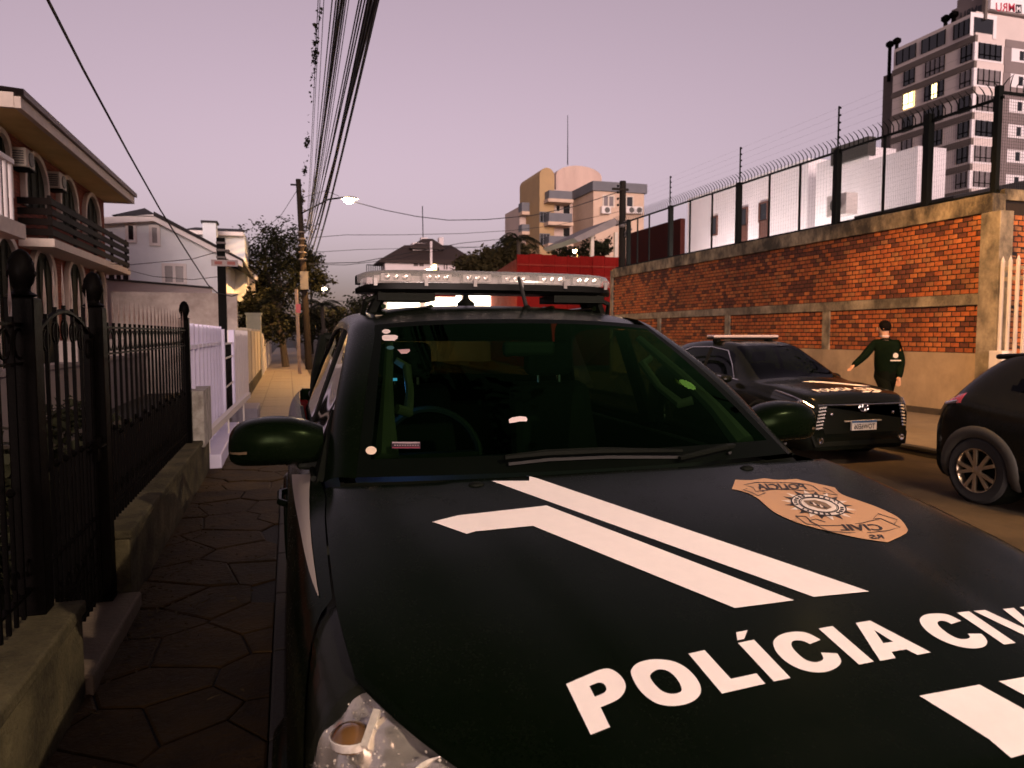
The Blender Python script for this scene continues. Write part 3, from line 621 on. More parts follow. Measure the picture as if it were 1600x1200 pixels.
for k in range(9): MB().bar((x0 + (x1 - x0) * k / 8, CY - 1.9, z0), (x0 + (x1 - x0) * k / 8, CY - 1.9, z1), .06).build('baluster', iron, ch)
MB().bar((x0, CY - 1.9, z1), (x1, CY - 1.9, z1), .08).build('terrace_rail', iron, ch)
p = at(590, 421, Y=CY - 2.4)

# ---- cream apartment block with barrel roof
AY = 60.0
ap = thing('apartment_block', 'cream apartment block with grey balconies and barrel roofed stair tower', 'building', at(900, 522, Y=AY + 4).to_tuple()[:2] + (0,))
crm = mat('apartment_cream', (.62, .45, .33), .8, col2=(.48, .34, .25), scale=.5); yel = mat('apartment_ochre', (.44, .29, .14), .8, var=.2, scale=.5); greyb = mat('balcony_grey', (.14, .14, .155), .7, var=.2, scale=1)
pnk = mat('apartment_pink', (.55, .42, .36), .8, var=.2, scale=.5)
ax0, ax1, _, az1 = yrect((927, 285, 1006, 400), AY)
ADP = at(895, 330, X=ax0).y - AY
MB().box(ax0, ax1, AY, AY + ADP, 0, az1).build('front_wing', crm, ap)
ztop = at(927, 285, Y=AY).z; zband = at(927, 298, Y=AY).z
MB().box(ax0 - .15, ax1 + .2, AY - .2, AY + ADP, zband, ztop + .1).build('parapet', greyb, ap)
window_y(ap, (943, 307, 958, 322), AY, 2, .12, curt, trimw); window_y(ap, (979, 308, 988, 323), AY, 1, .1, glassd, trimw)
for px in (946, 984, 996):
    t = thing('air_conditioner', {946: 'outdoor fan unit under the left window of the cream apartment block', 984: 'outdoor fan unit right of the dark pole on the apartment block', 996: 'rightmost outdoor fan unit on the cream apartment block'}[px], 'air conditioner', at(px, 334, Y=AY - .3).to_tuple(), 'outdoor units on the apartment block')
    p = at(px, 334, Y=AY - .3); MB().cbox((p.x, p.y, p.z + .3), (.85, .4, .6)).build('case', white_met, t); MB().lathe([(.24, 0), (.24, -.03), (.03, -.04)], (p.x + .08, AY - .5, p.z + .3), 14, 'y').build('fan_grille', MATS['grille_grey'], t)
yb_ = AY + 12; sx = ax0
xa = lambda px: at(px, 330, X=sx).y
# side wing with balconies, seen to the left
wy0 = AY + ADP; lx0, lx1, _, lz = yrect((866, 300, 897, 400), wy0)
MB().box(lx0 - .2, ax0 + 6, wy0, wy0 + 8, 0, at(880, 297, Y=wy0).z).build('side_wing', pnk, ap)
for pt in ((858, 298, 894, 316), (858, 333, 894, 352), (858, 369, 894, 386)):
    x0, x1, z0, z1 = yrect(pt, wy0 - 1.8); bb = MB().box(x0, x1, wy0 - 1.8, wy0, z0 + .3, z1).build('balcony', greyb, ap); MB().box(x0 - .1, x1 + .1, wy0 - 1.85, wy0, z0, z0 + .3).build('balcony_slab', crm, bb)
for pt in ((880, 320, 890, 334), (880, 356, 890, 370), (869, 320, 874, 330)): window_y(ap, pt, wy0, 1, .06, glassd, trimw)
ty0 = AY + ADP - .6; x0, x1, z0, z1 = yrect((843, 262, 866, 400), ty0); 
tw = MB(); n = 10; prof = [(x0, 0), (x1, 0), (x1, at(866, 275, Y=ty0).z)] + [((x0 + x1) / 2 + (x1 - x0) / 2 * math.cos(a * math.pi / n), at(866, 275, Y=ty0).z + (z1 - at(866, 275, Y=ty0).z) * math.sin(a * math.pi / n)) for a in range(1, n)] + [(x0, at(866, 275, Y=ty0).z)]
tw.prism([(x, ty0, z) for x, z in prof], (0, 6, 0)); tw.build('stair_tower', yel, ap)
for pt in ((844, 332, 858, 347), (844, 366, 858, 382)): window_y(ap, pt, ty0, 3, .06, glassd, greyb)
by0 = ty0 + 4; x0, x1, z0, z1 = yrect((869, 259, 940, 300), by0); zsq = at(900, 275, Y=by0).z; n = 14
bt = MB(); prof = [(x0, z0 - 4), (x1, z0 - 4), (x1, zsq)] + [((x0 + x1) / 2 + (x1 - x0) / 2 * math.cos(a * math.pi / n), zsq + (z1 - zsq) * math.sin(a * math.pi / n)) for a in range(1, n)] + [(x0, zsq)]
bt.prism([(x, by0, z) for x, z in prof], (0, 8, 0)); bt.build('barrel_roof_block', mat('barrel_cream', (.60, .44, .36), .8, col2=(.42, .30, .25), scale=.6, streak=(1, 1, .3)), ap)
x0, x1, z0, z1 = yrect((812, 318, 842, 420), ty0 + 4); MB().box(x0, x1, ty0 + 4, ty0 + 9, 0, z1 - .3).build('rear_wing', pnk, ap)
for pt in ((815, 317, 843, 336), (815, 351, 843, 367), (815, 384, 843, 400)): 
    x0, x1, z0, z1 = yrect(pt, ty0 + 3); bb = MB().box(x0, x1, ty0 + 2.9, ty0 + 4, z0 + .3, z1).build('balcony', greyb, ap); MB().box(x0, x1, ty0 + 2.85, ty0 + 4, z0, z0 + .3).build('balcony_slab', crm, bb)
for pt in ((828, 340, 836, 351), (828, 372, 836, 384)): window_y(ap, pt, ty0 + 4, 1, .06, glassd, trimw)
MB().tube([at(887, 258, Y=AY + 18), at(887, 180, Y=AY + 18)], [.06, .03], 5).build('mast', iron, ap)

# ---- red hoarding, canopy, dark pole at the end of the brick wall
red = mat('red_sheet', (.17, .009, .007), .9, spec=.05, var=.3, scale=1.5, streak=(1, 1, .4)); red2 = mat('dull_red_sheet', (.20, .03, .02), .9, spec=.05, var=.3, scale=1.5)
hd = thing('red_hoarding', 'tall dark red corrugated hoarding beyond the end of the brick wall', 'hoarding', (10, 33, 0))
HYR = 33.0; x0, x1, z0, z1 = yrect((808, 400, 958, 440), HYR)
k = 0; x = x0
while x < x1 + .3:
    MB().box(x, x + .60, HYR, HYR + .05, .1, z1 + .05 * math.sin(k * 1.3)).build('sheet', red, hd)
    MB().box(x + .58, x + .66, HYR - .04, HYR + .03, .1, z1 + .02).build('rib', red, hd); x += .64; k += 1
for zz_ in (z1 - .5, z1 - 1.0): MB().box(x0, x1 + .4, HYR - .055, HYR - .041, zz_, zz_ + .07).build('batten', red2, hd)
a = at(808, 400, Y=HYR); c = at(742, 430, Y=52.)
hd2 = thing('red_hoarding', 'paler red hoarding running back toward the white house', 'hoarding', (a.x, 42, 0))
for k in range(16):
    u, v = k / 16, (k + .96) / 16; p = a.lerp(Vector((c.x, 52, a.z)), u); q = a.lerp(Vector((c.x, 52, a.z)), v)
    MB().prism([(p.x, p.y, .1), (q.x, q.y, .1), (q.x, q.y, a.z - .1), (p.x, p.y, a.z - .1)], (.05, .03, 0)).build('sheet', red2, hd2)
cp = thing('sheet_canopy', 'grey corrugated canopy roof on posts behind the red hoarding', 'canopy', (15, 36, 0))
b = MB(); b.prism([at(896, 372, Y=37), at(960, 341, Y=37), at(968, 346, Y=37), at(968, 350, Y=37), at(904, 378, Y=37)], (0, 5, 0)); b.build('roof_sheet', mat('canopy_grey', (.20, .17, .16), .7, var=.3, scale=3), cp)
for px in (925, 962): p = at(px, 380, Y=38); MB().bar((p.x, 38, 0), (p.x, 38, p.z + .6), .18).build('post', trimw, cp)
dp = thing('utility_pole', 'dark utility pole with clamps at the far end of the brick wall', 'pole', (at(972, 400, Y=27.6).x, 27.6, 0))
zt = at(972, 283, Y=27.6).z; px_ = dp.location.x; darkp = mat('weathered_pole', (.022, .017, .013), .85, spec=.08, var=.4, scale=6, streak=(1, 1, .2))
MB().tube([(px_, 27.6, 0), (px_, 27.6, zt)], [.17, .13], 10).build('shaft', darkp, dp); MB().bar((px_ - .5, 27.5, zt - .35), (px_ + .2, 27.5, zt - .35), .08).build('crossarm', darkp, dp)
for k in range(4): MB().lathe([(.02, 0), (.05, .03), (.05, .08), (.02, .1)], (px_ - .3, 27.4, zt - .3 - k * .25), 8).build('insulator', iron, dp)
for k in range(5): MB().lathe([(.08, 0), (.14, .05), (.1, .12)], (px_ + random.uniform(-.2, .25), 27.35, zt - 1.75 - k * .13), 8).build('clamp', MATS['band_grey'], dp)

# ---- white annex behind the mesh fence
anx = thing('white_annex', 'long white low building with small windows behind the mesh fence', 'building', (20, 24, 0))
wan = mat('annex_white', (.80, .75, .76), .75, var=.12, scale=.8, bump=.04)
AX = 17.5
ya0, ya1 = at(1262, 300, X=AX).y, at(1075, 300, X=AX).y
z1_ = at(1180, 283, X=AX).z
zt1 = at(1255, 250, X=AX).z
MB().box(AX, AX + 5, ya0, ya1, 0, zt1).build('wall', wan, anx)
def window_x(par, rect, X, m, fr=.05, fm=white_met):
    y1, y0 = at(rect[0], rect[1], X=X).y, at(rect[2], rect[1], X=X).y; z1, z0 = at((rect[0] + rect[2]) / 2, rect[1], X=X).z, at((rect[0] + rect[2]) / 2, rect[3], X=X).z
    w = MB().box(X - .03, X + .02, y0, y1, z0, z1).build('window', m, par)
    f = MB(); f.box(X - .07, X, y0 - fr, y1 + fr, z1, z1 + fr); f.box(X - .07, X, y0 - fr, y1 + fr, z0 - fr, z0); f.box(X - .07, X, y0 - fr, y0, z0, z1); f.box(X - .07, X, y1, y1 + fr, z0, z1); f.build('frame', fm, w)
    return w
brn = mat('brown_frame', (.12, .05, .035), .6, var=.3)
for r_ in ((1157, 327, 1168, 352), (1189, 318, 1200, 344), (1114, 340, 1121, 366)): window_x(anx, r_, AX, glassd, .06, brn)
for r_ in ((1157, 353, 1168, 378), (1189, 345, 1200, 372)): window_x(anx, r_, AX, brn, .03, brn)
b1 = thing('white_block', 'tall white block with water outlet and vent beside the tower, behind the fence', 'building', (18, 14, 0))
BX2 = 16.8; y0_, y1_ = at(1433, 270, X=BX2).y, at(1345, 270, X=BX2).y
zt2 = at(1400, 238, X=BX2).z
MB().box(BX2, BX2 + 1.0, y0_, y1_, 0, zt2).build('wall', wan, b1)
y2_ = at(1264, 260, X=BX2).y; MB().box(BX2 + .3, BX2 + 1.3, y1_, y2_, 0, at(1300, 248, X=BX2 + .3).z).build('wing', wan, b1)
p = at(1328, 242, X=BX2 + .2); MB().cbox((BX2 + .3, p.y, p.z + .1), (.3, 1.6, .55)).build('dark_vent', mat('vent_dark', (.05, .045, .04), .8), b1)
t = thing('air_conditioner', 'white outdoor unit on the roof behind the mesh fence', 'air conditioner', at(1315, 335, X=15.5).to_tuple(), 'outdoor units')
p = at(1315, 337, X=15.5); MB().cbox((15.5, p.y, p.z + .3), (.4, .8, .6)).build('case', white_met, t); MB().lathe([(.22, 0), (.22, -.03), (.02, -.04)], (15.29, p.y, p.z + .3), 14, 'x').build('fan_grille', MATS['grille_grey'], t)
drd = thing('dark_red_shed', 'dark maroon shed wall behind the left end of the mesh fence', 'shed', (15, 25, 0))
MB().box(14.4, 14.6, at(1063, 370, X=14.4).y, at(985, 370, X=14.4).y, 0, at(1040, 348, X=14.4).z).build('wall', mat('maroon_sheet', (.05, .012, .009), .85, spec=.1, var=.3, scale=2), drd)
bkr = thing('dark_shed_roof', 'dark low roof at the right behind the corner fence', 'roof', (14.5, 12, 0))
MB().prism([at(1490, 306, Y=13), at(1600, 282, Y=13), at(1640, 282, Y=13), at(1640, 312, Y=13), at(1490, 312, Y=13)], (0, 3, 0)).build('roof_sheet', tile_d, bkr)

# flood lamp of the compound, on the wall of the annex
fl = thing('wall_lamp', 'small flood lamp on a bracket over the yard behind the brick wall', 'lamp', (14.6, 20.5, 3.2))
MB().cbox((14.6, 20.5, 3.3), (.2, .3, .12)).build('case', iron, fl); MB().bar((14.6, 20.5, 0), (14.6, 20.5, 3.24), .08).build('post', iron, fl)
ld = bpy.data.lights.new('flood_light', 'POINT'); lo = bpy.data.objects.new('flood_light', ld); COL.objects.link(lo); ld.energy = 260; ld.color = (1, .84, .80); ld.shadow_soft_size = .1; lo.parent = fl; lo.location = (.15, 0, .25)
fl2 = thing('wall_lamp', 'flood lamp farther back in the yard behind the brick wall', 'lamp', (15.0, 26, 3.2))
MB().cbox((15.0, 26, 3.3), (.2, .3, .12)).build('case', iron, fl2); MB().bar((15.0, 26, 0), (15.0, 26, 3.24), .08).build('post', iron, fl2)
ld = bpy.data.lights.new('flood_light', 'POINT'); lo = bpy.data.objects.new('flood_light', ld); COL.objects.link(lo); ld.energy = 260; ld.color = (1, .84, .80); ld.shadow_soft_size = .1; lo.parent = fl2; lo.location = (.15, 0, .25)

# ---- tower block with signs
TX = 80.0; TY = at(1516, 250, X=TX).y; TY1 = at(1391, 250, X=TX).y
tb = thing('tower_block', 'tall grey and white residential tower with rooftop signs at upper right', 'building', (TX + 12, TY + 8, 0))
tg = mat('tower_grey', (.22, .175, .168), .8, var=.15, scale=.4); tl = mat('tower_light', (.66, .56, .52), .8, var=.12, scale=.4); tdk = mat('tower_dark', (.14, .11, .095), .8, var=.15, scale=.4); tww = mat('tower_white', (.82, .76, .76), .7, var=.1, scale=.4)
zroof = at(1516, 22, X=TX).z; SH = 3.05
MB().box(TX, TX + 32, TY, TY1, 0, zroof).build('wall', tl, tb)
y2 = at(1376, 250, X=TX + 1).y; MB().box(TX + 1, TX + 20, TY1, y2, 0, at(1377, 121, X=TX + 1).z).build('rear_core', tdk, tb)
MB().box(TX + 1.55, TX + 30, TY + .6, TY + 4.2, zroof, zroof + 3.2).build('roof_room', tg, tb)
zb0 = at(1516, 58, X=TX).z
for k in range(12):
    z = zb0 - k * SH; MB().box(TX - .12, TX + .3, TY - .1, TY1 + .1, z - .75, z).build('band', tdk, tb)
    MB().box(TX + 4.7, TX + 32, TY - .12, TY + .3, z - .9, z).build('band', tg, tb)
    MB().box(TX + 4.6, TX + 32, TY - .08, TY + .25, z - SH, z - .9).build('brown_panel', tg, tb)
    MB().box(TX - .05, TX + 4.4, TY - .06, TY + .2, z - SH + .1, z - .8).build('white_panel', tww, tb)
    wins = [((1409, 1425), 0), ((1442, 1471), 1), ((1496, 1512), 2)]
    for (pa, pb), ci in wins:
        ya, yb = at(pb, 250, X=TX).y, at(pa, 250, X=TX).y
        lit = (k == 1 and ci == 0)
        m_ = lit_warm if lit else (curt if (k * 3 + ci) % 4 == 1 else glassd)
        w = MB().box(TX - .10, TX + .1, ya, yb, z - .75 - 2.0, z - .85).build('window', m_, tb)
        fr = MB()
        nm_ = 4 if ci == 1 else 2
        for q in range(nm_ + 1): fr.box(TX - .16, TX - .101, ya + (yb - ya) * q / nm_ - .05, ya + (yb - ya) * q / nm_ + .05, z - 2.75, z - .85)
        fr.box(TX - .16, TX - .101, ya, yb, z - 2.25, z - 2.15); fr.build('frame', iron, w)
        if k == 1 and ci == 1: MB().box(TX - .112, TX - .104, ya + (yb - ya) * .36, ya + (yb - ya) * .62, z - 2.7, z - .95).build('lit_pane', lit_warm, w)
    w = MB().box(TX + .5, TX + 4.0, TY - .12, TY + .05, z - 2.75, z - .85).build('window', curt if k % 3 else glassd, tb)
    fr = MB()
    for q in range(5): fr.box(TX + .5 + q * .875 - .06, TX + .5 + q * .875 + .06, TY - .18, TY - .121, z - 2.75, z - .85)
    fr.box(TX + .44, TX + 4.06, TY - .18, TY - .121, z - 2.3, z - 2.2); fr.build('frame', iron, w)
    x0, x1, _, _ = yrect((1578, 100, 1640, 110), TY)
    w = MB().box(x0, x1, TY - .16, TY - .05, z - 2.55, z - .95).build('white_bay', tww, tb); MB().box(x0 + 1.3, x0 + 2.0, TY - .2, TY - .161, z - 2.3, z - 1.2).build('slot_window', glassd, w)
# roof terrace openings and roof clutter
x0, x1, z0, z1 = yrect((1520, 29, 1551, 52), TY); w = MB().box(x0, x1, TY - .05, TY + .1, z0, z1).build('terrace_opening', glassd, tb); MB().box(x0 - .5, x1 + .5, TY - .12, TY - .051, z1, z1 + .5).build('lintel', tww, w); MB().box(x0 - .5, x0, TY - .12, TY - .051, z0 - .5, z1).build('jamb', tww, w); MB().box(x1, x1 + .5, TY - .12, TY - .051, z0 - .5, z1).build('jamb', tww, w)
for pa, pb in ((1489, 1513), (1440, 1476), (1401, 1431)):
    ya, yb = at(pb, 100, X=TX).y, at(pa, 100, X=TX).y; w = MB().box(TX - .08, TX + .1, ya, yb, zb0 + .5, zb0 + 2.3).build('terrace_opening', glassd, tb)
    for q in range(4): MB().box(TX - .13, TX - .081, ya + (yb - ya) * q / 3 - .05, ya + (yb - ya) * q / 3 + .05, zb0 + .5, zb0 + 2.3).build('mullion', iron, w)
for px, py in ((1401, 62), (1490, 22)):
    p = at(px, py + 14, X=TX + .4)
    for d in (0, 1.2): 
        f = MB().tube([(p.x, p.y + d, p.z - 4), (p.x, p.y + d, p.z + .6)], .25, 8).build('flue', iron, tb); MB().lathe([(.3, 0), (.55, .25), (.55, .6), (.2, .85)], (p.x, p.y + d, p.z + .6), 10).build('cowl', iron, f)
# signs: lettering reads mirrored in the photograph
sgn = thing('rooftop_sign', 'white rooftop sign board with red mirrored letters on the tower', 'sign', at(1570, 20, Y=TY - .6).to_tuple())
x0, x1, z0, z1 = yrect((1548, -8, 1640, 21), TY - .6); MB().box(x0, x1, TY - .6, TY + 2, z0, z1).build('board', mat('sign_board_white', (.85, .80, .80), .5, var=.05), sgn)
redl = mat('sign_red', (.45, .03, .06), .5, var=.1); blk = mat('sign_black', (.02, .015, .02), .5, var=.1)
def put_text(par, name, txt, m, quad, dY, bold=.02, mirror=True):
    v, f, asp = text_mesh(txt, 1, bold, mirror); bl, br, tl_, tr_ = [Vector(q) for q in quad]
    P = []
    for a_, b_ in v: P.append((bl.lerp(br, a_)).lerp(tl_.lerp(tr_, a_), b_) + Vector(dY))
    return MB().add(P, f).build(name, m, par, fix=False)
q = [at(*p_, Y=TY - .62) for p_ in ((1556, 17.5), (1585.5, 19), (1556, 4), (1585.5, 5.5))]
put_text(sgn, 'letters', 'MRU', redl, q, (0, -.02, 0), .012)
q = [at(*p_, Y=TY - .62) for p_ in ((1587, 20), (1596, 20.5), (1587, 7), (1596, 7.5))]
MB().prism([q[0], q[1], q[3], q[2]], (0, -.03, 0)).build('logo_square', blk, sgn); q = [at(*p_, Y=TY - .66) for p_ in ((1588.5, 18), (1594.5, 18.5), (1588.5, 10), (1594.5, 10.5))]
put_text(sgn, 'logo_letter', 'M', MATS['sign_board_white'], q, (0, -.01, 0), .03)
sg2 = thing('rooftop_sign', 'dark mirrored lettering on the side parapet of the tower roof', 'sign', at(1515, 20, X=TX + 1.2).to_tuple())
ya, yb = at(1537, 10, X=TX + 1.4).y, at(1497, 20, X=TX + 1.4).y
z0, z1 = at(1516, 30, X=TX + 1.4).z, at(1516, 6, X=TX + 1.4).z
MB().box(TX + 1.40, TX + 1.5, ya, yb + 1, z0, z1 + .3).build('board', tg, sg2)
q = [at(*p_, X=TX + 1.38) for p_ in ((1501, 34), (1527, 22), (1501, 20), (1527, 8))]
put_text(sg2, 'letters', 'MRU', blk, q, (-.02, 0, 0))
q = [at(*p_, X=TX + 1.38) for p_ in ((1528, 22), (1536, 18), (1528, 10), (1536, 6))]
MB().prism([q[0], q[1], q[3], q[2]], (-.03, 0, 0)).build('logo_square', blk, sg2); MB().box(TX + 1.0, TX + 1.35, ya - .6, ya - .1, z0 - 1, z1 + 1.5).build('dark_fin', tdk, sg2)

# ---- lit shop beyond, seen under the light bar
shp = thing('lit_shop', 'brightly lit white shopfront with red fascia seen beneath the light bar', 'shop', (8, 44, 0))
SY = 43.0; sh_e = mat('lit_shop_glass', (.9, .85, .7), .4, emit=(1, .87, .62), estr=2.6, var=.5, scale=.7)
x0, x1, z0, z1 = yrect((600, 438, 965, 520), SY); MB().box(x0, x1, SY, SY + 6, 0, z1).build('wall', mat('shop_white', (.6, .55, .5), .7, var=.1), shp)
for a_, b_ in ((606, 655), (665, 720), (726, 790), (797, 835), (841, 868), (905, 950)): x0, x1, z0, z1 = yrect((a_, 452 if a_ < 700 else 446, b_, 500), SY); MB().box(x0, x1, SY - .06, SY - .01, max(.3, z0), z1).build('window', sh_e, shp)
x0, x1, z0, z1 = yrect((672, 440, 712, 464), SY - .4); MB().box(x0, x1, SY - .5, SY - .1, z0, z1).build('fascia', red, shp)
# ================================================================ trees, poles, lamps, wires
leafd = mat('dark_leaf', (.020, .021, .009), .75, spec=.1, var=.6, scale=1.5); leafw = mat('warm_leaf', (.045, .036, .014), .75, spec=.1, var=.5, scale=1.5); bark = mat('bark', (.05, .038, .028), .9, var=.5, scale=8, bump=.6, bscale=20, streak=(1, 1, .2))
def tree(lab, base, h, crown, n, seed, m=leafd, lean=0, leaf=.16, name='leafy_tree', group=None, trunk=.2, cat='tree'):
    rg = random.Random(seed); base = Vector(base); t = thing(name, lab, cat, base, group)
    tops = []; b = MB(); ft = base + Vector((lean, 0, h * .5))
    b.tube([base, base.lerp(ft, .5) + Vector((.1, .05, 0)), ft], [trunk, trunk * .8, trunk * .55], 8)
    cc = [Vector(c[:3]) for c in crown]
    for c in crown:
        p = Vector(c[:3]); mid = ft.lerp(p, .5) + Vector((rg.uniform(-.2, .2), rg.uniform(-.2, .2), .2)); b.tube([ft - Vector((0, 0, .3)), mid, p], [trunk * .4, trunk * .25, .03], 6)
        for k in range(3):
            e = p + Vector((rg.gauss(0, 1), rg.gauss(0, 1), rg.gauss(.2, .7))).normalized() * c[3] * .9; b.tube([mid, mid.lerp(e, .6) + Vector((0, 0, .1)), e], [trunk * .18, .03, .01], 4)
    b.build('trunk', bark, t)
    L = MB(); per = n // len(crown)
    for c in crown:
        p = Vector(c[:3]); cl = [p + Vector((rg.gauss(0, .5), rg.gauss(0, .5), rg.gauss(0, .38))) * c[3] for _ in range(max(6, per // 40))]
        for k in range(per):
            q = rg.choice(cl) + Vector((rg.gauss(0, 1), rg.gauss(0, 1), rg.gauss(0, .8))) * c[3] * .17
            u = Vector((rg.gauss(0, 1), rg.gauss(0, 1), rg.gauss(0, .6))).normalized(); w = u.cross(Vector((rg.gauss(0, 1), rg.gauss(0, 1), rg.gauss(0, 1)))).normalized(); s = leaf * rg.uniform(.6, 1.4)
            L.add([q - u * s, q + w * s * .45, q + u * s, q - w * s * .45], [(0, 1, 2, 3)])
    L.build('crown', m, t, fix=False); return t
Yt = 38.0
def cpt(px, py, Y, r): p = at(px, py, Y=Y); return (p.x, p.y, p.z, r)
bs = at(446, 540, Y=Yt)
tree('dark spreading street tree on the left pavement beside the tall pole', (bs.x, Yt, 0), 5.5, [cpt(405, 395, Yt, 1.3), cpt(440, 380, Yt, 1.2), cpt(415, 430, Yt, 1.3), cpt(450, 415, Yt, 1.3), cpt(478, 415, Yt, 1.0), cpt(400, 455, Yt + 1, 1.1), cpt(440, 455, Yt, 1.1), cpt(490, 440, Yt, .8)], 15000, 5, leafd, lean=-.5, leaf=.085)
tree('low dark shrubs filling the garden behind the cream wall', (at(400, 500, Y=33).x - .4, 33, 0), 2, [cpt(400, 497, 33, 1.0), cpt(412, 505, 35, 1.0), cpt(396, 480, 34, .8)], 2600, 6, leafd, leaf=.12, name='garden_shrub', trunk=.08, cat='shrub')
tree('bushy tree standing at the kerb below the palm trees', (at(505, 520, Y=62).x, 62, 0), 3, [cpt(470, 505, 60, 1.6), cpt(500, 510, 62, 1.6), cpt(435, 500, 58, 1.5), cpt(535, 500, 64, 1.6), cpt(560, 485, 70, 1.8)], 4200, 8, leafd, leaf=.2)
for i, (px, py, r) in enumerate(((770, 408, 1.6), (800, 398, 1.4), (735, 428, 1.3))):
    tree(['rounded green tree right of centre behind the red hoarding', 'green tree below the drooping palm beside the apartments', 'small bushy tree beside the white hip roof house'][i], (at(px, py, Y=56).x, 56 + i, 0), 4, [cpt(px, py, 56 + i, r), cpt(px + 14, py + 6, 57 + i, r), cpt(px - 14, py + 9, 55 + i, r)], 2600, 20 + i, leafw, leaf=.2, group='trees behind the hoarding')
tree('dark shrub below the canopy roof beside the apartments', (at(930, 400, Y=45).x, 45, 0), 3, [cpt(925, 392, 45, .9), cpt(945, 388, 45, .8), cpt(880, 396, 47, .9)], 2000, 31, leafd, leaf=.14, name='garden_shrub', trunk=.06, cat='shrub')
def palm(lab, base, h, fl, n, seed, m=leafd):
    rg = random.Random(seed); t = thing('palm_tree', lab, 'palm tree', base, 'palm trees'); base = Vector(base)
    MB().tube([base, base + Vector((.1, 0, h * .5)), base + Vector((0, 0, h))], [.2, .15, .13], 8).build('trunk', bark, t); top = base + Vector((0, 0, h))
    for k in range(n):
        a = 2 * math.pi * k / n + rg.uniform(-.2, .2); el = rg.uniform(.1, 1.1); d = Vector((math.cos(a), math.sin(a), 0)); L = MB(); pts = []
        for i in range(9):
            s = i / 8; pts.append(top + d * fl * s * math.cos(el * .6) + Vector((0, 0, fl * (math.sin(el) * s - .95 * s * s))))
        L.tube(pts, [.035 * (1 - i / 9) + .006 for i in range(9)], 4); sd = d.cross(Vector((0, 0, 1)))
        for i in range(1, 25):
            s = i / 25; j = min(7, int(s * 8)); q = pts[j].lerp(pts[j + 1], s * 8 - j); ln = fl * .32 * math.sin(math.pi * (s * .85 + .12))
            for sg in (-1, 1):
                e = q + sd * sg * ln * .8 + d * ln * .4 + Vector((0, 0, -ln * .55)); L.add([q, q + d * .05, e], [(0, 1, 2)])
        L.build('frond', m, t, fix=False)
p = at(503, 480, Y=55); palm('palm with a round dark head near the left pavement, far end', (p.x, 55, 0), p.z + .2, 1.9, 16, 1)
p = at(520, 486, Y=62); palm('smaller palm partly behind the nearer round-headed palm', (p.x, 62, 0), p.z, 1.7, 14, 2)
p = at(810, 374, Y=50); palm('drooping palm in front of the cream apartment block', (p.x, 50, 0), p.z, 2.2, 14, 3)
# garden plants behind the iron fence
for i, (x, y, h, s) in enumerate(((-1.9, 5.2, .9, .5), (-2.2, 6.6, .8, .6), (-1.8, 3.9, .8, .45), (-2.3, 8.0, .9, .6), (-1.7, 2.9, .7, .4))):
    tree(['leafy garden shrub behind the fence just past the gate', 'leafy shrub in the middle of the fenced garden', 'shrub directly behind the arched iron gate', 'shrub at the far end of the fenced garden', 'shrub behind the fence panel at the left edge'][i], (x, y, 0), h, [(x, y, h * .6, s), (x + .1, y + .4, h * .45, s * .8)], 900, 40 + i, leafd, leaf=.07, name='garden_shrub', trunk=.03, group='shrubs in the fenced garden', cat='shrub')

# ---- utility pole and lamps
UY = 35.0; UX = at(483, 575, Y=UY).x; utop = at(466, 280, Y=UY)
up_ = thing('utility_pole', 'tall leaning concrete utility pole carrying the wire bundles on the left', 'pole', (UX, UY, 0))
ubase = Vector((UX, UY, 0)); MB().tube([ubase, utop], [.17, .115], 12).build('shaft', darkp, up_)
ul = lambda f: ubase.lerp(utop, f)
MB().bar(ul(.97) + Vector((-.35, 0, 0)), ul(.97) + Vector((.15, 0, 0)), .07).build('top_bracket', iron, up_)
for k in range(5): q = ul(.72 - k * .035); MB().lathe([(.17, 0), (.2, .03), (.17, .07)], tuple(q), 10).build('band', MATS['band_grey'], up_)
for k in range(4): q = ul(.93 - k * .05); MB().lathe([(.02, 0), (.06, .03), (.06, .09), (.02, .12)], (q.x + .2, q.y - .1, q.z), 8).build('insulator', MATS['band_grey'], up_)
MB().cbox(ul(.47) + Vector((.0, -.25, 0)), (.35, .3, .8)).build('junction_box', mat('box_grey', (.06, .055, .05), .6), up_)
sp2 = thing('slim_post', 'slim pale post with a small red sign next to the utility pole', 'post', (at(468, 560, Y=31).x, 31, 0))
MB().tube([(sp2.location.x, 31, 0), at(463, 452, Y=31)], .07, 8).build('shaft', mat('pale_post', (.30, .22, .16), .8, var=.3), sp2); p = at(466, 482, Y=30.9); MB().cbox(p, (.18, .05, .35)).build('red_plate', mat('plate_red', (.4, .03, .03), .5), sp2)
lamp_e = mat('sodium_lens', (1, .8, .5), .3, emit=(1, .70, .36), estr=60)
sod = (1.0, .50, .16)
lamp_dim = mat('sodium_lens_soft', (1, .8, .5), .3, emit=(1, .66, .30), estr=4)
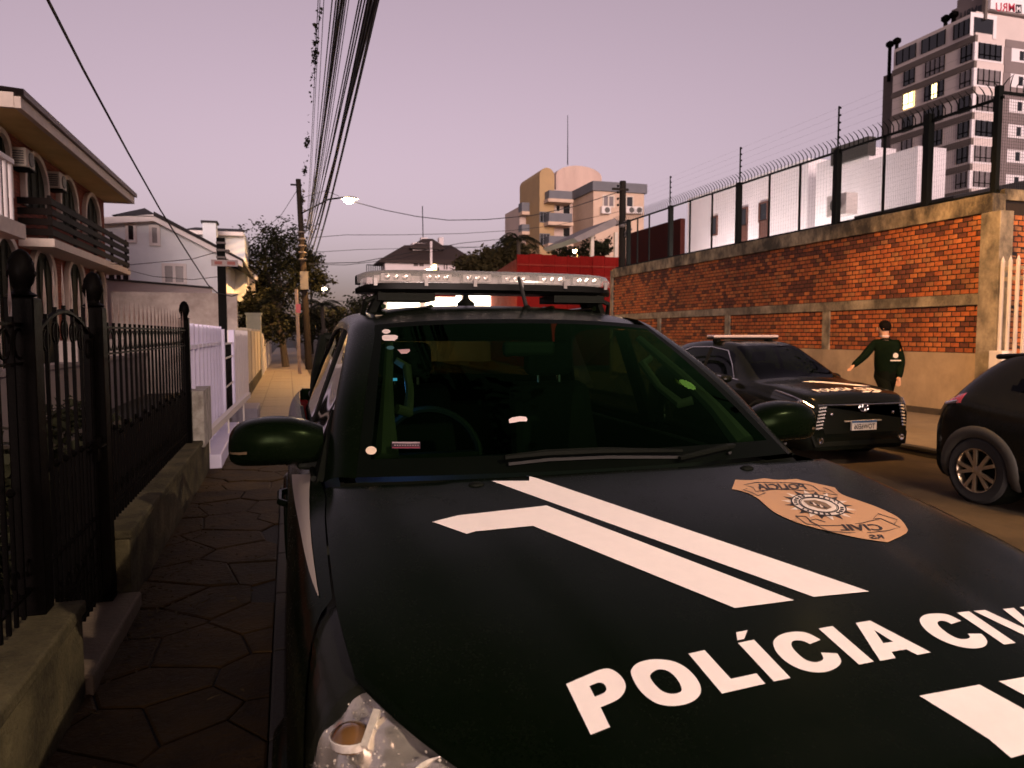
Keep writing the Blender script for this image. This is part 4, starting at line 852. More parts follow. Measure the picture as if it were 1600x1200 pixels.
def lamp_head(t, p, d, watt, radius=.08, col=sod, tilt=(0, 0), lm=None, cone=160, blend=.6):
    """luminaire: cowl over a glowing lens, with the light it gives"""
    p = Vector(p); d = Vector(d).normalized(); s = d.cross(Vector((0, 0, 1)))
    b = MB(); P = []
    for i, (l, w, h) in enumerate(((-.35, .06, .04), (-.2, .12, .08), (.05, .17, .11), (.3, .13, .08), (.4, .03, .02))):
        c = p + d * l; P.append([c - s * w, c - s * w * .7 + Vector((0, 0, h)), c + s * w * .7 + Vector((0, 0, h)), c + s * w, ])
    b.grid(P); b.build('cowl', mat('lamp_grey', (.25, .25, .25), .4, metal=.5), t)
    MB().lathe([(.02, -.20), (.15, -.16), (.22, -.06), (.22, 0)], (p.x, p.y, p.z), 14, sx=1, sy=1).build('lens', lm or lamp_e, t, smooth=True)
    ld = bpy.data.lights.new('lamp_light', 'SPOT'); lo = bpy.data.objects.new('lamp_light', ld); COL.objects.link(lo); ld.energy = watt; ld.color = col; ld.shadow_soft_size = radius; ld.specular_factor = .25; ld.spot_size = R(cone); ld.spot_blend = blend
    lo.rotation_euler = (tilt[0], tilt[1], 0); lo.parent = t; lo.location = p + Vector((0, 0, -.18)) - WL[t.name]
lp = thing('street_lamp', 'lit street lamp on a long arm from the leaning utility pole', 'street lamp', tuple(ul(.82)), 'lit street lamps')
hp = at(545, 311, Y=UY - 3.0); a0 = ul(.82); a1 = ul(.90)
MB().tube([a0, a0.lerp(hp, .6) + Vector((0, 0, .25)), hp + Vector((-.25, 0, .05))], .035, 6).build('arm', iron, lp); MB().tube([a1, a1.lerp(hp, .55) + Vector((0, 0, .35)), hp + Vector((-.4, 0, .1))], .012, 4).build('stay', iron, lp)
lamp_head(lp, hp, (1, -.25, 0), 6000)
hp2 = at(506, 450, Y=62); l2 = thing('street_lamp', 'small distant lit street lamp above the palms', 'street lamp', (hp2.x - 1, 62, 0), 'lit street lamps')
MB().tube([(hp2.x - 1, 62, 0), (hp2.x - 1, 62, hp2.z)], [.12, .09], 8).build('pole', darkp, l2); MB().tube([(hp2.x - 1, 62, hp2.z - .3), (hp2.x - .2, 62, hp2.z + .05)], .035, 6).build('arm', iron, l2); lamp_head(l2, hp2, (1, 0, 0), 900)
l3p = at(671, 421, Y=58); l3 = thing('street_lamp', 'lit street lamp on a slim white post in front of the hip roof house', 'street lamp', (l3p.x, 58, 0), 'lit street lamps')
MB().tube([(l3p.x + .15, 58, 0), (l3p.x + .15, 58, at(672, 377, Y=58).z)], .10, 8).build('pole', MATS['warm_white'], l3); lamp_head(l3, l3p, (-1, 0, 0), 500)
l4p = at(899, 391, Y=48); l4 = thing('street_lamp', 'small lit lamp beside the apartment block entrance', 'street lamp', (l4p.x, 48, 0), 'lit street lamps')
MB().tube([(l4p.x + .2, 48, 0), (l4p.x + .2, 48, l4p.z + .3)], .08, 8).build('pole', darkp, l4); lamp_head(l4, l4p, (-1, 0, 0), 1500)
# lamps of the same street that stand behind the camera and beyond the right edge of the frame
for x, y, z, px_, w, c_, tilt, lab in ((5.2, -4.6, 7.3, 9.05, 4200, (1, .75, .57), (R(8), R(10)), 'street lamp behind the photographer over the near lane'), (7.0, 6.6, 7.2, 9.05, 4400, sod, (R(10), R(-20)), 'street lamp over the right lane beside the parked SUV')):
    t = thing('street_lamp', lab, 'street lamp', (px_, y, 0), 'lit street lamps'); sg = 1 if x > px_ else -1
    MB().tube([(px_, y, 0), (px_, y, z + .6)], [.16, .12], 10).build('pole', darkp, t); MB().tube([(px_, y, z - .3), (px_ + (x - px_) * .55, y, z + .15), (x - .3 * sg, y, z + .06)], .035, 6).build('arm', iron, t); lamp_head(t, (x, y, z), (sg, 0, 0), w, col=c_, tilt=tilt, lm=lamp_dim, cone=(150 if y < 0 else 114), blend=(.5 if y < 0 else .35))

# ---- unseen tree added behind the camera; its crown shades the near pavement and hood
def in_frame(p):
    d = p - CAM; k = d.dot(CF)
    if k < .05: return False
    x, y = 800 + FPX * d.dot(CR) / k, 600 - FPX * d.dot(CU) / k
    return -120 < x < 1720 and -110 < y < 1300
bt_ = thing('added_shade_tree', 'large dense unseen tree added behind the camera to shade the near pavement and hood', 'tree', (-.55, -3.4, 0)); rgt = random.Random(91)
tb_ = MB(); f0 = Vector((-.4, -3.2, 3.6)); tb_.tube([(-.55, -3.4, 0), (-.5, -3.35, 1.8), f0], [.26, .21, .18], 10)
cl_ = []
for k in range(34):
    c = Vector((rgt.uniform(-4.4, .9), rgt.uniform(-5.5, 4.8), rgt.uniform(5.2, 7.6)))
    if not in_frame(c): cl_.append(c)
for c in cl_[:16]:
    m_ = f0.lerp(c, .5) + Vector((0, 0, .5)); 
    if not in_frame(m_): tb_.tube([f0 - Vector((0, 0, .3)), m_, c], [.09, .05, .015], 6)
tb_.build('trunk', bark, bt_); L = MB()
for k in range(15000):
    q = rgt.choice(cl_) + Vector((rgt.gauss(0, .55), rgt.gauss(0, .55), rgt.gauss(0, .40)))
    if in_frame(q): continue
    u = Vector((rgt.gauss(0, 1), rgt.gauss(0, 1), rgt.gauss(0, .5))).normalized(); w = u.cross(Vector((rgt.gauss(0, 1), rgt.gauss(0, 1), rgt.gauss(0, 1)))).normalized(); s = rgt.uniform(.09, .2)
    L.add([q - u * s, q + w * s * .5, q + u * s, q - w * s * .5], [(0, 1, 2, 3)])
L.build('crown', leafd, bt_, fix=False)

# ---- wires
wirem = mat('black_cable', (.006, .006, .006), .7, var=.2)
def sag(a, b, s, n=24): a = Vector(a); b = Vector(b); return [a.lerp(b, k / n) - Vector((0, 0, 4 * s * (k / n) * (1 - k / n))) for k in range(n + 1)]
rg = random.Random(11)
def bundle(name, lab, specs):
    t = thing(name, lab, 'cables', (1, 12, 6))
    for (p0, f, zb, r) in specs:      # p0: pixel where it leaves the top of the frame, f: where it meets the pole
        e = ul(f) + Vector((.18 + rg.uniform(-.05, .3), 0, 0)); d = at(p0, 0, Z=zb); far = d + (d - e) * 1.1; far.z = zb + (zb - e.z) * .6 + .3
        MB().tube([e, *[e.lerp(d, k / 12) - Vector((0, 0, .25 * math.sin(math.pi * k / 12))) for k in range(1, 12)], d, d.lerp(far, .5) , far], r, 5).build('cable', wirem, t)
bundle('cable_bundle', 'left bundle of overhead cables rising to the top of the frame', [(q, .80 - .012 * i, 7.4 - .05 * i, r) for i, (q, r) in enumerate(((497, .008), (500, .007), (506, .007), (519, .012), (525, .014), (529, .022), (534, .026), (538, .016), (541, .01), (545, .008)))])
bundle('cable_bundle', 'right thicker bundle of overhead cables rising to the top of the frame', [(q, .66 - .012 * i, 6.5 - .04 * i, r) for i, (q, r) in enumerate(((561, .012), (565, .014), (570, .013), (575, .022), (580, .026), (586, .026), (589, .016), (592, .01)))])
vn = thing('cable_vine', 'strands of dry epiphyte tufts hanging on the leftmost overhead cable', 'plant', (.6, 16, 7)); L = MB(); 
for k in range(300):
    s = rg.choice((rg.uniform(.10, .30), rg.uniform(.30, .95), rg.gauss(.22, .02), rg.gauss(.45, .01), rg.gauss(.60, .012), rg.uniform(.78, .95), rg.gauss(.86, .01)))
    e = ul(.80); d = at(500, 0, Z=7.4); q = e.lerp(d, min(1.05, max(.02, s * 1.05))) - Vector((0, 0, .25 * math.sin(math.pi * min(1, s)))) + Vector((rg.gauss(-.02, .03), rg.gauss(0, .1), rg.gauss(-.03, .05)))
    u = Vector((rg.gauss(0, 1), rg.gauss(0, 1), rg.gauss(0, 1))).normalized() * .04; w = u.cross(Vector((rg.gauss(0, 1), rg.gauss(0, 1), rg.gauss(0, 1)))) * .6; L.add([q - u, q + w, q + u, q - w], [(0, 1, 2, 3)])
L.build('tufts', leafd, vn, fix=False, kind='stuff')
def wire(lab, pts, r=.012, s=None):
    t = MB().tube(pts, r, 5).build('overhead_wire', wirem, None); tag(t, lab, 'wire', 'single overhead wires'); return t
e = at(352, 462, Y=15.5); m_ = at(200, 238, Y=9.5); n_ = at(75, 0, Y=5.6)
wire('single black wire slanting from the top left to the service pole', [at(372, 460, Y=15.5), at(362, 463, Y=15.5), at(340, 458, Y=15.3), at(325, 445, Y=15), at(296, 400, Y=13.8), at(250, 327, Y=11.5), m_, at(130, 108, Y=7.2), n_, n_ + (n_ - m_) * .5, n_ + (n_ - m_) * 3 + Vector((0, 0, -1.5))], .011)
def pwire(lab, pix, Y0, Y1, r=.02):
    n = len(pix); wire(lab, [at(px, py, Y=Y0 + (Y1 - Y0) * i / (n - 1)) for i, (px, py) in enumerate(pix)], r)
pwire('wire sagging from the lit lamp to the apartment block', [(548, 314), (600, 328), (650, 338), (700, 344), (760, 343), (830, 337), (900, 322), (972, 298)], 32, 27.6, .017)
pwire('wire crossing behind the lamp, just above the low clouds', [(478, 372), (540, 367), (620, 367), (720, 365), (800, 360), (870, 352), (970, 330)], 36, 40, .014)
pwire('low wire running from the tall pole over the hip roof house', [(482, 412), (560, 410), (640, 395), (720, 380), (800, 372)], 36, 50, .02)
pwire('lowest wire across the street toward the hip roof house', [(482, 413), (540, 414), (620, 405), (700, 388), (780, 385)], 36, 52, .016)
pwire('faint wire hanging across the middle of the street', [(478, 395), (560, 390), (640, 388), (720, 386), (800, 386)], 38, 55, .013)
pwire('lower faint wire near the distant lamp', [(480, 462), (520, 470), (560, 472), (600, 466)], 45, 60, .02)
pwire('stay wire from the pole top toward the pale house roof', [(470, 288), (440, 335), (418, 355), (390, 378)], 35, 33, .012)
pwire('thin service wire from the service pole across the pale house', [(345, 392), (300, 405), (200, 414), (165, 412)], 15.6, 22, .008)
pwire('second thin service wire lower on the pale house', [(345, 432), (300, 437), (240, 432), (200, 422)], 15.6, 22, .007)
# dry leaves and twigs blown along the foot of the garden wall
L = MB(); rl_ = random.Random(77)
for k in range(420):
    y = rl_.choice((rl_.uniform(2, 9), rl_.gauss(5.6, .7), rl_.gauss(4.3, .5))); x = -.92 + abs(rl_.gauss(0, .18)) + (0 if rl_.random() < .8 else rl_.uniform(0, .6)); s_ = rl_.uniform(.008, .022); a = rl_.uniform(0, 6.28); z = .012
    if x > -.13 or (3.6 < y < 4.8 and x < -.86): continue
    c_, n_ = math.cos(a) * s_, math.sin(a) * s_; L.add([(x - c_, y - n_, z), (x + n_ * .5, y - c_ * .5, z + rl_.uniform(.002, .01)), (x + c_, y + n_, z + .003), (x - n_ * .5, y + c_ * .5, z + rl_.uniform(0, .008))], [(0, 1, 2, 3)])
for k in range(14):
    y = rl_.uniform(3, 7.5); x = rl_.uniform(-.85, -.25); a = rl_.uniform(0, 3.14); l_ = rl_.uniform(.05, .16); L.tube([(x, y, .014), (x + math.cos(a) * l_ * .5, y + math.sin(a) * l_ * .5, .020), (x + math.cos(a + .3) * l_, y + math.sin(a + .3) * l_, .014)], .003, 4)
o = L.build('leaf_litter', mat('dry_leaf', (.07, .05, .025), .9, var=.6, scale=30, spec=.1), None, fix=False, kind='stuff'); o['label'] = 'scattered dry leaves and twigs along the foot of the garden wall'; o['category'] = 'leaves'
# ================================================================ police pickup in the foreground
XC = .94; RD = -.12
def paint(name, base, dust=(.05, .045, .035), rough=.28, coat=.6, amt=.12, spec=.4, stint=(1, 1, 1)):
    m = bpy.data.materials.new(name); m.use_nodes = True; n = m.node_tree; b = n.nodes['Principled BSDF']
    tc = n.nodes.new('ShaderNodeTexCoord')
    n1 = n.nodes.new('ShaderNodeTexNoise'); n1.inputs['Scale'].default_value = 7; n1.inputs['Detail'].default_value = 9; n1.inputs['Roughness'].default_value = .75
    n2 = n.nodes.new('ShaderNodeTexNoise'); n2.inputs['Scale'].default_value = 160; n2.inputs['Detail'].default_value = 3
    for q in (n1, n2): n.links.new(tc.outputs['Object'], q.inputs[0])
    mu = n.nodes.new('ShaderNodeMath'); mu.operation = 'MULTIPLY'; n.links.new(n1.outputs[0], mu.inputs[0]); n.links.new(n2.outputs[0], mu.inputs[1])
    r = n.nodes.new('ShaderNodeMapRange'); r.inputs[1].default_value = .15; r.inputs[2].default_value = .45; r.inputs[3].default_value = 0; r.inputs[4].default_value = amt; n.links.new(mu.outputs[0], r.inputs[0])
    mx_ = n.nodes.new('ShaderNodeMix'); mx_.data_type = 'RGBA'; mx_.inputs[6].default_value = (*base, 1); mx_.inputs[7].default_value = (*dust, 1); n.links.new(r.outputs[0], mx_.inputs[0]); n.links.new(mx_.outputs[2], b.inputs['Base Color'])
    r2 = n.nodes.new('ShaderNodeMapRange'); r2.inputs[3].default_value = rough - .08; r2.inputs[4].default_value = rough + .22; n.links.new(mu.outputs[0], r2.inputs[0]); n.links.new(r2.outputs[0], b.inputs['Roughness'])
    b.inputs['Coat Weight'].default_value = coat; b.inputs['Coat Roughness'].default_value = .06; b.inputs['Specular IOR Level'].default_value = spec; b.inputs['Specular Tint'].default_value = (*stint, 1)
    MATS[name] = m; return m
pblack = paint('police_black_green', (.0010, .0026, .0007), coat=0.0, rough=.25, spec=.05, amt=.03, stint=(.52, .80, .36))
trim = mat('black_plastic', (.004, .005, .003), .6, spec=.08, var=.3, scale=30, bump=.08, bscale=200)
rubber = mat('tyre_rubber', (.014, .013, .012), .85, var=.3, scale=20, bump=.2, bscale=80)
chrome = mat('chrome', (.75, .72, .68), .12, metal=1, var=.1)
wscreen = glass('windscreen_glass', (.17, .28, .18), gcol=(.04, .12, .04)); sglass = glass('side_glass', (.16, .2, .14), gloss=.7)
decal = mat('white_reflective_vinyl', (.82, .73, .69), .5, var=.06, scale=30, bump=.03, bscale=150)
PK = thing('police_pickup', 'black police pickup truck with light bar and white hood lettering in the foreground', 'pickup truck', (XC, 3.2, RD))
SK = [.58, .72, .90, 1.2, 1.42, 1.6, 1.9, 2.12, 2.5, 3.5, 4.5, 5.3, 5.92]
_l = [(.95, .60), (.935, .32), (.85, .13)]; _m = [(.96, .63), (.94, .33), (.86, .13)]; _r = [(.955, .68), (.94, .34), (.86, .14)]
SEC = [
 [(0, .90), (.30, .90), (.55, .87), (.62, .83), (.70, .72), (.72, .52), (.70, .33), (.60, .18)],
 [(0, .985), (.33, .98), (.56, .945), (.68, .89), (.78, .75), (.82, .54), (.80, .32), (.70, .16)],
 [(0, 1.022), (.35, 1.016), (.60, .992), (.77, .945), (.86, .81), (.895, .58), (.88, .32), (.79, .14)],
 [(0, 1.078), (.36, 1.073), (.645, 1.055), (.835, 1.018), (.925, .89)] + _l,
 [(0, 1.115), (.37, 1.110), (.665, 1.097), (.858, 1.068), (.94, .955)] + _m,
 [(0, 1.145), (.37, 1.140), (.69, 1.130), (.862, 1.100), (.945, 1.0)] + _m,
 [(0, 1.185), (.38, 1.180), (.75, 1.172), (.858, 1.148), (.945, 1.05)] + _m,
 [(0, 1.207), (.38, 1.203), (.77, 1.195), (.848, 1.172), (.945, 1.07)] + _r,
 [(0, 1.207), (.38, 1.203), (.77, 1.19), (.862, 1.172), (.945, 1.07)] + _r,
 [(0, 1.207), (.38, 1.203), (.77, 1.19), (.868, 1.182), (.945, 1.08)] + _r,
 [(0, 1.207), (.38, 1.203), (.77, 1.19), (.872, 1.20), (.945, 1.09), (.955, .70), (.94, .36), (.86, .2)],
 [(0, 1.2), (.38, 1.2), (.77, 1.19), (.872, 1.21), (.94, 1.10), (.95, .70), (.935, .40), (.85, .3)],
 [(0, 1.2), (.38, 1.2), (.77, 1.19), (.83, 1.21), (.89, 1.10), (.90, .70), (.88, .42), (.80, .36)]]
def sect(Y, t, side=1):
    pts = [Vector((crv([s[j][0] for s in SEC], SK, Y), crv([s[j][1] for s in SEC], SK, Y))) for j in range(8)]
    q = crv(pts, list(range(8)), abs(t)); s = side if t >= 0 else -side
    return Vector((XC + q.x * s, Y, q.y))
_sc = {}
def sectq(Y, t):
    k = round(Y, 4)
    if k not in _sc: _sc[k] = [Vector((crv([s[j][0] for s in SEC], SK, Y), crv([s[j][1] for s in SEC], SK, Y))) for j in range(8)]
    q = crv(_sc[k], list(range(8)), abs(t)); return Vector((XC + q.x * (1 if t >= 0 else -1), Y, q.y))
# hood
NT, NR = 56, 44
HG = []
for i in range(NR + 1):
    row = []
    for j in range(NT + 1):
        t = -2.98 + 5.96 * j / NT; u = abs(t) / 3
        yf = .735 + .54 * u ** 3.6; yr = 2.055 + .12 * u ** 2
        Y = yf + (yr - yf) * i / NR; p = sectq(Y, t)
        # raised centre between two pressed lines
        w = .36 + .16 * (Y - .7) / 1.35; d = abs(p.x - XC)
        p.z += .006 * max(0, min(1, (w - d) / .05 + .5)) * min(1, (Y - .7) / .35)
        if i == NR: p.z -= .012
        if i == 0: p.z -= .012
        row.append(p)
    HG.append(row)
hb = MB(); hb.grid(HG); hood = hb.build('hood', pblack, PK, smooth=60)
bvh = BVHTree.FromPolygons([Vector(v) for v in hb.v], hb.f)
def on_hood(px, py, lift):
    h = bvh.ray_cast(CAM, ray(px, py).normalized())
    if h[0] is None: return at(px, py, Z=.99)
    n = h[1] if h[1].z > 0 else -h[1]
    return h[0] + n * lift
def pix_decal(name, poly, holes, m, lift, par, step=14, parity=None):
    """flat sticker cut to an outline, laid on the bonnet"""
    bm = bmesh.new(); edges = []
    for lp in [poly] + holes:
        vs = [bm.verts.new((x, y, 0)) for x, y in lp]; edges += [bm.edges.new((vs[i], vs[(i + 1) % len(vs)])) for i in range(len(vs))]
    bmesh.ops.triangle_fill(bm, use_beauty=True, use_dissolve=False, edges=edges)
    for ax, k in ((0, 0), (1, 1)):
        lo = min(p[k] for p in poly); hi = max(p[k] for p in poly); c = lo + step
        while c < hi:
            co = (c, 0, 0) if k == 0 else (0, c, 0); no = (1, 0, 0) if k == 0 else (0, 1, 0)
            bmesh.ops.bisect_plane(bm, geom=bm.verts[:] + bm.edges[:] + bm.faces[:], plane_co=co, plane_no=no); c += step
    bm.verts.index_update(); b = MB(); b.v = [tuple(on_hood(v.co.x, v.co.y, lift)) for v in bm.verts]; b.f = [tuple(v.index for v in f.verts) for f in bm.faces]; bm.free()
    return b.build(name, m, par)
def smooth_loop(pts, corners=(), n=4):
    out = []; L = len(pts)
    for i in range(L):
        p1, p2 = Vector(pts[i]), Vector(pts[(i + 1) % L])
        p0 = p1 if i in corners else Vector(pts[i - 1]); p3 = p2 if (i + 1) % L in corners else Vector(pts[(i + 2) % L])
        for k in range(n): out.append(tuple(cr1(p0, p1, p2, p3, k / n)))
    return out
def tr(pts, ox, oy, s): return [(ox + x / s, oy + y / s) for x, y in pts]
A2 = lambda p: tr(p, 860, 920, 4); A3 = lambda p: tr(p, 1200, 920, 4)
LZ = .0016
def letter(ch, poly, holes=()): 
    o = pix_decal('letter', poly, list(holes), decal, LZ, hood, 9); o['label'] = 'white hood letter ' + ch; return o
letter('P', A2(smooth_loop([(98, 600), (290, 517), (350, 503), (400, 517), (445, 555), (470, 605), (462, 650), (430, 690), (375, 720), (313, 745), (373, 870), (252, 917)], (0, 9, 10, 11, 1))), [A2(smooth_loop([(243, 613), (300, 592), (335, 600), (350, 630), (335, 655), (277, 680)], (0, 5)))])
letter('O', A2(smooth_loop([(505, 540), (512, 500), (550, 467), (620, 448), (700, 447), (780, 462), (850, 500), (905, 555), (938, 615), (935, 665), (895, 705), (830, 730), (745, 737), (670, 723), (600, 680), (545, 620)])), [A2(smooth_loop([(623, 555), (640, 525), (680, 509), (730, 517), (775, 550), (810, 600), (820, 640), (795, 657), (750, 661), (700, 645), (655, 605)]))])
letter('L', A2([(862, 410), (963, 388), (1127, 568), (1287, 533), (1342, 598), (1072, 660)]))
letter('I with acute accent', A2([(1172, 343), (1272, 323), (1500, 562), (1396, 584)]))
o = pix_decal('accent', A2([(1160, 277), (1233, 262), (1210, 318), (1168, 326)]), [], decal, LZ, hood, 9)
letter('C', A3(smooth_loop([(328, 323), (250, 283), (180, 272), (100, 283), (45, 315), (33, 355), (60, 410), (120, 465), (200, 507), (290, 526), (370, 522), (435, 492), (456, 455), (432, 408), (330, 403), (345, 440), (325, 458), (285, 463), (230, 446), (180, 405), (148, 365), (150, 335), (185, 327), (225, 333), (262, 350)], (0, 13, 14, 24))))
letter('I', A3([(315, 253), (402, 237), (660, 460), (568, 478)]))
letter('A', A3([(547, 217), (637, 203), (1017, 402), (933, 418), (865, 383), (770, 398), (797, 438), (700, 455)]), [A3([(663, 262), (782, 335), (720, 345)])])
letter('C', A3(smooth_loop([(1207, 205), (1130, 168), (1060, 158), (985, 165), (950, 190), (955, 225), (1000, 275), (1080, 325), (1180, 362), (1270, 377), (1340, 370), (1368, 345), (1360, 315), (1332, 285), (1245, 285), (1262, 305), (1240, 318), (1190, 316), (1130, 288), (1075, 245), (1058, 218), (1075, 205), (1110, 208), (1145, 225)], (0, 13, 14, 23))))
letter('I', A3([(1178, 152), (1255, 145), (1548, 343), (1473, 352)]))
letter('V', A3([(1283, 142), (1355, 136), (1655, 275), (1465, 130), (1535, 123), (1760, 322), (1680, 333)]))
letter('I', A3([(1570, 118), (1640, 112), (1935, 300), (1865, 308)]))
letter('L', A3([(1690, 107), (1755, 101), (2010, 255), (2110, 245), (2150, 275), (1985, 295)]))
for nm, pl in (('hood_stripe', [(743, 743), (816, 740), (1358, 925), (1271, 933.5)]), ('hood_stripe', [(675.6, 816), (716, 806), (854, 790.6), (1240.6, 939), (1148, 951), (833, 822.5), (743, 831), (729, 835)]), ('hood_stripe', A3([(945, 673), (1320, 603), (1600, 757), (1740, 850), (1700, 1012), (1518, 1062), (1380, 945), (1200, 830)])), ('hood_stripe', A3([(1443, 583), (1600, 556), (1760, 650), (1780, 770), (1600, 668)]))):
    pix_decal(nm, pl, [], decal, .0015, hood, 12)
for sgn in (1, -1):
    p = sectq(1.99, 1.15 * sgn); MB().lathe([(.016, 0), (.015, .008), (.008, .013), (.002, .014)], tuple(p + Vector((0, 0, .001))), 12, sx=1.5, sy=1).build('washer_nozzle', trim, hood, smooth=True)
# badge
B = lambda p: tr(p, 1130, 740, 5.3333)
tan = mat('badge_tan_vinyl', (.50, .27, .13), .5, var=.12, scale=20); bdk = mat('badge_black', (.018, .012, .008), .5, var=.1); bwh = mat('badge_white', (.70, .58, .48), .5, var=.1); bbr = mat('badge_brown', (.20, .12, .06), .5, var=.2, scale=60)
bo = [(100, 55), (230, 58), (340, 42), (470, 55), (610, 48), (930, 120), (985, 175), (1150, 235), (1300, 290), (1450, 365), (1520, 440), (1525, 500), (1370, 575), (1180, 550), (900, 490), (640, 420), (450, 340), (350, 265), (280, 205), (190, 160), (72, 132)]
bo_s = smooth_loop(bo, (0, 2, 4, 5, 12, 20), 3)
badge = pix_decal('badge', B(bo_s), [], tan, .0015, hood, 12); badge['label'] = 'tan shield badge with mirrored lettering on the hood'
def stroke(name, pts, w, m=bdk, lift=.0024, closed=False):
    P = [Vector(p) for p in pts]; L = []; Rr = []
    for i, p in enumerate(P):
        a = P[i - 1] if (i > 0 or closed) else p; c = P[(i + 1) % len(P)] if (i < len(P) - 1 or closed) else p; d = (c - a).normalized(); n = Vector((-d.y, d.x)) * w / 2; n.x *= 1.3; L.append(p + n); Rr.append(p - n)
    b = MB(); vs = [on_hood(*B([tuple(q)])[0], lift) for q in L + Rr]; k = len(P); b.add(vs, [(i, (i + 1) % k, k + (i + 1) % k, k + i) for i in range(k if closed else k - 1)]); return b.build(name, m, badge)
cx, cy = 795, 270
ex_, ey_ = Vector((245, 105)), Vector((-215, -38))   # axes of the seal in the crop (down the shield, across)
ell = lambda a, r: (cx + r * (ex_.x * math.cos(a) * .86 + 85 * math.sin(a)), cy + r * (ex_.y * math.cos(a) * .62 - 62 * math.sin(a)))
for k in range(20):
    a0, a1 = 2 * math.pi * k / 20, 2 * math.pi * (k + 1) / 20
    rr_ = 1.40 if k % 2 else 1.36
    pix_decal('sunburst_ray', B([ell(a0, .95), ell((a0 + a1) / 2, rr_), ell(a1, .95)]), [], bwh if k % 2 else bdk, .0024, badge, 40)
pix_decal('seal_disc', B([ell(a * math.pi / 16, 1.02) for a in range(32)]), [], bwh, .0030, badge, 20)
for r_, w in ((1.0, 9), (.72, 8), (.66, 4)): stroke('seal_ring', [ell(a * math.pi / 20, r_) for a in range(40)], w, bdk, .0036, True)
for k in range(26): 
    a = 2 * math.pi * k / 26
    if k % 7 == 3: continue
    stroke('seal_mark', [ell(a, .79), ell(a + .05, .92)], 12, bdk, .0036)
pix_decal('seal_shield', B([(665, 235), (760, 228), (850, 252), (905, 290), (860, 310), (790, 300), (715, 275)]), [], bbr, .0036, badge, 20)
for a_ in range(5): stroke('seal_mark', [(720 + a_ * 28, 245 + a_ * 9), (735 + a_ * 28, 262 + a_ * 9), (765 + a_ * 25, 262 + a_ * 8)], 9, bwh if a_ % 2 else bdk, .0042)
stroke('ribbon_line', [(270, 80), (420, 82), (560, 82), (700, 95), (740, 105)], 6); stroke('ribbon_line', [(270, 80), (170, 100), (250, 122), (270, 155), (400, 138), (560, 140), (720, 152), (760, 150)], 6); stroke('ribbon_line', [(200, 128), (165, 140), (240, 165), (290, 190), (355, 165), (320, 150)], 6); stroke('ribbon_line', [(745, 107), (800, 150), (850, 155), (830, 120), (880, 140), (955, 185), (830, 168)], 6)
stroke('ribbon_line', [(715, 400), (800, 440), (960, 440), (1150, 420), (1300, 385), (1310, 380), (1475, 455), (1380, 480), (1240, 497), (1050, 500), (870, 485), (715, 400)], 6); stroke('ribbon_line', [(715, 400), (770, 385), (850, 410)], 6); stroke('ribbon_line', [(600, 360), (690, 365), (720, 395)], 6); stroke('ribbon_line', [(600, 360), (690, 425), (780, 440)], 6); stroke('ribbon_line', [(1310, 380), (1250, 382), (1290, 340), (1450, 390), (1425, 428)], 6)
for txt, bl, br, up in (('POLICIA', (298, 140), (700, 138), (-38, -48)), ('CIVIL', (985, 484), (1350, 482), (-55, -54)), ('RS', (1235, 553), (1345, 551), (-26, -36))):
    v, f, _ = text_mesh(txt, 1, .03, True); P = []
    for a_, b_ in v:
        dip = (30 * (2 * a_ - 1) ** 2 if False else 0)
        P.append(on_hood(*B([(bl[0] + (br[0] - bl[0]) * a_ + up[0] * b_, bl[1] + (br[1] - bl[1]) * a_ + up[1] * b_)])[0], .0026))
    MB().add(P, f).build('badge_lettering', bdk, badge, fix=False)
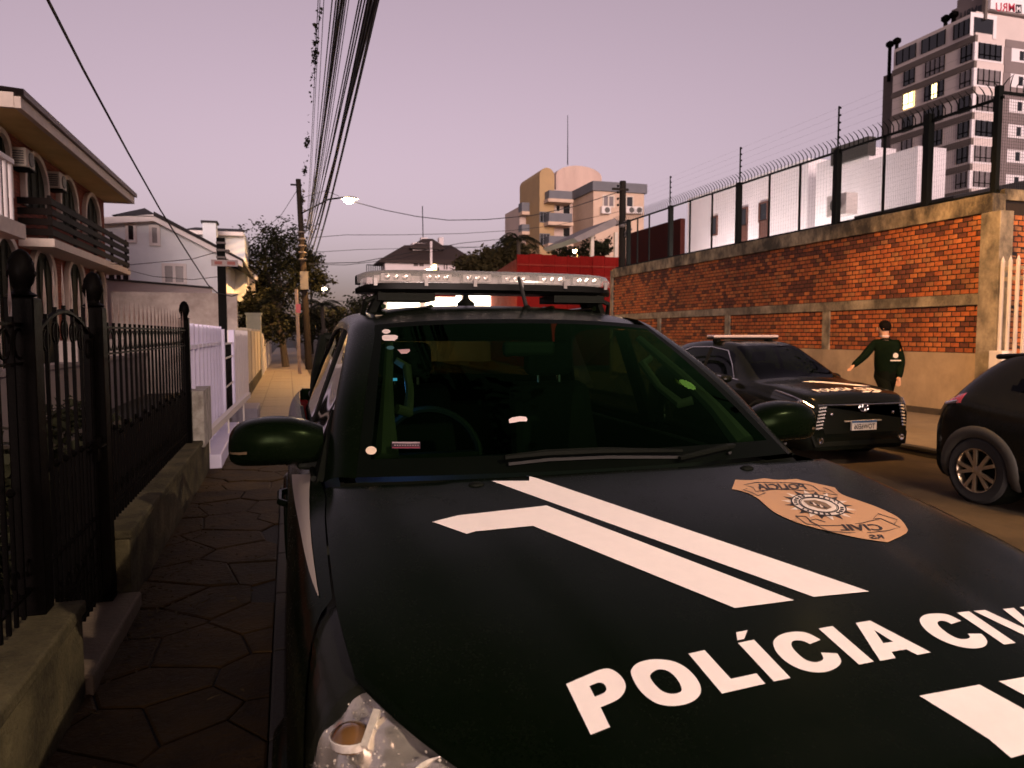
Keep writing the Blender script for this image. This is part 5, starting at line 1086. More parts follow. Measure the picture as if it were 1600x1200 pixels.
# fenders, doors, bed sides
WCS = ((1.52, .28), (4.60, .28)); WR = .37
def inarch(p, r=.455): return any((p.y - a) ** 2 + (p.z - b_) ** 2 < r * r for a, b_ in WCS)
ys = [.58 + i * .03 for i in range(int((5.92 - .58) / .03) + 1)]
nts = 44; tsl = [3.02 + (7 - 3.02) * j / nts for j in range(nts + 1)]
parts = {}
def panel_of(Y, t):
    if Y < .95 and t > 4.0: return 'front_bumper'
    if Y < 2.36: return 'front_fender'
    if Y < 3.44: return 'front_door'
    if Y < 4.48: return 'rear_door'
    return 'bed_side'
def hl_in(Y): return 3.0 if Y > 1.27 else 3 * max(0, (Y - .735) / .54) ** (1 / 3.6)
def hl_edge(Y):
    return 3.02 + (1.05 * min(1, max(0, (1.50 - Y) / .30)) ** .6 if Y < 1.50 else 0)
for sgn in (1, -1):
    fac = {}
    gridp = [[sectq(Y, (hl_edge(Y) + (7 - hl_edge(Y)) * j / nts) * sgn) for j in range(nts + 1)] for Y in ys]
    lg = MB(); lg.grid([[sectq(Y, (hl_in(Y) + (hl_edge(Y) - hl_in(Y)) * j / 14) * sgn) - Vector((0, 0, .004)) for j in range(15)] for Y in [.93 + .02 * q for q in range(29)]]); lo_ = lg.build('headlight_lens', glass('headlight_clear', (.95, .95, .93), gloss=.10), PK, smooth=60)
    for i in range(len(ys) - 1):
        for j in range(nts):
            q = [gridp[i][j], gridp[i][j + 1], gridp[i + 1][j + 1], gridp[i + 1][j]]; c = sum(q, Vector()) / 4
            if inarch(c) and tsl[j] > 4: continue
            Y = ys[i] + .015; nm = panel_of(Y, max(tsl[j], hl_edge(Y))); 
            if nm != 'headlight_lens' and 2.36 < Y < 4.48 and abs(Y - 3.44) < .016: nm = 'door_gap'
            fac.setdefault(nm, []).append(q)
    for nm, fl in fac.items():
        b = MB(); 
        for q in fl: b.add(q, [(0, 1, 2, 3)])
        m_ = {'headlight_lens': glass('headlight_clear', (.95, .95, .93), gloss=.10), 'front_bumper': pblack, 'door_gap': trim}.get(nm, pblack)
        o = b.build(nm, m_, PK, smooth=60, weld=.0005)
        parts[nm, sgn] = o
        for p_ in o.data.polygons: p_.use_smooth = True
    # arch flares
    for wy, wz in WCS:
        b = MB(); P = []
        for k in range(25):
            a = R(-22 + k * 224 / 24); row = []
            for rr_, ou in ((.40, .015), (.43, .026), (.475, .028), (.50, .008), (.505, -.02)):
                y_, z_ = wy + rr_ * math.cos(a), max(.10, wz + rr_ * math.sin(a)); Yc = min(5.9, max(.6, y_))
                best = min((abs(sectq(Yc, t).z - z_), t) for t in [4 + q * .1 for q in range(31)])[1]; xo = abs(sectq(Yc, best).x - XC)
                row.append((XC + sgn * (xo + ou), y_, z_))
            P.append(row)
        b.grid(P); b.build('wheel_arch_flare', pblack, PK, smooth=60)
        MB().lathe([(.41, 0), (.41, -.35 * sgn), (.05, -.35 * sgn)], (XC + sgn * .93, wy, wz), 24, 'x', cap=2).build('wheel_well', trim, PK)
# front end below the hood lip
b = MB(); n = 8
for sgn in (1, -1):
    P = []
    for Y, dz in ((.735, 0), (.66, -.06), (.60, -.16)): P.append([Vector((XC + sgn * u, Y + .30 * (u / .75) ** 3.0 + (.0), 0)) + Vector((0, 0, sectq(.735, .1).z - .012 + dz - .06 * u)) for u in [0, .1, .2, .3, .4, .5, .6, .66]])
    b.grid(P)
b.build('hood_lip', pblack, PK, smooth=50, weld=.001)
b = MB(); b.box(XC - .62, XC + .62, .62, .80, .42, .80); b.build('grille', trim, PK, bevel=.03)
for k in range(4): MB().box(XC - .60, XC + .60, .600, .62, .47 + k * .085, .49 + k * .085).build('grille_bar', trim, PK)
b = MB(); P = []
for z, o_ in ((.16, .06), (.25, 0), (.40, 0), (.45, .05)): P.append([(XC + u, .52 + o_ + .42 * (abs(u) / .9) ** 3.2, z) for u in [-.88 + k * .11 for k in range(17)]])
b.grid(P); b.build('bumper_bar', pblack, PK, smooth=50, solid=.03)
MB().box(XC - .8, XC + .8, .95, 5.6, .05, .35).build('underbody', trim, PK)
# headlights: dark housing, chrome bowl, projector, indicator
chromeb = mat('faceted_chrome', (.90, .82, .72), .2, metal=.75, var=.2, scale=40, bump=.10, bscale=18)
for sgn in (1, -1):
    def hpt(Y, f, d):     # point inside the lamp: f across the lens, d below its surface
        t = hl_in(Y) + (hl_edge(Y) - hl_in(Y)) * f; return sectq(Y, t * sgn) + Vector((-.25 * d * sgn, .2 * d, -d))
    b = MB(); b.grid([[hpt(1.215 + .02 * q, -.02 + 1.04 * j / 10, .012 + .02 * (q < 1)) for j in range(11)] for q in range(15)]); b.build('headlight_bezel', mat('lamp_bezel_black', (.010, .011, .006), .25, spec=.2, var=.2), PK, smooth=50)
    b = MB(); b.grid([[hpt(.93 + .02 * q, -.03 + 1.06 * j / 14, .020 + .006 * math.sin(q * 1.1) * math.sin(j * .9)) for j in range(15)] for q in range(16)]); bw = b.build('headlight_reflector', chromeb, PK, smooth=20)
    fc = MB(); rh = random.Random(5)
    for k in range(230):
        p = hpt(rh.uniform(.94, 1.22), rh.uniform(.02, .98), rh.uniform(.006, .017)); s_ = rh.uniform(.0012, .0032); n1_ = Vector((rh.gauss(0, 1), rh.gauss(0, 1), rh.gauss(0, .5))).normalized(); n2_ = n1_.cross(Vector((rh.gauss(0, 1), rh.gauss(0, 1), rh.gauss(0, 1)))).normalized()
        fc.add([p - n1_ * s_, p + n2_ * s_, p + n1_ * s_, p - n2_ * s_], [(0, 1, 2, 3)])
    fc.build('reflector_facets', mat('bright_facet', (.9, .82, .72), .15, metal=.35, var=.3, scale=90), bw, fix=False, kind='stuff')
    c = hpt(1.165, .34, .018); MB().lathe([(.030, -.01), (.032, .008), (.024, .018), (.012, .024), (.002, .025)], tuple(c), 18, cap=2).build('projector_lens', mat('amber_lens', (.12, .06, .02), .1, coat=1), bw, smooth=True); MB().lathe([(.033, -.006), (.036, .008), (.0345, .009), (.032, .004)], tuple(c), 18, cap=0).build('projector_ring', MATS['bright_facet'], bw, smooth=True)
    MB().bar(hpt(1.13, .30, .016), hpt(1.175, .05, .014), .012, .01).build('bezel_strip', MATS['bright_facet'], bw); MB().bar(hpt(1.20, .98, .006), hpt(1.0, .97, .006), .016, .012).build('side_bezel', MATS['bright_facet'], bw)
    for yy_, ff in ((1.06, .45), (1.0, .75), (1.0, .12)):
        c = hpt(yy_, ff, .030); MB().lathe([(.045, .024), (.040, .010), (.025, .0), (.004, -.003)], tuple(c), 20, cap=0).build('reflector_bowl', MATS['bright_facet'], bw, smooth=True); MB().lathe([(.009, 0), (.010, .016), (.003, .022)], tuple(c), 10).build('bulb', mat('bulb_glass', (.7, .62, .5), .1), bw, smooth=True)
    for q in range(7): MB().bar(hpt(1.115 - q * .002, .42 + q * .055, .022), hpt(1.085 - q * .002, .44 + q * .055, .026), .004, .010).build('reflector_flute', mat('flute_lilac', (.50, .42, .48), .25, metal=.7), bw)
    b = MB(); b.prism([hpt(1.09, .66, .012), hpt(1.10, .80, .012), hpt(.98, .86, .016), hpt(.98, .60, .016)], (0, 0, -.01)); b.build('inner_divider', MATS['lamp_bezel_black'], bw)
# cab: windscreen, roof, pillars, side glass
wsb = lambda c: Vector((XC + .755 * c, 2.085 + .12 * c * c, 1.203 - .008 * c * c))
wst = lambda c: Vector((XC + .605 * c, 2.93 + .07 * c * c, 1.682 - .025 * abs(c) ** 2.5))
def wsp(r, c): p = wsb(c).lerp(wst(c), r); return p + Vector((0, -.022, .016)) * math.sin(math.pi * r)
gl, fr = MB(), MB(); n, m2 = 24, 40
for i in range(n):
    for j in range(m2):
        q = [wsp(i / n, -1 + 2 * j / m2), wsp(i / n, -1 + 2 * (j + 1) / m2), wsp((i + 1) / n, -1 + 2 * (j + 1) / m2), wsp((i + 1) / n, -1 + 2 * j / m2)]
        edge = j < 1 or j >= m2 - 1 or i < 2 or i >= n - 1
        (fr if edge else gl).add(q, [(0, 1, 2, 3)])
ws = gl.build('windscreen', wscreen, PK, weld=.0005)
fritm = mat('black_frit', (.002, .003, .002), .45, var=.2, spec=.02); ft_ = fr.build('black_border', fritm, ws, weld=.0005)
for o in (ws, ft_):
    for p_ in o.data.polygons: p_.use_smooth = True
cowl = MB(); P = []
for i in range(4): P.append([Vector((XC + .80 * c, 0, 0)) + Vector((0, (2.05 + .12 * c * c) * (1 - i / 3) + (2.11 + .12 * c * c) * i / 3, 1.185 - .01 * c * c - .012 * math.sin(math.pi * i / 3))) for c in [-1 + k / 12 for k in range(25)]])
cowl.grid(P); cowl.build('cowl_panel', trim, PK, smooth=50)
rz = lambda r: crv([1.682, 1.730, 1.757, 1.757, 1.735], [0, .15, .4, .75, 1], r)
P = []
for i in range(21):
    r_ = i / 20; row = []
    for k in range(33):
        c = -1 + k / 16; y_ = wst(c).y + (4.34 - .06 * c * c - wst(c).y) * r_; row.append(Vector((XC + (.605 + .035 * math.sin(math.pi * min(1, r_ * 1.3 + .0) * .5)) * c, y_, rz(r_) - .035 * abs(c) ** 2.5 - .012 * (abs(c) ** 8))))
    P.append(row)
roof = MB(); roof.grid(P); roof.build('roof', pblack, PK, smooth=60)
for sgn in (1, -1):
    for u0 in (.30, .52): MB().tube([(XC + sgn * u0, 3.4, rz(.3) - .004), (XC + sgn * u0, 4.2, rz(.9) - .008)], .012, 6).build('roof_rib', pblack, PK)
    Wk = [0, 1, 2, 2.4, 3, 4, 4.3, 5]
    Wv = [Vector(v) for v in ((.755, 2.20, 1.193), (.682, 2.58, 1.44), (.605, 3.0, 1.655), (.622, 3.2, 1.695), (.638, 3.65, 1.715), (.636, 4.22, 1.69), (.66, 4.35, 1.60), (.75, 4.5, 1.18))]
    Gv = [Vector(v) for v in ((.845, 2.30, 1.165), (.785, 2.62, 1.40), (.708, 3.08, 1.612), (.70, 3.3, 1.64), (.702, 3.75, 1.648), (.712, 4.12, 1.615), (.74, 4.24, 1.53), (.85, 4.44, 1.19))]
    P = []; 
    for k in range(61):
        s_ = k / 12; a, c = crv(Wv, Wk, s_), crv(Gv, Wk, s_); mid = (a + c) / 2 + Vector((.022, -.004, .02)); row = []
        for q in range(7):
            f_ = q / 6; p = a * (1 - f_) ** 2 + mid * 2 * f_ * (1 - f_) + c * f_ * f_; row.append((XC + sgn * p.x, p.y, p.z))
        P.append(row)
    b = MB(); b.grid(P); b.build('door_frame_and_pillar', pblack, PK, smooth=60)
    # glass follows the frame down to the belt
    def gtop(Y):
        lo, hi = 0., 5.
        for _ in range(30):
            md = (lo + hi) / 2
            if crv(Gv, Wk, md).y < Y: lo = md
            else: hi = md
        return crv(Gv, Wk, lo)
    for nm, ya, yb in (('front_side_glass', 2.34, 3.40), ('rear_side_glass', 3.48, 4.38)):
        P = []
        for k in range(25):
            Y = ya + (yb - ya) * k / 24; g = gtop(Y); bl = Vector((.866, Y, 1.17 + .012 * (Y - 2.5))); P.append([(XC + sgn * (g.lerp(bl, q / 4).x - .012), Y, g.lerp(bl, q / 4).z) for q in range(5)])
        b = MB(); b.grid(P); b.build(nm, sglass, PK, smooth=60)
    MB().prism([(XC + sgn * .862, 3.39, 1.17), (XC + sgn * .862, 3.49, 1.17), (XC + sgn * .70, 3.49, 1.64), (XC + sgn * .70, 3.39, 1.64)], (-.03 * sgn, 0, 0)).build('centre_pillar', trim, PK)
    MB().tube([(XC + sgn * .872, 2.34 + k * .105, 1.172 + .012 * k * .105) for k in range(21)], .010, 6).build('belt_moulding', trim, PK)
    for yh in (3.2, 4.2): MB().tube([(XC + sgn * .955, yh - .11, .93), (XC + sgn * .985, yh - .08, .935), (XC + sgn * .985, yh + .08, .94), (XC + sgn * .955, yh + .11, .94)], .014, 8).build('door_handle', pblack, parts['front_door' if yh < 3.4 else 'rear_door', sgn])
b = MB(); P = []
for i in range(6): P.append([Vector((XC + (.61 + .12 * i / 5) * c, 4.34 + .16 * i / 5 - .06 * c * c, 1.715 - .56 * i / 5 - .03 * c * c)) for c in [-1 + k / 8 for k in range(17)]])
b.grid(P[1:4]); b.build('rear_window', glass('rear_glass', (.12, .085, .04)), PK); b = MB(); b.grid(P[3:]); b.grid(P[:2]); b.build('cab_back', pblack, PK)
# load bed
b = MB(); b.box(XC - .80, XC + .80, 4.56, 5.84, 1.14, 1.19); b.build('tonneau_cover', mat('tonneau_grey', (.10, .09, .085), .7, var=.2, bump=.3, bscale=200), PK, bevel=.02)
MB().box(XC - .86, XC + .86, 5.86, 5.93, .45, 1.20).build('tailgate', pblack, PK, bevel=.02)
for sgn in (1, -1): MB().box(XC + sgn * .85 - .05, XC + sgn * .85 + .05, 5.80, 5.95, .78, 1.12).build('tail_lamp', mat('tail_red', (.35, .01, .01), .2, coat=1), PK, bevel=.015); MB().tube([(XC + sgn * .80, 4.62, 1.17), (XC + sgn * .78, 4.75, 1.36), (XC + sgn * .72, 4.95, 1.60)], .03, 8).build('roll_bar', trim, PK)
MB().tube([(XC - .72, 4.95, 1.60), (XC + .72, 4.95, 1.60)], .03, 8).build('roll_bar', trim, PK)
# wheels
def wheel(par, c, r, w, sgn, axis='x', spokes=6, rim_m=None, style=0):
    c = Vector(c); hw = w / 2
    ty = MB(); ty.lathe([(r * .62, -hw * .9), (r * .9, -hw), (r * .985, -hw * .8), (r, -hw * .4), (r, hw * .4), (r * .985, hw * .8), (r * .9, hw), (r * .62, hw * .9)], tuple(c), 40, 'x', cap=0); t = ty.build('tyre', rubber, par, smooth=35)
    rm = MB(); o = sgn * hw
    rm.lathe([(r * .63, o * .95), (r * .66, o * 1.0), (r * .64, o * .99), (r * .60, o * .80), (r * .58, -o * .8)], tuple(c), 40, 'x', cap=0); rim = rm.build('rim', rim_m or chrome, par, smooth=35)
    MB().lathe([(r * .575, o * .45), (r * .02, o * .42)], tuple(c), 24, 'x', cap=2).build('brake_disc', trim, rim)
    for k in range(spokes):
        for d in ((-.13, .13) if style else (0,)):
            a = 2 * math.pi * k / spokes + d * .55; a2 = 2 * math.pi * k / spokes + d * 1.9
            p0 = c + Vector((o * .86, math.cos(a) * r * .12, math.sin(a) * r * .12)); p1 = c + Vector((o * .93, math.cos(a2) * r * .62, math.sin(a2) * r * .62)); MB().bar(p0, p1, r * (.10 if style else .17), .03, up=(1, 0, 0)).build('spoke', rim_m or chrome, rim)
    MB().lathe([(r * .15, o * .80), (r * .14, o * .95), (r * .08, o * 1.0), (.005, o * 1.0)], tuple(c), 16, 'x').build('hub_cap', rim_m or chrome, rim, smooth=True)
    return t
alloy = mat('alloy', (.40, .37, .33), .3, metal=.9, var=.2, scale=10)
for sgn in (1, -1):
    for wy, wz in WCS: wheel(PK, (XC + sgn * .82, wy, wz - .02), .385, .26, sgn, rim_m=alloy)
# side decal on the fenders and front doors, both sides
fb = MB(); fb.grid([[sectq(Y, -(3.05 + 2.4 * j / 24)) for j in range(25)] for Y in [1.2 + .04 * i for i in range(60)]]); bvf = BVHTree.FromPolygons([Vector(v) for v in fb.v], fb.f)
rows_ = [((457, 742), (487, 742)), ((459, 765), (485, 765)), ((463, 790), (485, 790)), ((468, 815), (486, 815)), ((473, 840), (488, 840)), ((478, 865), (490.5, 865)), ((484, 890), (494, 890)), ((491, 912), (497, 912)), ((499, 932), (500.5, 932))]
for sgn in (-1, 1):
    P = []
    for l_, r_ in rows_:
        row = []
        for k in range(5):
            h = bvf.ray_cast(CAM, ray(l_[0] + (r_[0] - l_[0]) * k / 4, l_[1]).normalized()); p = h[0] if h[0] is not None else at(l_[0], l_[1], X=-.02)
            p = p + Vector((-.003, 0, .002)); row.append(p if sgn < 0 else Vector((2 * XC - p.x, p.y, p.z)))
        P.append(row)
    b = MB(); b.grid(P); b.build('side_stripe', mat('shaded_side_vinyl', (.26, .22, .19), .55, var=.12), PK, smooth=60)  # white stripe; the shade on the flank is put into its grey colour
# mirrors
for sgn in (1, -1):
    b = MB(); P = []
    keys = [0, .06, .14, .22, .27, .295, .30]; hz = [.060, .074, .080, .077, .066, .040, .004]; dz_ = [.055, .075, .085, .08, .06, .035, .004]; zc = [1.252, 1.262, 1.268, 1.265, 1.257, 1.250, 1.246]
    for k in range(25):
        x = .30 * (1 - (1 - k / 24) ** 1.6); h = crv(hz, keys, x); d = crv(dz_, keys, x); z = crv(zc, keys, x); row = []
        for q in range(21):
            a = 2 * math.pi * q / 20; cy_, sy_ = math.cos(a), math.sin(a); yv = -abs(cy_) ** .8 * d * 1.25 if cy_ < 0 else abs(cy_) ** .45 * d * .6; zv = abs(sy_) ** .6 * h * (1 if sy_ > 0 else -1)
            row.append((XC + sgn * (.835 + x), 2.55 + .05 * x + yv, z + zv))
        P.append(row)
    b.grid(P); b.add([P[0][q] for q in range(20)], [tuple(range(20))]); mo = b.build('mirror_housing', pblack, PK, smooth=60)
    b = MB(); P2 = []
    for k in range(15, 24):
        x = .30 * (1 - (1 - k / 24) ** 1.6); h = crv(hz, keys, x); d = crv(dz_, keys, x); z = crv(zc, keys, x); P2.append([(XC + sgn * (.835 + x), 2.55 + .05 * x - math.sqrt(max(.05, 1 - f_ * f_)) ** .8 * d * 1.28 - .002, z + f_ * h) for f_ in (-.34, -.28, -.22)])
    b.grid(P2); b.build('indicator_strip', mat('indicator_lens', (.10, .07, .04), .15, coat=1), mo, smooth=50)
    MB().bar((XC + sgn * .80, 2.55, 1.185), (XC + sgn * .92, 2.54, 1.20), .09, .05).build('mirror_arm', trim, mo, bevel=.01)
    MB().box(XC + sgn * 1.0 - .11, XC + sgn * 1.0 + .12, 2.605, 2.61, 1.20, 1.32).build('mirror_glass', chrome, mo)
    MB().prism([(XC + sgn * .866, 2.30, 1.168), (XC + sgn * .866, 2.62, 1.172), (XC + sgn * .80, 2.60, 1.36)], (-.02 * sgn, 0, 0)).build('quarter_trim', trim, PK)
# stickers on the glass
stk = mat('sticker_white', (.62, .52, .50), .5, var=.15, scale=60)
bvw = BVHTree.FromPolygons([Vector(v) for v in gl.v + fr.v], gl.f + [tuple(i + len(gl.v) for i in f) for f in fr.f])
def on_glass(px, py, lift=.002):
    h = bvw.ray_cast(CAM, ray(px, py).normalized()); 
    if h[0] is None: return at(px, py, Y=2.7)
    n = h[1] if h[1].y < 0 else -h[1]; return h[0] + n * lift
def sticker(name, pts, m, lift=.002): MB().add([on_glass(x, y, lift) for x, y in pts], [tuple(range(len(pts)))]).build(name, m, ws, fix=False)
el = lambda cx_, cy_, a, b_: [(cx_ + a * math.cos(k * math.pi / 9), cy_ + b_ * math.sin(k * math.pi / 9)) for k in range(18)]
sticker('sticker', el(603.5, 518.5, 6.5, 3.5), stk); sticker('sticker', [(597, 526), (600, 524), (618, 524), (622, 526), (621, 530), (616, 533), (601, 533), (597.5, 531)], stk); sticker('sticker', el(610, 544, 6, 3), mat('sticker_teal', (.02, .08, .09), .5)); sticker('sticker', [(621, 547), (640, 546), (641, 549), (636, 553), (627, 553.5)], mat('sticker_pink', (.40, .26, .26), .5, var=.2)); sticker('sticker', el(580, 704.5, 8.5, 6.5), mat('sticker_cream', (.62, .50, .38), .5, var=.1))
sticker('sticker', [(612, 691), (657, 691), (657, 702), (612, 702)], mat('sticker_dark', (.02, .01, .015), .5)); sticker('sticker', [(613, 691.5), (656, 691.5), (656, 694), (613, 694)], mat('sticker_grey', (.32, .24, .26), .5, var=.5, scale=300), .003); sticker('sticker', [(613, 699.5), (656, 699), (656, 701.5), (613, 701.5)], mat('sticker_maroon', (.16, .03, .05), .5), .003)
for k in range(10): sticker('sticker', [(616 + k * 4, 696), (618.5 + k * 4, 696), (618.5 + k * 4, 697.6), (616 + k * 4, 697.6)], MATS['sticker_grey'], .003)
sticker('sticker', [(795, 656), (800, 653), (812, 651), (822, 652), (824, 656), (823, 659), (812, 659), (803, 661), (796, 662)], stk)
# wipers
for pts in ([(788, 723), (850, 716), (940, 712), (1062, 712)], [(1058, 724), (1130, 706), (1222, 688)]):
    b = MB(); q_ = [on_glass(x, y, .022) for x, y in pts]; b.tube(q_, [.008] + [.011] * (len(pts) - 2) + [.006], 6); w_ = b.build('wiper', trim, PK)
    b = MB(); b.tube([on_glass(x + 6, y + 5, .008) for x, y in pts], .006, 4); b.build('wiper_blade', rubber, w_)
# interior
dk = mat('cabin_dark', (.012, .014, .010), .7, var=.3, scale=10); seatm = mat('seat_fabric', (.010, .012, .009), .9, var=.3, scale=40); beige = mat('cabin_beige', (.17, .14, .10), .7, var=.15)
inn = MB(); P = []
for y_, z_ in ((2.25, 1.15), (2.45, 1.175), (2.68, 1.16), (2.76, 1.08), (2.74, .75)): P.append([(XC + u, y_ + .03 * (1 - (u / .7) ** 2), z_ - .02 * (u / .7) ** 2) for u in (-.74, -.5, -.25, 0, .25, .5, .74)])
inn.grid(P); inn.build('dashboard', dk, PK, smooth=50)
MB().box(XC - .80, XC + .80, 2.3, 4.45, .32, .38).build('cabin_floor', dk, PK); MB().box(XC - .58, XC + .58, 3.2, 4.3, rz(.4) - .07, rz(.4) - .055).build('headliner', beige, PK)
for sgn in (1, -1):
    MB().prism([(XC + sgn * .84, 2.4, .4), (XC + sgn * .84, 4.45, .4), (XC + sgn * .835, 4.45, 1.15), (XC + sgn * .835, 2.4, 1.13)], (-.05 * sgn, 0, 0)).build('door_card', dk, PK)
    sx_ = XC + sgn * .38
    b = MB(); b.box(sx_ - .25, sx_ + .25, 3.0, 3.5, .62, .78); b.build('seat_cushion', seatm, PK, bevel=.05)
    b = MB(); b.prism([(sx_ - .25, 3.42, .72), (sx_ + .25, 3.42, .72), (sx_ + .22, 3.62, 1.36), (sx_ - .22, 3.62, 1.36)], (0, .12, .02)); b.build('seat_back', seatm, PK, bevel=.05)
    MB().box(sx_ - .13, sx_ + .13, 3.64, 3.74, 1.40, 1.58).build('headrest', seatm, PK, bevel=.04)
    MB().tube([(sx_ - .06, 3.67, 1.34), (sx_ - .06, 3.68, 1.44)], .008, 6).build('headrest_post', chrome, PK); MB().tube([(sx_ + .06, 3.67, 1.34), (sx_ + .06, 3.68, 1.44)], .008, 6).build('headrest_post', chrome, PK)
    # inner pillar trim and grab handle
    ins = lambda r, c, d: wsp(r, c * sgn) + Vector((0, .5, -.86)) * d
    MB().tube([ins(.95, .90, .05), ins(.6, .90, .05), ins(.35, .895, .05), ins(.14, .885, .06)], [.016, .020, .028, .042], 8).build('pillar_trim', beige, PK, smooth=True)
    MB().tube([ins(.80, .86, .07), ins(.79, .79, .10), ins(.62, .775, .12), ins(.48, .79, .11), ins(.46, .85, .08)], [.014, .018, .016, .020, .018], 8).build('grab_handle', beige, PK, smooth=True)
MB().box(XC - .65, XC + .65, 4.22, 4.36, .7, 1.22).build('rear_bench_back', seatm, PK, bevel=.05)
swc = Vector((XC - .42, 2.78, 1.155)); tl_ = R(28); ax1, ax2 = Vector((1, 0, 0)), Vector((0, math.sin(tl_), math.cos(tl_)))
MB().tube([swc + ax1 * .19 * math.cos(k * math.pi / 16) + ax2 * .19 * math.sin(k * math.pi / 16) for k in range(33)], .016, 8).build('steering_wheel', dk, PK, smooth=True)
for a_ in (0, math.pi, -math.pi / 2): MB().bar(swc, swc + ax1 * .18 * math.cos(a_) + ax2 * .18 * math.sin(a_), .05, .02).build('wheel_spoke', dk, PK)
MB().box(XC - .11, XC + .11, 2.84, 2.88, 1.53, 1.59).build('rear_view_mirror', dk, PK, bevel=.015)
# a small lit screen on the dash throws blue light on the pillar
scr = thing('dash_screen', 'small blue lit device on the dashboard by the left pillar', 'screen', (XC - .62, 2.5, 1.2))
p = on_glass(611, 560, -.09); MB().cbox(p, (.028, .012, .016)).build('case', dk, scr); MB().box(p.x - .012, p.x + .012, p.y - .0085, p.y - .0065, p.z - .005, p.z + .005).build('display', mat('blue_display', (.1, .3, .6), .3, emit=(.10, .45, 1), estr=.7), scr)
ld = bpy.data.lights.new('screen_glow', 'POINT'); lo = bpy.data.objects.new('screen_glow', ld); COL.objects.link(lo); ld.energy = .3; ld.color = (.08, .26, 1); ld.shadow_soft_size = .03; lo.parent = scr; lo.location = p + Vector((.045, .03, -.03)) - WL[scr.name]
# light bar on the roof
lb = thing('emergency_light_bar', 'long clear emergency light bar mounted across the pickup roof', 'light bar', (XC, 3.42, 1.78))
LY = 3.45
def barloft(name, m, z0, z1, prof, par, **k):
    b = MB(); P = []
    for i in range(41):
        f_ = -1 + i / 20; e = (1 - abs(f_) ** 9) ** .6 if abs(f_) < 1 else .05; yo = .07 * f_ * f_; row = [(XC + .632 * f_, LY + yo + d * (.35 + .65 * e), z0 + (z1 - z0) * (h if h < .5 else .5 + (h - .5) * (.2 + .8 * e))) for d, h in prof]; P.append(row)
    b.grid(P); return b.build(name, m, par, **k)
base = barloft('base', mat('bar_black', (.004, .004, .0035), .4, var=.2, spec=.1), 1.805, 1.852, [(-.11, .1), (-.14, .4), (-.14, 1), (.14, 1), (.14, .4), (.11, .1), (-.11, .1)], lb, smooth=40)
lensm = bpy.data.materials.new('clear_ribbed_lens'); lensm.use_nodes = True; n_ = lensm.node_tree; n_.nodes.clear(); o_ = n_.nodes.new('ShaderNodeOutputMaterial'); t_ = n_.nodes.new('ShaderNodeBsdfTransparent'); g_ = n_.nodes.new('ShaderNodeBsdfGlossy'); d_ = n_.nodes.new('ShaderNodeBsdfDiffuse'); g_.inputs['Roughness'].default_value = .12
d_.inputs[0].default_value = (.8, .76, .72, 1); m1 = n_.nodes.new('ShaderNodeMixShader'); m1.inputs[0].default_value = .20; m2_ = n_.nodes.new('ShaderNodeMixShader'); lw_ = n_.nodes.new('ShaderNodeFresnel'); lw_.inputs[0].default_value = 1.5; t_.inputs[0].default_value = (.9, .87, .85, 1)
n_.links.new(t_.outputs[0], m1.inputs[1]); n_.links.new(d_.outputs[0], m1.inputs[2]); n_.links.new(lw_.outputs[0], m2_.inputs[0]); n_.links.new(m1.outputs[0], m2_.inputs[1]); n_.links.new(g_.outputs[0], m2_.inputs[2]); n_.links.new(m2_.outputs[0], o_.inputs[0])
lens = barloft('clear_lens', lensm, 1.853, 1.918, [(-.137, 0), (-.135, .45), (-.10, .92), (0, 1.0), (.10, .92), (.135, .45), (.137, 0)], lb, smooth=60)
modm = mat('led_module_grey', (.22, .20, .19), .35, metal=.5, var=.3, scale=40)
for k in range(6):
    x = XC - .535 + k * .187; mo = MB().box(x, x + .14, LY - .10 + .07 * ((x + .07 - XC) / .67) ** 2, LY - .06 + .07 * ((x + .07 - XC) / .67) ** 2, 1.858, 1.898).build('led_module', modm, lb, bevel=.004)
    for q in range(3): MB().lathe([(.014, 0), (.012, -.008), (.004, -.010)], (x + .03 + q * .04, LY - .10 + .07 * ((x + .07 - XC) / .67) ** 2, 1.879), 10, 'y').build('led', chrome, mo)
    MB().box(x, x + .14, LY + .06, LY + .10, 1.858, 1.898).build('led_module', modm, lb, bevel=.004)
    xx = XC - .56 + k * .224; MB().box(xx - .008, xx + .008, LY - .147 + .07 * ((xx - XC) / .67) ** 2, LY - .135 + .07 * ((xx - XC) / .67) ** 2, 1.838, 1.872).build('clip', modm, lb)
MB().box(XC - .56, XC + .56, LY - .03, LY + .03, 1.854, 1.89).build('circuit_tray', modm, lb)
for sgn in (1, -1):
    for yy_ in (-.07, .07): MB().bar((XC + sgn * .57, LY + yy_ + .05, 1.70), (XC + sgn * .52, LY + yy_ + .03, 1.81), .05, .03).build('foot', trim, lb)
    MB().box(XC + sgn * .42 - .13, XC + sgn * .42 + .13, LY - .10, LY + .12, 1.772, 1.806).build('mount_plate', trim, lb)
    MB().tube([(XC + sgn * .53, LY - .02, 1.80), (XC + sgn * .60, LY - .04, 1.77), (XC + sgn * .61, LY, 1.71)], .012, 6).build('bracket', trim, lb)
an = thing('roof_antenna', 'stubby tilted black antenna at the front of the pickup roof', 'antenna', (1.0, 3.2, 1.74)); p = at(823, 492, Y=3.22); q = at(810, 433, Y=3.16)
MB().lathe([(.045, 0), (.04, .02), (.022, .05), (.012, .06)], (p.x, p.y, p.z - .015), 12, sx=.8, sy=1.3).build('base', trim, an, smooth=True); MB().tube([p + Vector((0, 0, .03)), q], [.010, .007], 8).build('whip', rubber, an)
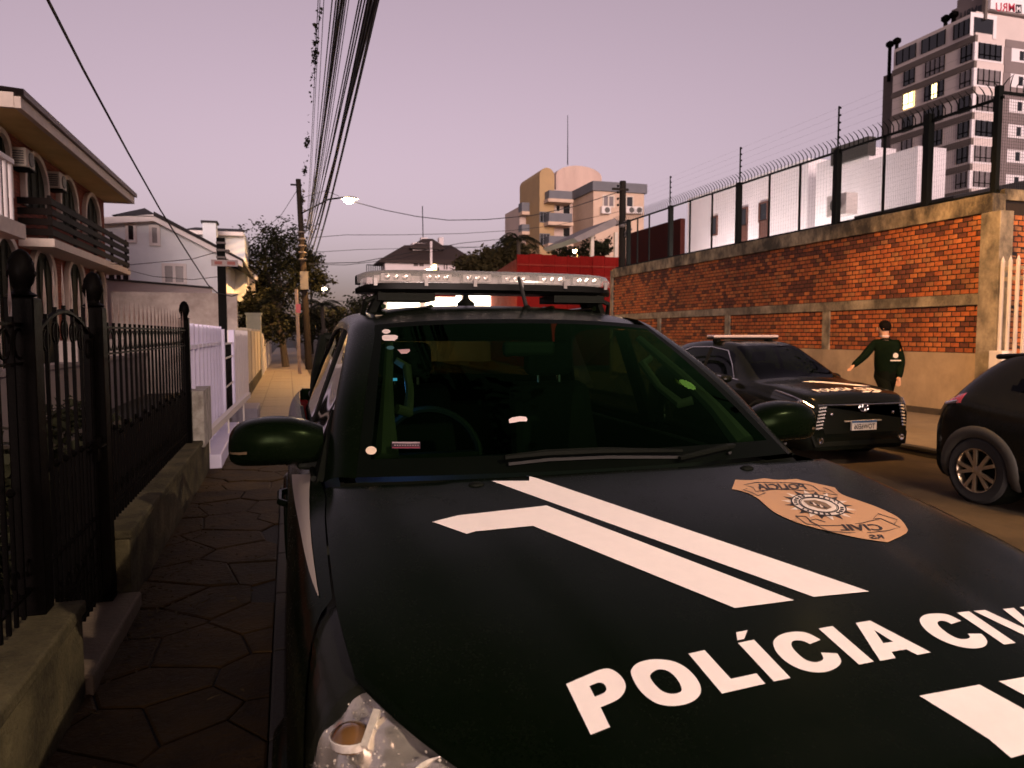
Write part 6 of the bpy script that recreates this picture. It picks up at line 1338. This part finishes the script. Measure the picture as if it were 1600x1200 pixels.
an2 = thing('roof_antenna', 'small cone shaped antenna in the middle of the pickup roof', 'antenna', (1.0, 4, 1.75)); p = at(728, 474, Y=4.0); MB().lathe([(.05, -.03), (.05, 0), (.02, .025), (.012, .06), (.008, .09)], tuple(p), 12).build('cone', trim, an2, smooth=True)
# ================================================================ parked cars and the walking person
def suv(root, SK, SEC, wheels, wr, paintm, cls, glassm, ny=.05, flare=trim, arch=.40):
    sc = {}
    def sq(Y, t):
        k = round(Y, 3)
        if k not in sc: sc[k] = [Vector((crv([s[j][0] for s in SEC], SK, Y), crv([s[j][1] for s in SEC], SK, Y))) for j in range(8)]
        q = crv(sc[k], list(range(8)), abs(t)); return Vector((q.x * (1 if t >= 0 else -1), Y, q.y))
    ys = [SK[0] + (SK[-1] - SK[0]) * i / int((SK[-1] - SK[0]) / ny) for i in range(int((SK[-1] - SK[0]) / ny) + 1)]
    nt_ = 49; ts = [7 * j / nt_ for j in range(nt_ + 1)]
    for sgn in (1, -1):
        fac = {}
        G = [[sq(Y, t * sgn if t else 0) for t in ts] for Y in ys]
        for i in range(len(ys) - 1):
            for j in range(nt_):
                q = [G[i][j], G[i][j + 1], G[i + 1][j + 1], G[i + 1][j]]; c = sum(q, Vector()) / 4; t = (ts[j] + ts[j + 1]) / 2
                if t > 3.9 and any((c.y - a) ** 2 + (c.z - wr) ** 2 < arch ** 2 for a in wheels): continue
                fac.setdefault(cls(c.y, t, c.z, abs(c.x)), []).append(q)
        for nm, fl in fac.items():
            b = MB()
            for q in fl: b.add(q, [(0, 1, 2, 3)])
            m_ = glassm if ('glass' in nm or nm == 'windscreen') else (trim if 'trim' in nm else (MATS['tail_red'] if nm == 'tail_lamp' else (glassd if 'headlight' in nm else paintm)))
            o = b.build(nm, m_, root, weld=.0008)
            for p_ in o.data.polygons: p_.use_smooth = True
        for wy in wheels:
            b = MB(); P = []
            for k in range(21):
                a = R(-20 + k * 220 / 20); row = []
                for rr_, ou in ((arch - .06, .0), (arch - .02, .022), (arch + .04, .024), (arch + .06, .0)):
                    y_, z_ = wy + rr_ * math.cos(a), max(.2, wr + rr_ * math.sin(a)); yc = min(SK[-1] - .02, max(SK[0] + .02, y_)); best = min((abs(sq(yc, t).z - z_), t) for t in [3.9 + q * .1 for q in range(31)])[1]; row.append((sgn * (abs(sq(yc, best).x) + ou), y_, z_))
                P.append(row)
            b.grid(P); b.build('wheel_arch_cladding', flare, root, smooth=60)
            MB().lathe([(arch - .04, 0), (arch - .04, -.3 * sgn), (.05, -.3 * sgn)], (sgn * .88, wy, wr), 20, 'x', cap=2).build('wheel_well', trim, root)
    for Y in (SK[0], SK[-1]):
        pts = [sq(Y, 7 * k / 28) for k in range(29)]; pts += [sq(Y, -7 * k / 28) for k in range(28, 0, -1)]; MB().add(pts, [tuple(range(len(pts)))]).build('end_panel', paintm, root)
    MB().box(-.7, .7, SK[0] + .3, SK[-1] - .3, .16, .3).build('underbody', trim, root)
    return sq
lowp = lambda w: [(w, .50), (w - .01, .32), (w - .09, .20)]
# ---- second police car, facing the camera
K = [0, .10, .35, .8, 1.25, 1.7, 2.15, 2.7, 3.4, 3.95, 4.25, 4.46]
def sec(top, edge, belt, sh, w, we=.74, wb=.84): return [(0, top), (we * .5, top - .008), (we, edge), (wb, belt), (w, sh), (w + .005, .52), (w - .01, .32), (w - .09, .20)]
CS = [sec(.83, .80, .76, .68, .74, .58, .66), sec(.93, .90, .84, .72, .84, .68, .77), sec(.99, .96, .90, .76, .895, .73, .82), sec(1.05, 1.02, .96, .80, .91, .74, .84), sec(1.10, 1.065, 1.01, .84, .912, .74, .85),
      sec(1.36, 1.31, 1.04, .87, .912, .66, .83), sec(1.575, 1.525, 1.06, .89, .912, .585, .81), sec(1.63, 1.575, 1.08, .90, .912, .575, .805), sec(1.615, 1.56, 1.10, .92, .91, .565, .80), sec(1.53, 1.47, 1.12, .95, .905, .55, .79), sec(1.22, 1.18, 1.10, .97, .89, .64, .78), sec(1.0, .98, .95, .85, .85, .62, .74)]
def cls1(y, t, z, x):
    if 1.27 < y < 2.10 and t < 1.9: return 'windscreen'
    if 4.0 < y < 4.24 and t < 1.8: return 'rear_glass'
    if 2.18 < t < 2.92 and 1.78 + (2.92 - t) * .25 < y < 3.8 - (2.92 - t) * .35: return 'trim_pillar' if (abs(y - 2.72) < .05) else 'side_glass'
    if 3.0 < t < 3.75 and .10 < y < .75: return 'headlight'
    if t > 5.6: return 'sill_trim'
    if y < 1.25 and t < 2.98: return 'hood'
    if t > 3 and 1.6 < y < 2.7: return 'front_door'
    if t > 3 and 2.7 <= y < 3.6: return 'rear_door'
    if t <= 2.2 and y >= 2.1: return 'roof'
    return 'body'
pc = at(1349, 664, Z=.525 + RD); PCX, PCY = pc.x, pc.y + .03
pb2 = paint('police_black_gloss', (.003, .004, .0025), coat=.12, rough=.22, amt=.02, spec=.12)
PC = thing('police_car', 'black police crossover with roof light bar parked facing the camera', 'car', (PCX, PCY, RD), local=True)
sq1 = suv(PC, K, CS, (.93, 3.57), .345, pb2, cls1, glass('police_car_glass', (.10, .16, .09), gloss=.3))
for sgn in (1, -1):
    for wy in (.93, 3.57): wheel(PC, (sgn * .80, wy, .345), .345, .22, sgn, spokes=5, rim_m=alloy)
    MB().tube([sq1(1.62 + k * .12, 2.95 * sgn) + Vector((.006 * sgn, 0, 0)) for k in range(19)], .009, 5).build('belt_chrome', chrome, PC)
    MB().tube([sq1(y_, t_ * sgn) + Vector((.006 * sgn, 0, .004)) for y_, t_ in ((1.74, 2.92), (1.95, 2.45), (2.2, 2.18), (2.7, 2.14), (3.3, 2.16), (3.6, 2.3), (3.8, 2.7))], .010, 5).build('window_chrome', chrome, PC)
    b = MB(); P = []
    for k in range(13):
        x = k / 12; s_ = math.sin(math.pi * min(1, x * .9 + .1)) ** .6; P.append([(sgn * (.90 + .22 * x), 1.72 + .06 * math.cos(a * math.pi / 6) * s_ * (1.4 if math.cos(a * math.pi / 6) < 0 else .6), 1.06 + .065 * math.sin(a * math.pi / 6) * s_) for a in range(13)])
    b.grid(P); b.build('mirror_housing', pb2, PC, smooth=60)
    MB().tube([sq1(a_, b_ * sgn) + Vector((.008 * sgn, -.008, .008)) for a_, b_ in ((.72, 3.0), (.55, 3.05), (.36, 3.12), (.16, 3.25), (.04, 3.4))], [.006, .012, .014, .014, .010], 6).build('headlight_brow', chrome, PC)
    c = sq1(.22, 3.45 * sgn) + Vector((.0, -.02, 0)); MB().lathe([(.04, 0), (.035, -.02), (.005, -.025)], tuple(c), 12, 'y').build('projector_lens', chrome, PC)
    for k in range(7): MB().bar((sgn * (.60 + .010 * k), -.03, .78 - k * .045), (sgn * (.69 + .008 * k), .005, .765 - k * .045), .02, .02).build('grille_tooth', chrome, PC)
    c = Vector((sgn * .66, -.005, .33)); MB().lathe([(.045, .02), (.045, -.01), (.03, -.012), (.005, -.005)], tuple(c), 14, 'y').build('fog_lamp', chrome, PC)
    c = Vector((sgn * .50, -.02, .68)); MB().lathe([(.022, .03), (.022, 0), (.006, -.01)], tuple(c), 10, 'y').build('strobe', chrome, PC)
b = MB(); b.prism([(-.60, -.012, .42), (.60, -.012, .42), (.66, .0, .60), (.60, .0, .78), (-.60, .0, .78), (-.66, .0, .60)], (0, .05, 0)); b.build('grille', trim, PC)
MB().tube([(-.70, .015, .80), (-.35, -.015, .80), (0, -.022, .80), (.35, -.015, .80), (.70, .015, .80)], .009, 6).build('grille_chrome', chrome, PC)
for k in range(4): MB().box(-.30 + k * .16, -.18 + k * .16, -.03, -.012, .575, .592).build('strobe_bar', mat('strobe_clear', (.6, .55, .5), .2, metal=.6), PC)
b = MB(); b.prism([(-.74, -.015, .24), (.74, -.015, .24), (.80, .02, .42), (-.80, .02, .42)], (0, .06, 0)); b.build('lower_bumper', trim, PC, bevel=.02)
em = MB()
def ering(a, b_, cx_, cz_, r): em.tube([(cx_ + a * math.cos(k * math.pi / 12), -.028, cz_ + b_ * math.sin(k * math.pi / 12)) for k in range(25)], r, 6, cap=False)
ering(.075, .052, 0, .76, .008); ering(.026, .048, 0, .757, .007); ering(.060, .022, 0, .785, .007); em.build('emblem', chrome, PC)
pl = MB().box(-.20, .20, -.05, -.02, .46, .59).build('number_plate', mat('plate_white', (.62, .58, .55), .5, var=.08, scale=30), PC)
MB().box(-.20, .20, -.054, -.0505, .56, .59).build('plate_blue_band', mat('plate_blue', (.03, .09, .22), .5), pl)
v, f, _ = text_mesh('TOW6E06', 1, .02, True); MB().add([(-.17 + .34 * a, -.053, .475 + .07 * b_) for a, b_ in v], f).build('plate_characters', mat('plate_black', (.015, .015, .02), .5), pl, fix=False)
# hood writing and stripes on the second car, mirrored as in the photograph
def hood2(x, y): 
    best = min((abs(sq1(y, t / 20).x - abs(x)), t / 20) for t in range(0, 61))[1]; p = sq1(y, best if x >= 0 else -best); return p + Vector((0, -.002, .006))
v, f, _ = text_mesh('POLICIA CIVIL', 1, .03, False); MB().add([hood2(-.52 + 1.04 * a, .22 + .15 * b_) for a, b_ in v], f).build('hood_lettering', decal, PC, fix=False)
for q in ([(.10, .14), (.22, .14), (.34, .20), (.22, .20)], [(.28, .14), (.40, .14), (.52, .21), (.40, .21)]):
    MB().add([hood2(*p_) for p_ in q], [(0, 1, 2, 3)]).build('hood_stripe', decal, PC)
b = MB(); P = []
for k in range(10): P.append([hood2(-.30 + .08 * k, .86 - .045 * k), hood2(-.12 + .08 * k, .90 - .045 * k)])
b.grid(P); b.build('hood_stripe', decal, PC)
for x_ in (-.35, .35): MB().box(x_ - .25, x_ + .25, 2.65, 2.75, .55, 1.25).build('seat_back', seatm, PC, bevel=.05); MB().box(x_ - .13, x_ + .13, 2.75, 2.82, 1.28, 1.44).build('headrest', seatm, PC, bevel=.03)
MB().box(-.75, .75, 1.5, 1.95, .85, 1.02).build('dashboard', dk, PC, bevel=.04)
l2_ = thing('emergency_light_bar', 'slim clear light bar on the roof of the parked police crossover', 'light bar', (PCX, PCY + 2.75, RD + 1.62), local=True)
MB().box(-.62, .62, -.12, .12, .03, .06).build('base', MATS['bar_black'], l2_, bevel=.01); MB().box(-.63, .63, -.12, .12, .06, .105).build('clear_lens', mat('bar_lens_pale', (.42, .34, .34), .2, var=.4, scale=12, coat=1), l2_, bevel=.02)
for x_ in (-.5, .5): MB().box(x_ - .04, x_ + .04, -.06, .06, -.06, .03).build('foot', trim, l2_)

# ---- dark SUV at the right edge, rear toward the police car
KS = [-2.14, -2.0, -1.7, -1.3, -.85, -.35, .15, .75, 1.22, 1.52, 1.74, 1.88]
SS = [sec(.83, .80, .76, .68, .74, .58, .66), sec(.93, .90, .84, .72, .84, .68, .77), sec(.99, .96, .90, .76, .88, .72, .80), sec(1.05, 1.02, .96, .80, .895, .73, .82), sec(1.10, 1.065, 1.01, .84, .90, .73, .83),
      sec(1.36, 1.31, 1.04, .87, .90, .65, .81), sec(1.55, 1.50, 1.07, .89, .90, .575, .80), sec(1.58, 1.53, 1.10, .91, .90, .565, .795), sec(1.55, 1.50, 1.14, .94, .90, .555, .79), sec(1.40, 1.36, 1.15, .98, .895, .56, .78), sec(1.12, 1.10, 1.04, .95, .87, .64, .77), sec(.92, .90, .86, .76, .80, .60, .70)]
def cls2(y, t, z, x):
    if -.83 < y < .12 and t < 1.9: return 'windscreen'
    if 1.34 < y < 1.70 and t < 1.8: return 'rear_glass'
    if 2.18 < t < 2.92 and -.28 + (2.92 - t) * .25 < y < 1.15 - (2.92 - t) * .5: return 'trim_pillar' if abs(y - .62) < .05 else 'side_glass'
    if 3.0 < t < 3.75 and y < -1.4: return 'headlight'
    if 3.15 < t < 3.85 and y > 1.52: return 'tail_lamp'
    if t > 5.4: return 'sill_trim'
    if y < -.85 and t < 2.98: return 'hood'
    if t > 3 and -.5 < y < .62: return 'front_door'
    if t > 3 and .62 <= y < 1.2: return 'rear_door'
    return 'body'
sg_ = paint('suv_dark_grey', (.006, .006, .004), coat=.10, rough=.24, amt=.04, spec=.12)
SV = thing('parked_suv', 'dark grey compact SUV parked at the right edge, cut by the frame', 'car', (7.62, 4.46, RD), local=True)
sq2 = suv(SV, KS, SS, (-1.28, 1.30), .345, sg_, cls2, glass('suv_glass', (.05, .06, .05), gloss=.3), flare=mat('grey_cladding', (.035, .032, .026), .6, var=.3, scale=30))
for sgn in (1, -1):
    for wy in (-1.28, 1.30): wheel(SV, (sgn * .80, wy, .345), .345, .22, sgn, spokes=5, rim_m=mat('alloy_warm', (.42, .34, .24), .32, metal=.85, var=.2, scale=10), style=1)
    MB().tube([sq2(1.56, 3.8 * sgn) + Vector((.012 * sgn, 0, 0)), sq2(1.70, 3.85 * sgn) + Vector((.012 * sgn, .0, 0)), sq2(1.82, 3.9 * sgn)], .022, 6).build('reflector_strip', chrome, SV)
sp_ = MB(); sp_.prism([(-.55, 1.08, 1.50), (.55, 1.08, 1.50), (.52, 1.46, 1.475), (-.52, 1.46, 1.475)], (0, 0, .055)); sp_.build('roof_spoiler', sg_, SV, bevel=.02)
MB().box(-.72, .72, 1.70, 1.91, .28, .55).build('rear_bumper', MATS['grey_cladding'], SV, bevel=.04)

# ---- person walking on the right pavement
k0 = 12.7
def pj(px, py, d=0): return CAM + ray(px, py) * (k0 + d)
ps = thing('person', 'person in dark green jacket walking along the far pavement by the brick wall', 'person', (pj(1395, 668).x, pj(1395, 668).y, 0))
def skin(name, verts, edges, m, root=0):
    me = bpy.data.meshes.new(name); o0 = WL[ps.name]; me.from_pydata([tuple(Vector(v[0]) - o0) for v in verts], edges, []); o = bpy.data.objects.new(name, me); COL.objects.link(o); o.parent = ps; me.materials.append(m)
    q = o.modifiers.new('skin', 'SKIN'); q.use_smooth_shade = True; q2 = o.modifiers.new('sub', 'SUBSURF'); q2.levels = q2.render_levels = 2
    for i, v in enumerate(verts):
        r_ = v[1]; me.skin_vertices[0].data[i].radius = r_ if isinstance(r_, tuple) else (r_, r_); me.skin_vertices[0].data[i].use_root = (i == root)
    return o
skinm = mat('skin', (.42, .22, .13), .6, var=.1); jack = mat('green_black_jacket', (.003, .007, .003), .9, spec=.04, var=.3, scale=10, bump=.3, bscale=30); trou = mat('dark_trousers', (.004, .005, .003), .9, spec=.04, var=.3, scale=12); hair = mat('dark_hair', (.005, .003, .002), .8, spec=.06, var=.3, scale=60, bump=.6, bscale=90)
hip, chest, neck, head = pj(1383, 588), pj(1384, 545), pj(1382, 526), pj(1381, 513)
shl, shr = pj(1367, 535, .08), pj(1401, 537, -.08); ell_, elr = pj(1351, 556, .05), pj(1408, 564, -.10); hal, har = pj(1335, 570, -.05), pj(1405, 587, -.16)
kl_, kr_ = pj(1390, 622, -.25), pj(1384, 622, .2); fl_, fr_ = pj(1402, 655, -.10), pj(1380, 656, .45)
hpl, hpr = pj(1376, 592, .05), pj(1391, 592, -.05)
V = [(hip, .09), (chest, .11), (neck, .06), (head, (.085, .10)), (head + Vector((0, 0, .08)), .075), (shl, .06), (ell_, .045), (hal, .03), (shr, .06), (elr, .045), (har, .03), (hpl, .06), (kl_, .045), (fl_, .04), (hpr, .06), (kr_, .045), (fr_, .04)]
for i, (hand, el_) in enumerate(((hal, ell_), (har, elr))):
    d = (hand - el_).normalized(); s_ = d.cross(Vector((0, 0, 1))).normalized(); palm = hand + d * .07; V.append((palm, (.035, .018)))
E_ = [(0, 1), (1, 2), (2, 3), (3, 4), (1, 5), (5, 6), (6, 7), (1, 8), (8, 9), (9, 10), (0, 11), (11, 12), (12, 13), (0, 14), (14, 15), (15, 16), (7, 17), (10, 18)]
for base_i, (hand, el_) in ((17, (hal, ell_)), (18, (har, elr))):
    d = (hand - el_).normalized(); s_ = d.cross(Vector((0, 0, 1))).normalized(); palm = hand + d * .07
    for fi, (so_, ln) in enumerate(((-.028, .065), (-.010, .078), (.010, .075), (.028, .06))):
        V.append((palm + d * .035 + s_ * so_, .010)); V.append((palm + d * (.035 + ln) + s_ * so_ * 1.1 + Vector((0, 0, -.015)), .008)); n0 = len(V); E_ += [(base_i, n0 - 2), (n0 - 2, n0 - 1)]
    V.append((hand + d * .05 + s_ * .045, .011)); E_.append((base_i, len(V) - 1))
body = skin('body', V, E_, skinm)
fwd = (-CR * .9 + CF * .45).normalized()
face = MB(); face.lathe([(.005, -.025), (.016, -.01), (.012, .02), (.003, .035)], tuple(head + fwd * .10 + Vector((0, 0, -.01))), 8); face.build('nose', skinm, ps)
sd = fwd.cross(Vector((0, 0, 1)))
for s_ in (-1, 1): MB().lathe([(.004, -.03), (.018, -.01), (.018, .02), (.004, .035)], tuple(head + sd * .085 * s_), 8).build('ear', skinm, ps); MB().lathe([(.003, -.008), (.010, 0), (.003, .008)], tuple(head + fwd * .088 + sd * .032 * s_ + Vector((0, 0, .015))), 8).build('eye', hair, ps)
MB().cbox(head + fwd * .088 + Vector((0, 0, -.05)), (.03, .03, .008)).build('mouth', mat('lips', (.3, .1, .08), .6), ps)
b = MB(); P = []
for i in range(9):
    for_ = []; th_ = R(10 + i * 15)
    for j in range(17):
        a = 2 * math.pi * j / 16; v_ = Vector((math.sin(th_) * math.cos(a) * .108, math.sin(th_) * math.sin(a) * .108, math.cos(th_) * .118)); 
        fr_amt = v_.dot(fwd)
        if fr_amt > .045 and v_.z < .06: v_ *= .84
        elif v_.z < -.05: v_ *= .92
        for_.append(head + v_ + Vector((0, 0, .025)) - fwd * .012)
    P.append(for_)
b.grid(P); b.build('hair', hair, ps, smooth=True)
lowt = pj(1383, 592)
skin('jacket', [(pj(1383, 597), (.175, .15)), (pj(1385, 568), (.215, .165)), (pj(1384, 545), (.21, .15)), (pj(1383, 533), (.15, .11)), (pj(1382, 527), (.075, .075)), (shl, .085), (ell_, .072), (hal + (hal - ell_).normalized() * .05, .052), (shr, .085), (elr, .078), (har + (har - elr).normalized() * .05, .056)], [(0, 1), (1, 2), (2, 3), (3, 4), (2, 5), (5, 6), (6, 7), (2, 8), (8, 9), (9, 10)], jack)
tr_ = MB()
for hp_, kn_, ft_ in ((hpl, kl_, fl_), (hpr, kr_, fr_)):
    an_ = ft_ + Vector((0, 0, .03)); tr_.tube([hp_ + Vector((0, 0, .16)), hp_ + Vector((0, 0, .05)), hp_.lerp(kn_, .5), kn_, kn_.lerp(an_, .5), an_], [.10, .115, .098, .078, .072, .066], 14)
tr_.tube([pj(1383, 580), pj(1383, 596)], [.15, .14], 14)
tr_.build('trousers', trou, ps, smooth=60)
b = MB(); b.lathe([(.074, 0), (.078, .012), (.07, .02)], tuple(pj(1382, 526)), 16); b.build('white_collar', mat('collar_white', (.6, .5, .48), .7), ps, smooth=True)
for f_ in (fl_, fr_):
    b = MB(); b.lathe([(.05, -.06), (.055, -.03), (.045, .02)], (f_.x, f_.y, .07), 10, sx=1.7, sy=1.0); b.build('shoe', mat('black_shoe', (.01, .01, .01), .4), ps, smooth=True)
n_ = (-CF).normalized(); bc = pj(1399.5, 555.5, -.215)
MB().add([bc + (CR * math.cos(k * math.pi / 9) * .045 + CU * math.sin(k * math.pi / 9) * .045) for k in range(18)], [tuple(range(18))]).prism([bc + CR * x_ + CU * y_ for x_, y_ in ((-.09, -.095), (.09, -.095), (.09, -.075), (-.09, -.075))], n_ * .004).build('jacket_badge', mat('badge_patch', (.5, .45, .38), .6), ps)
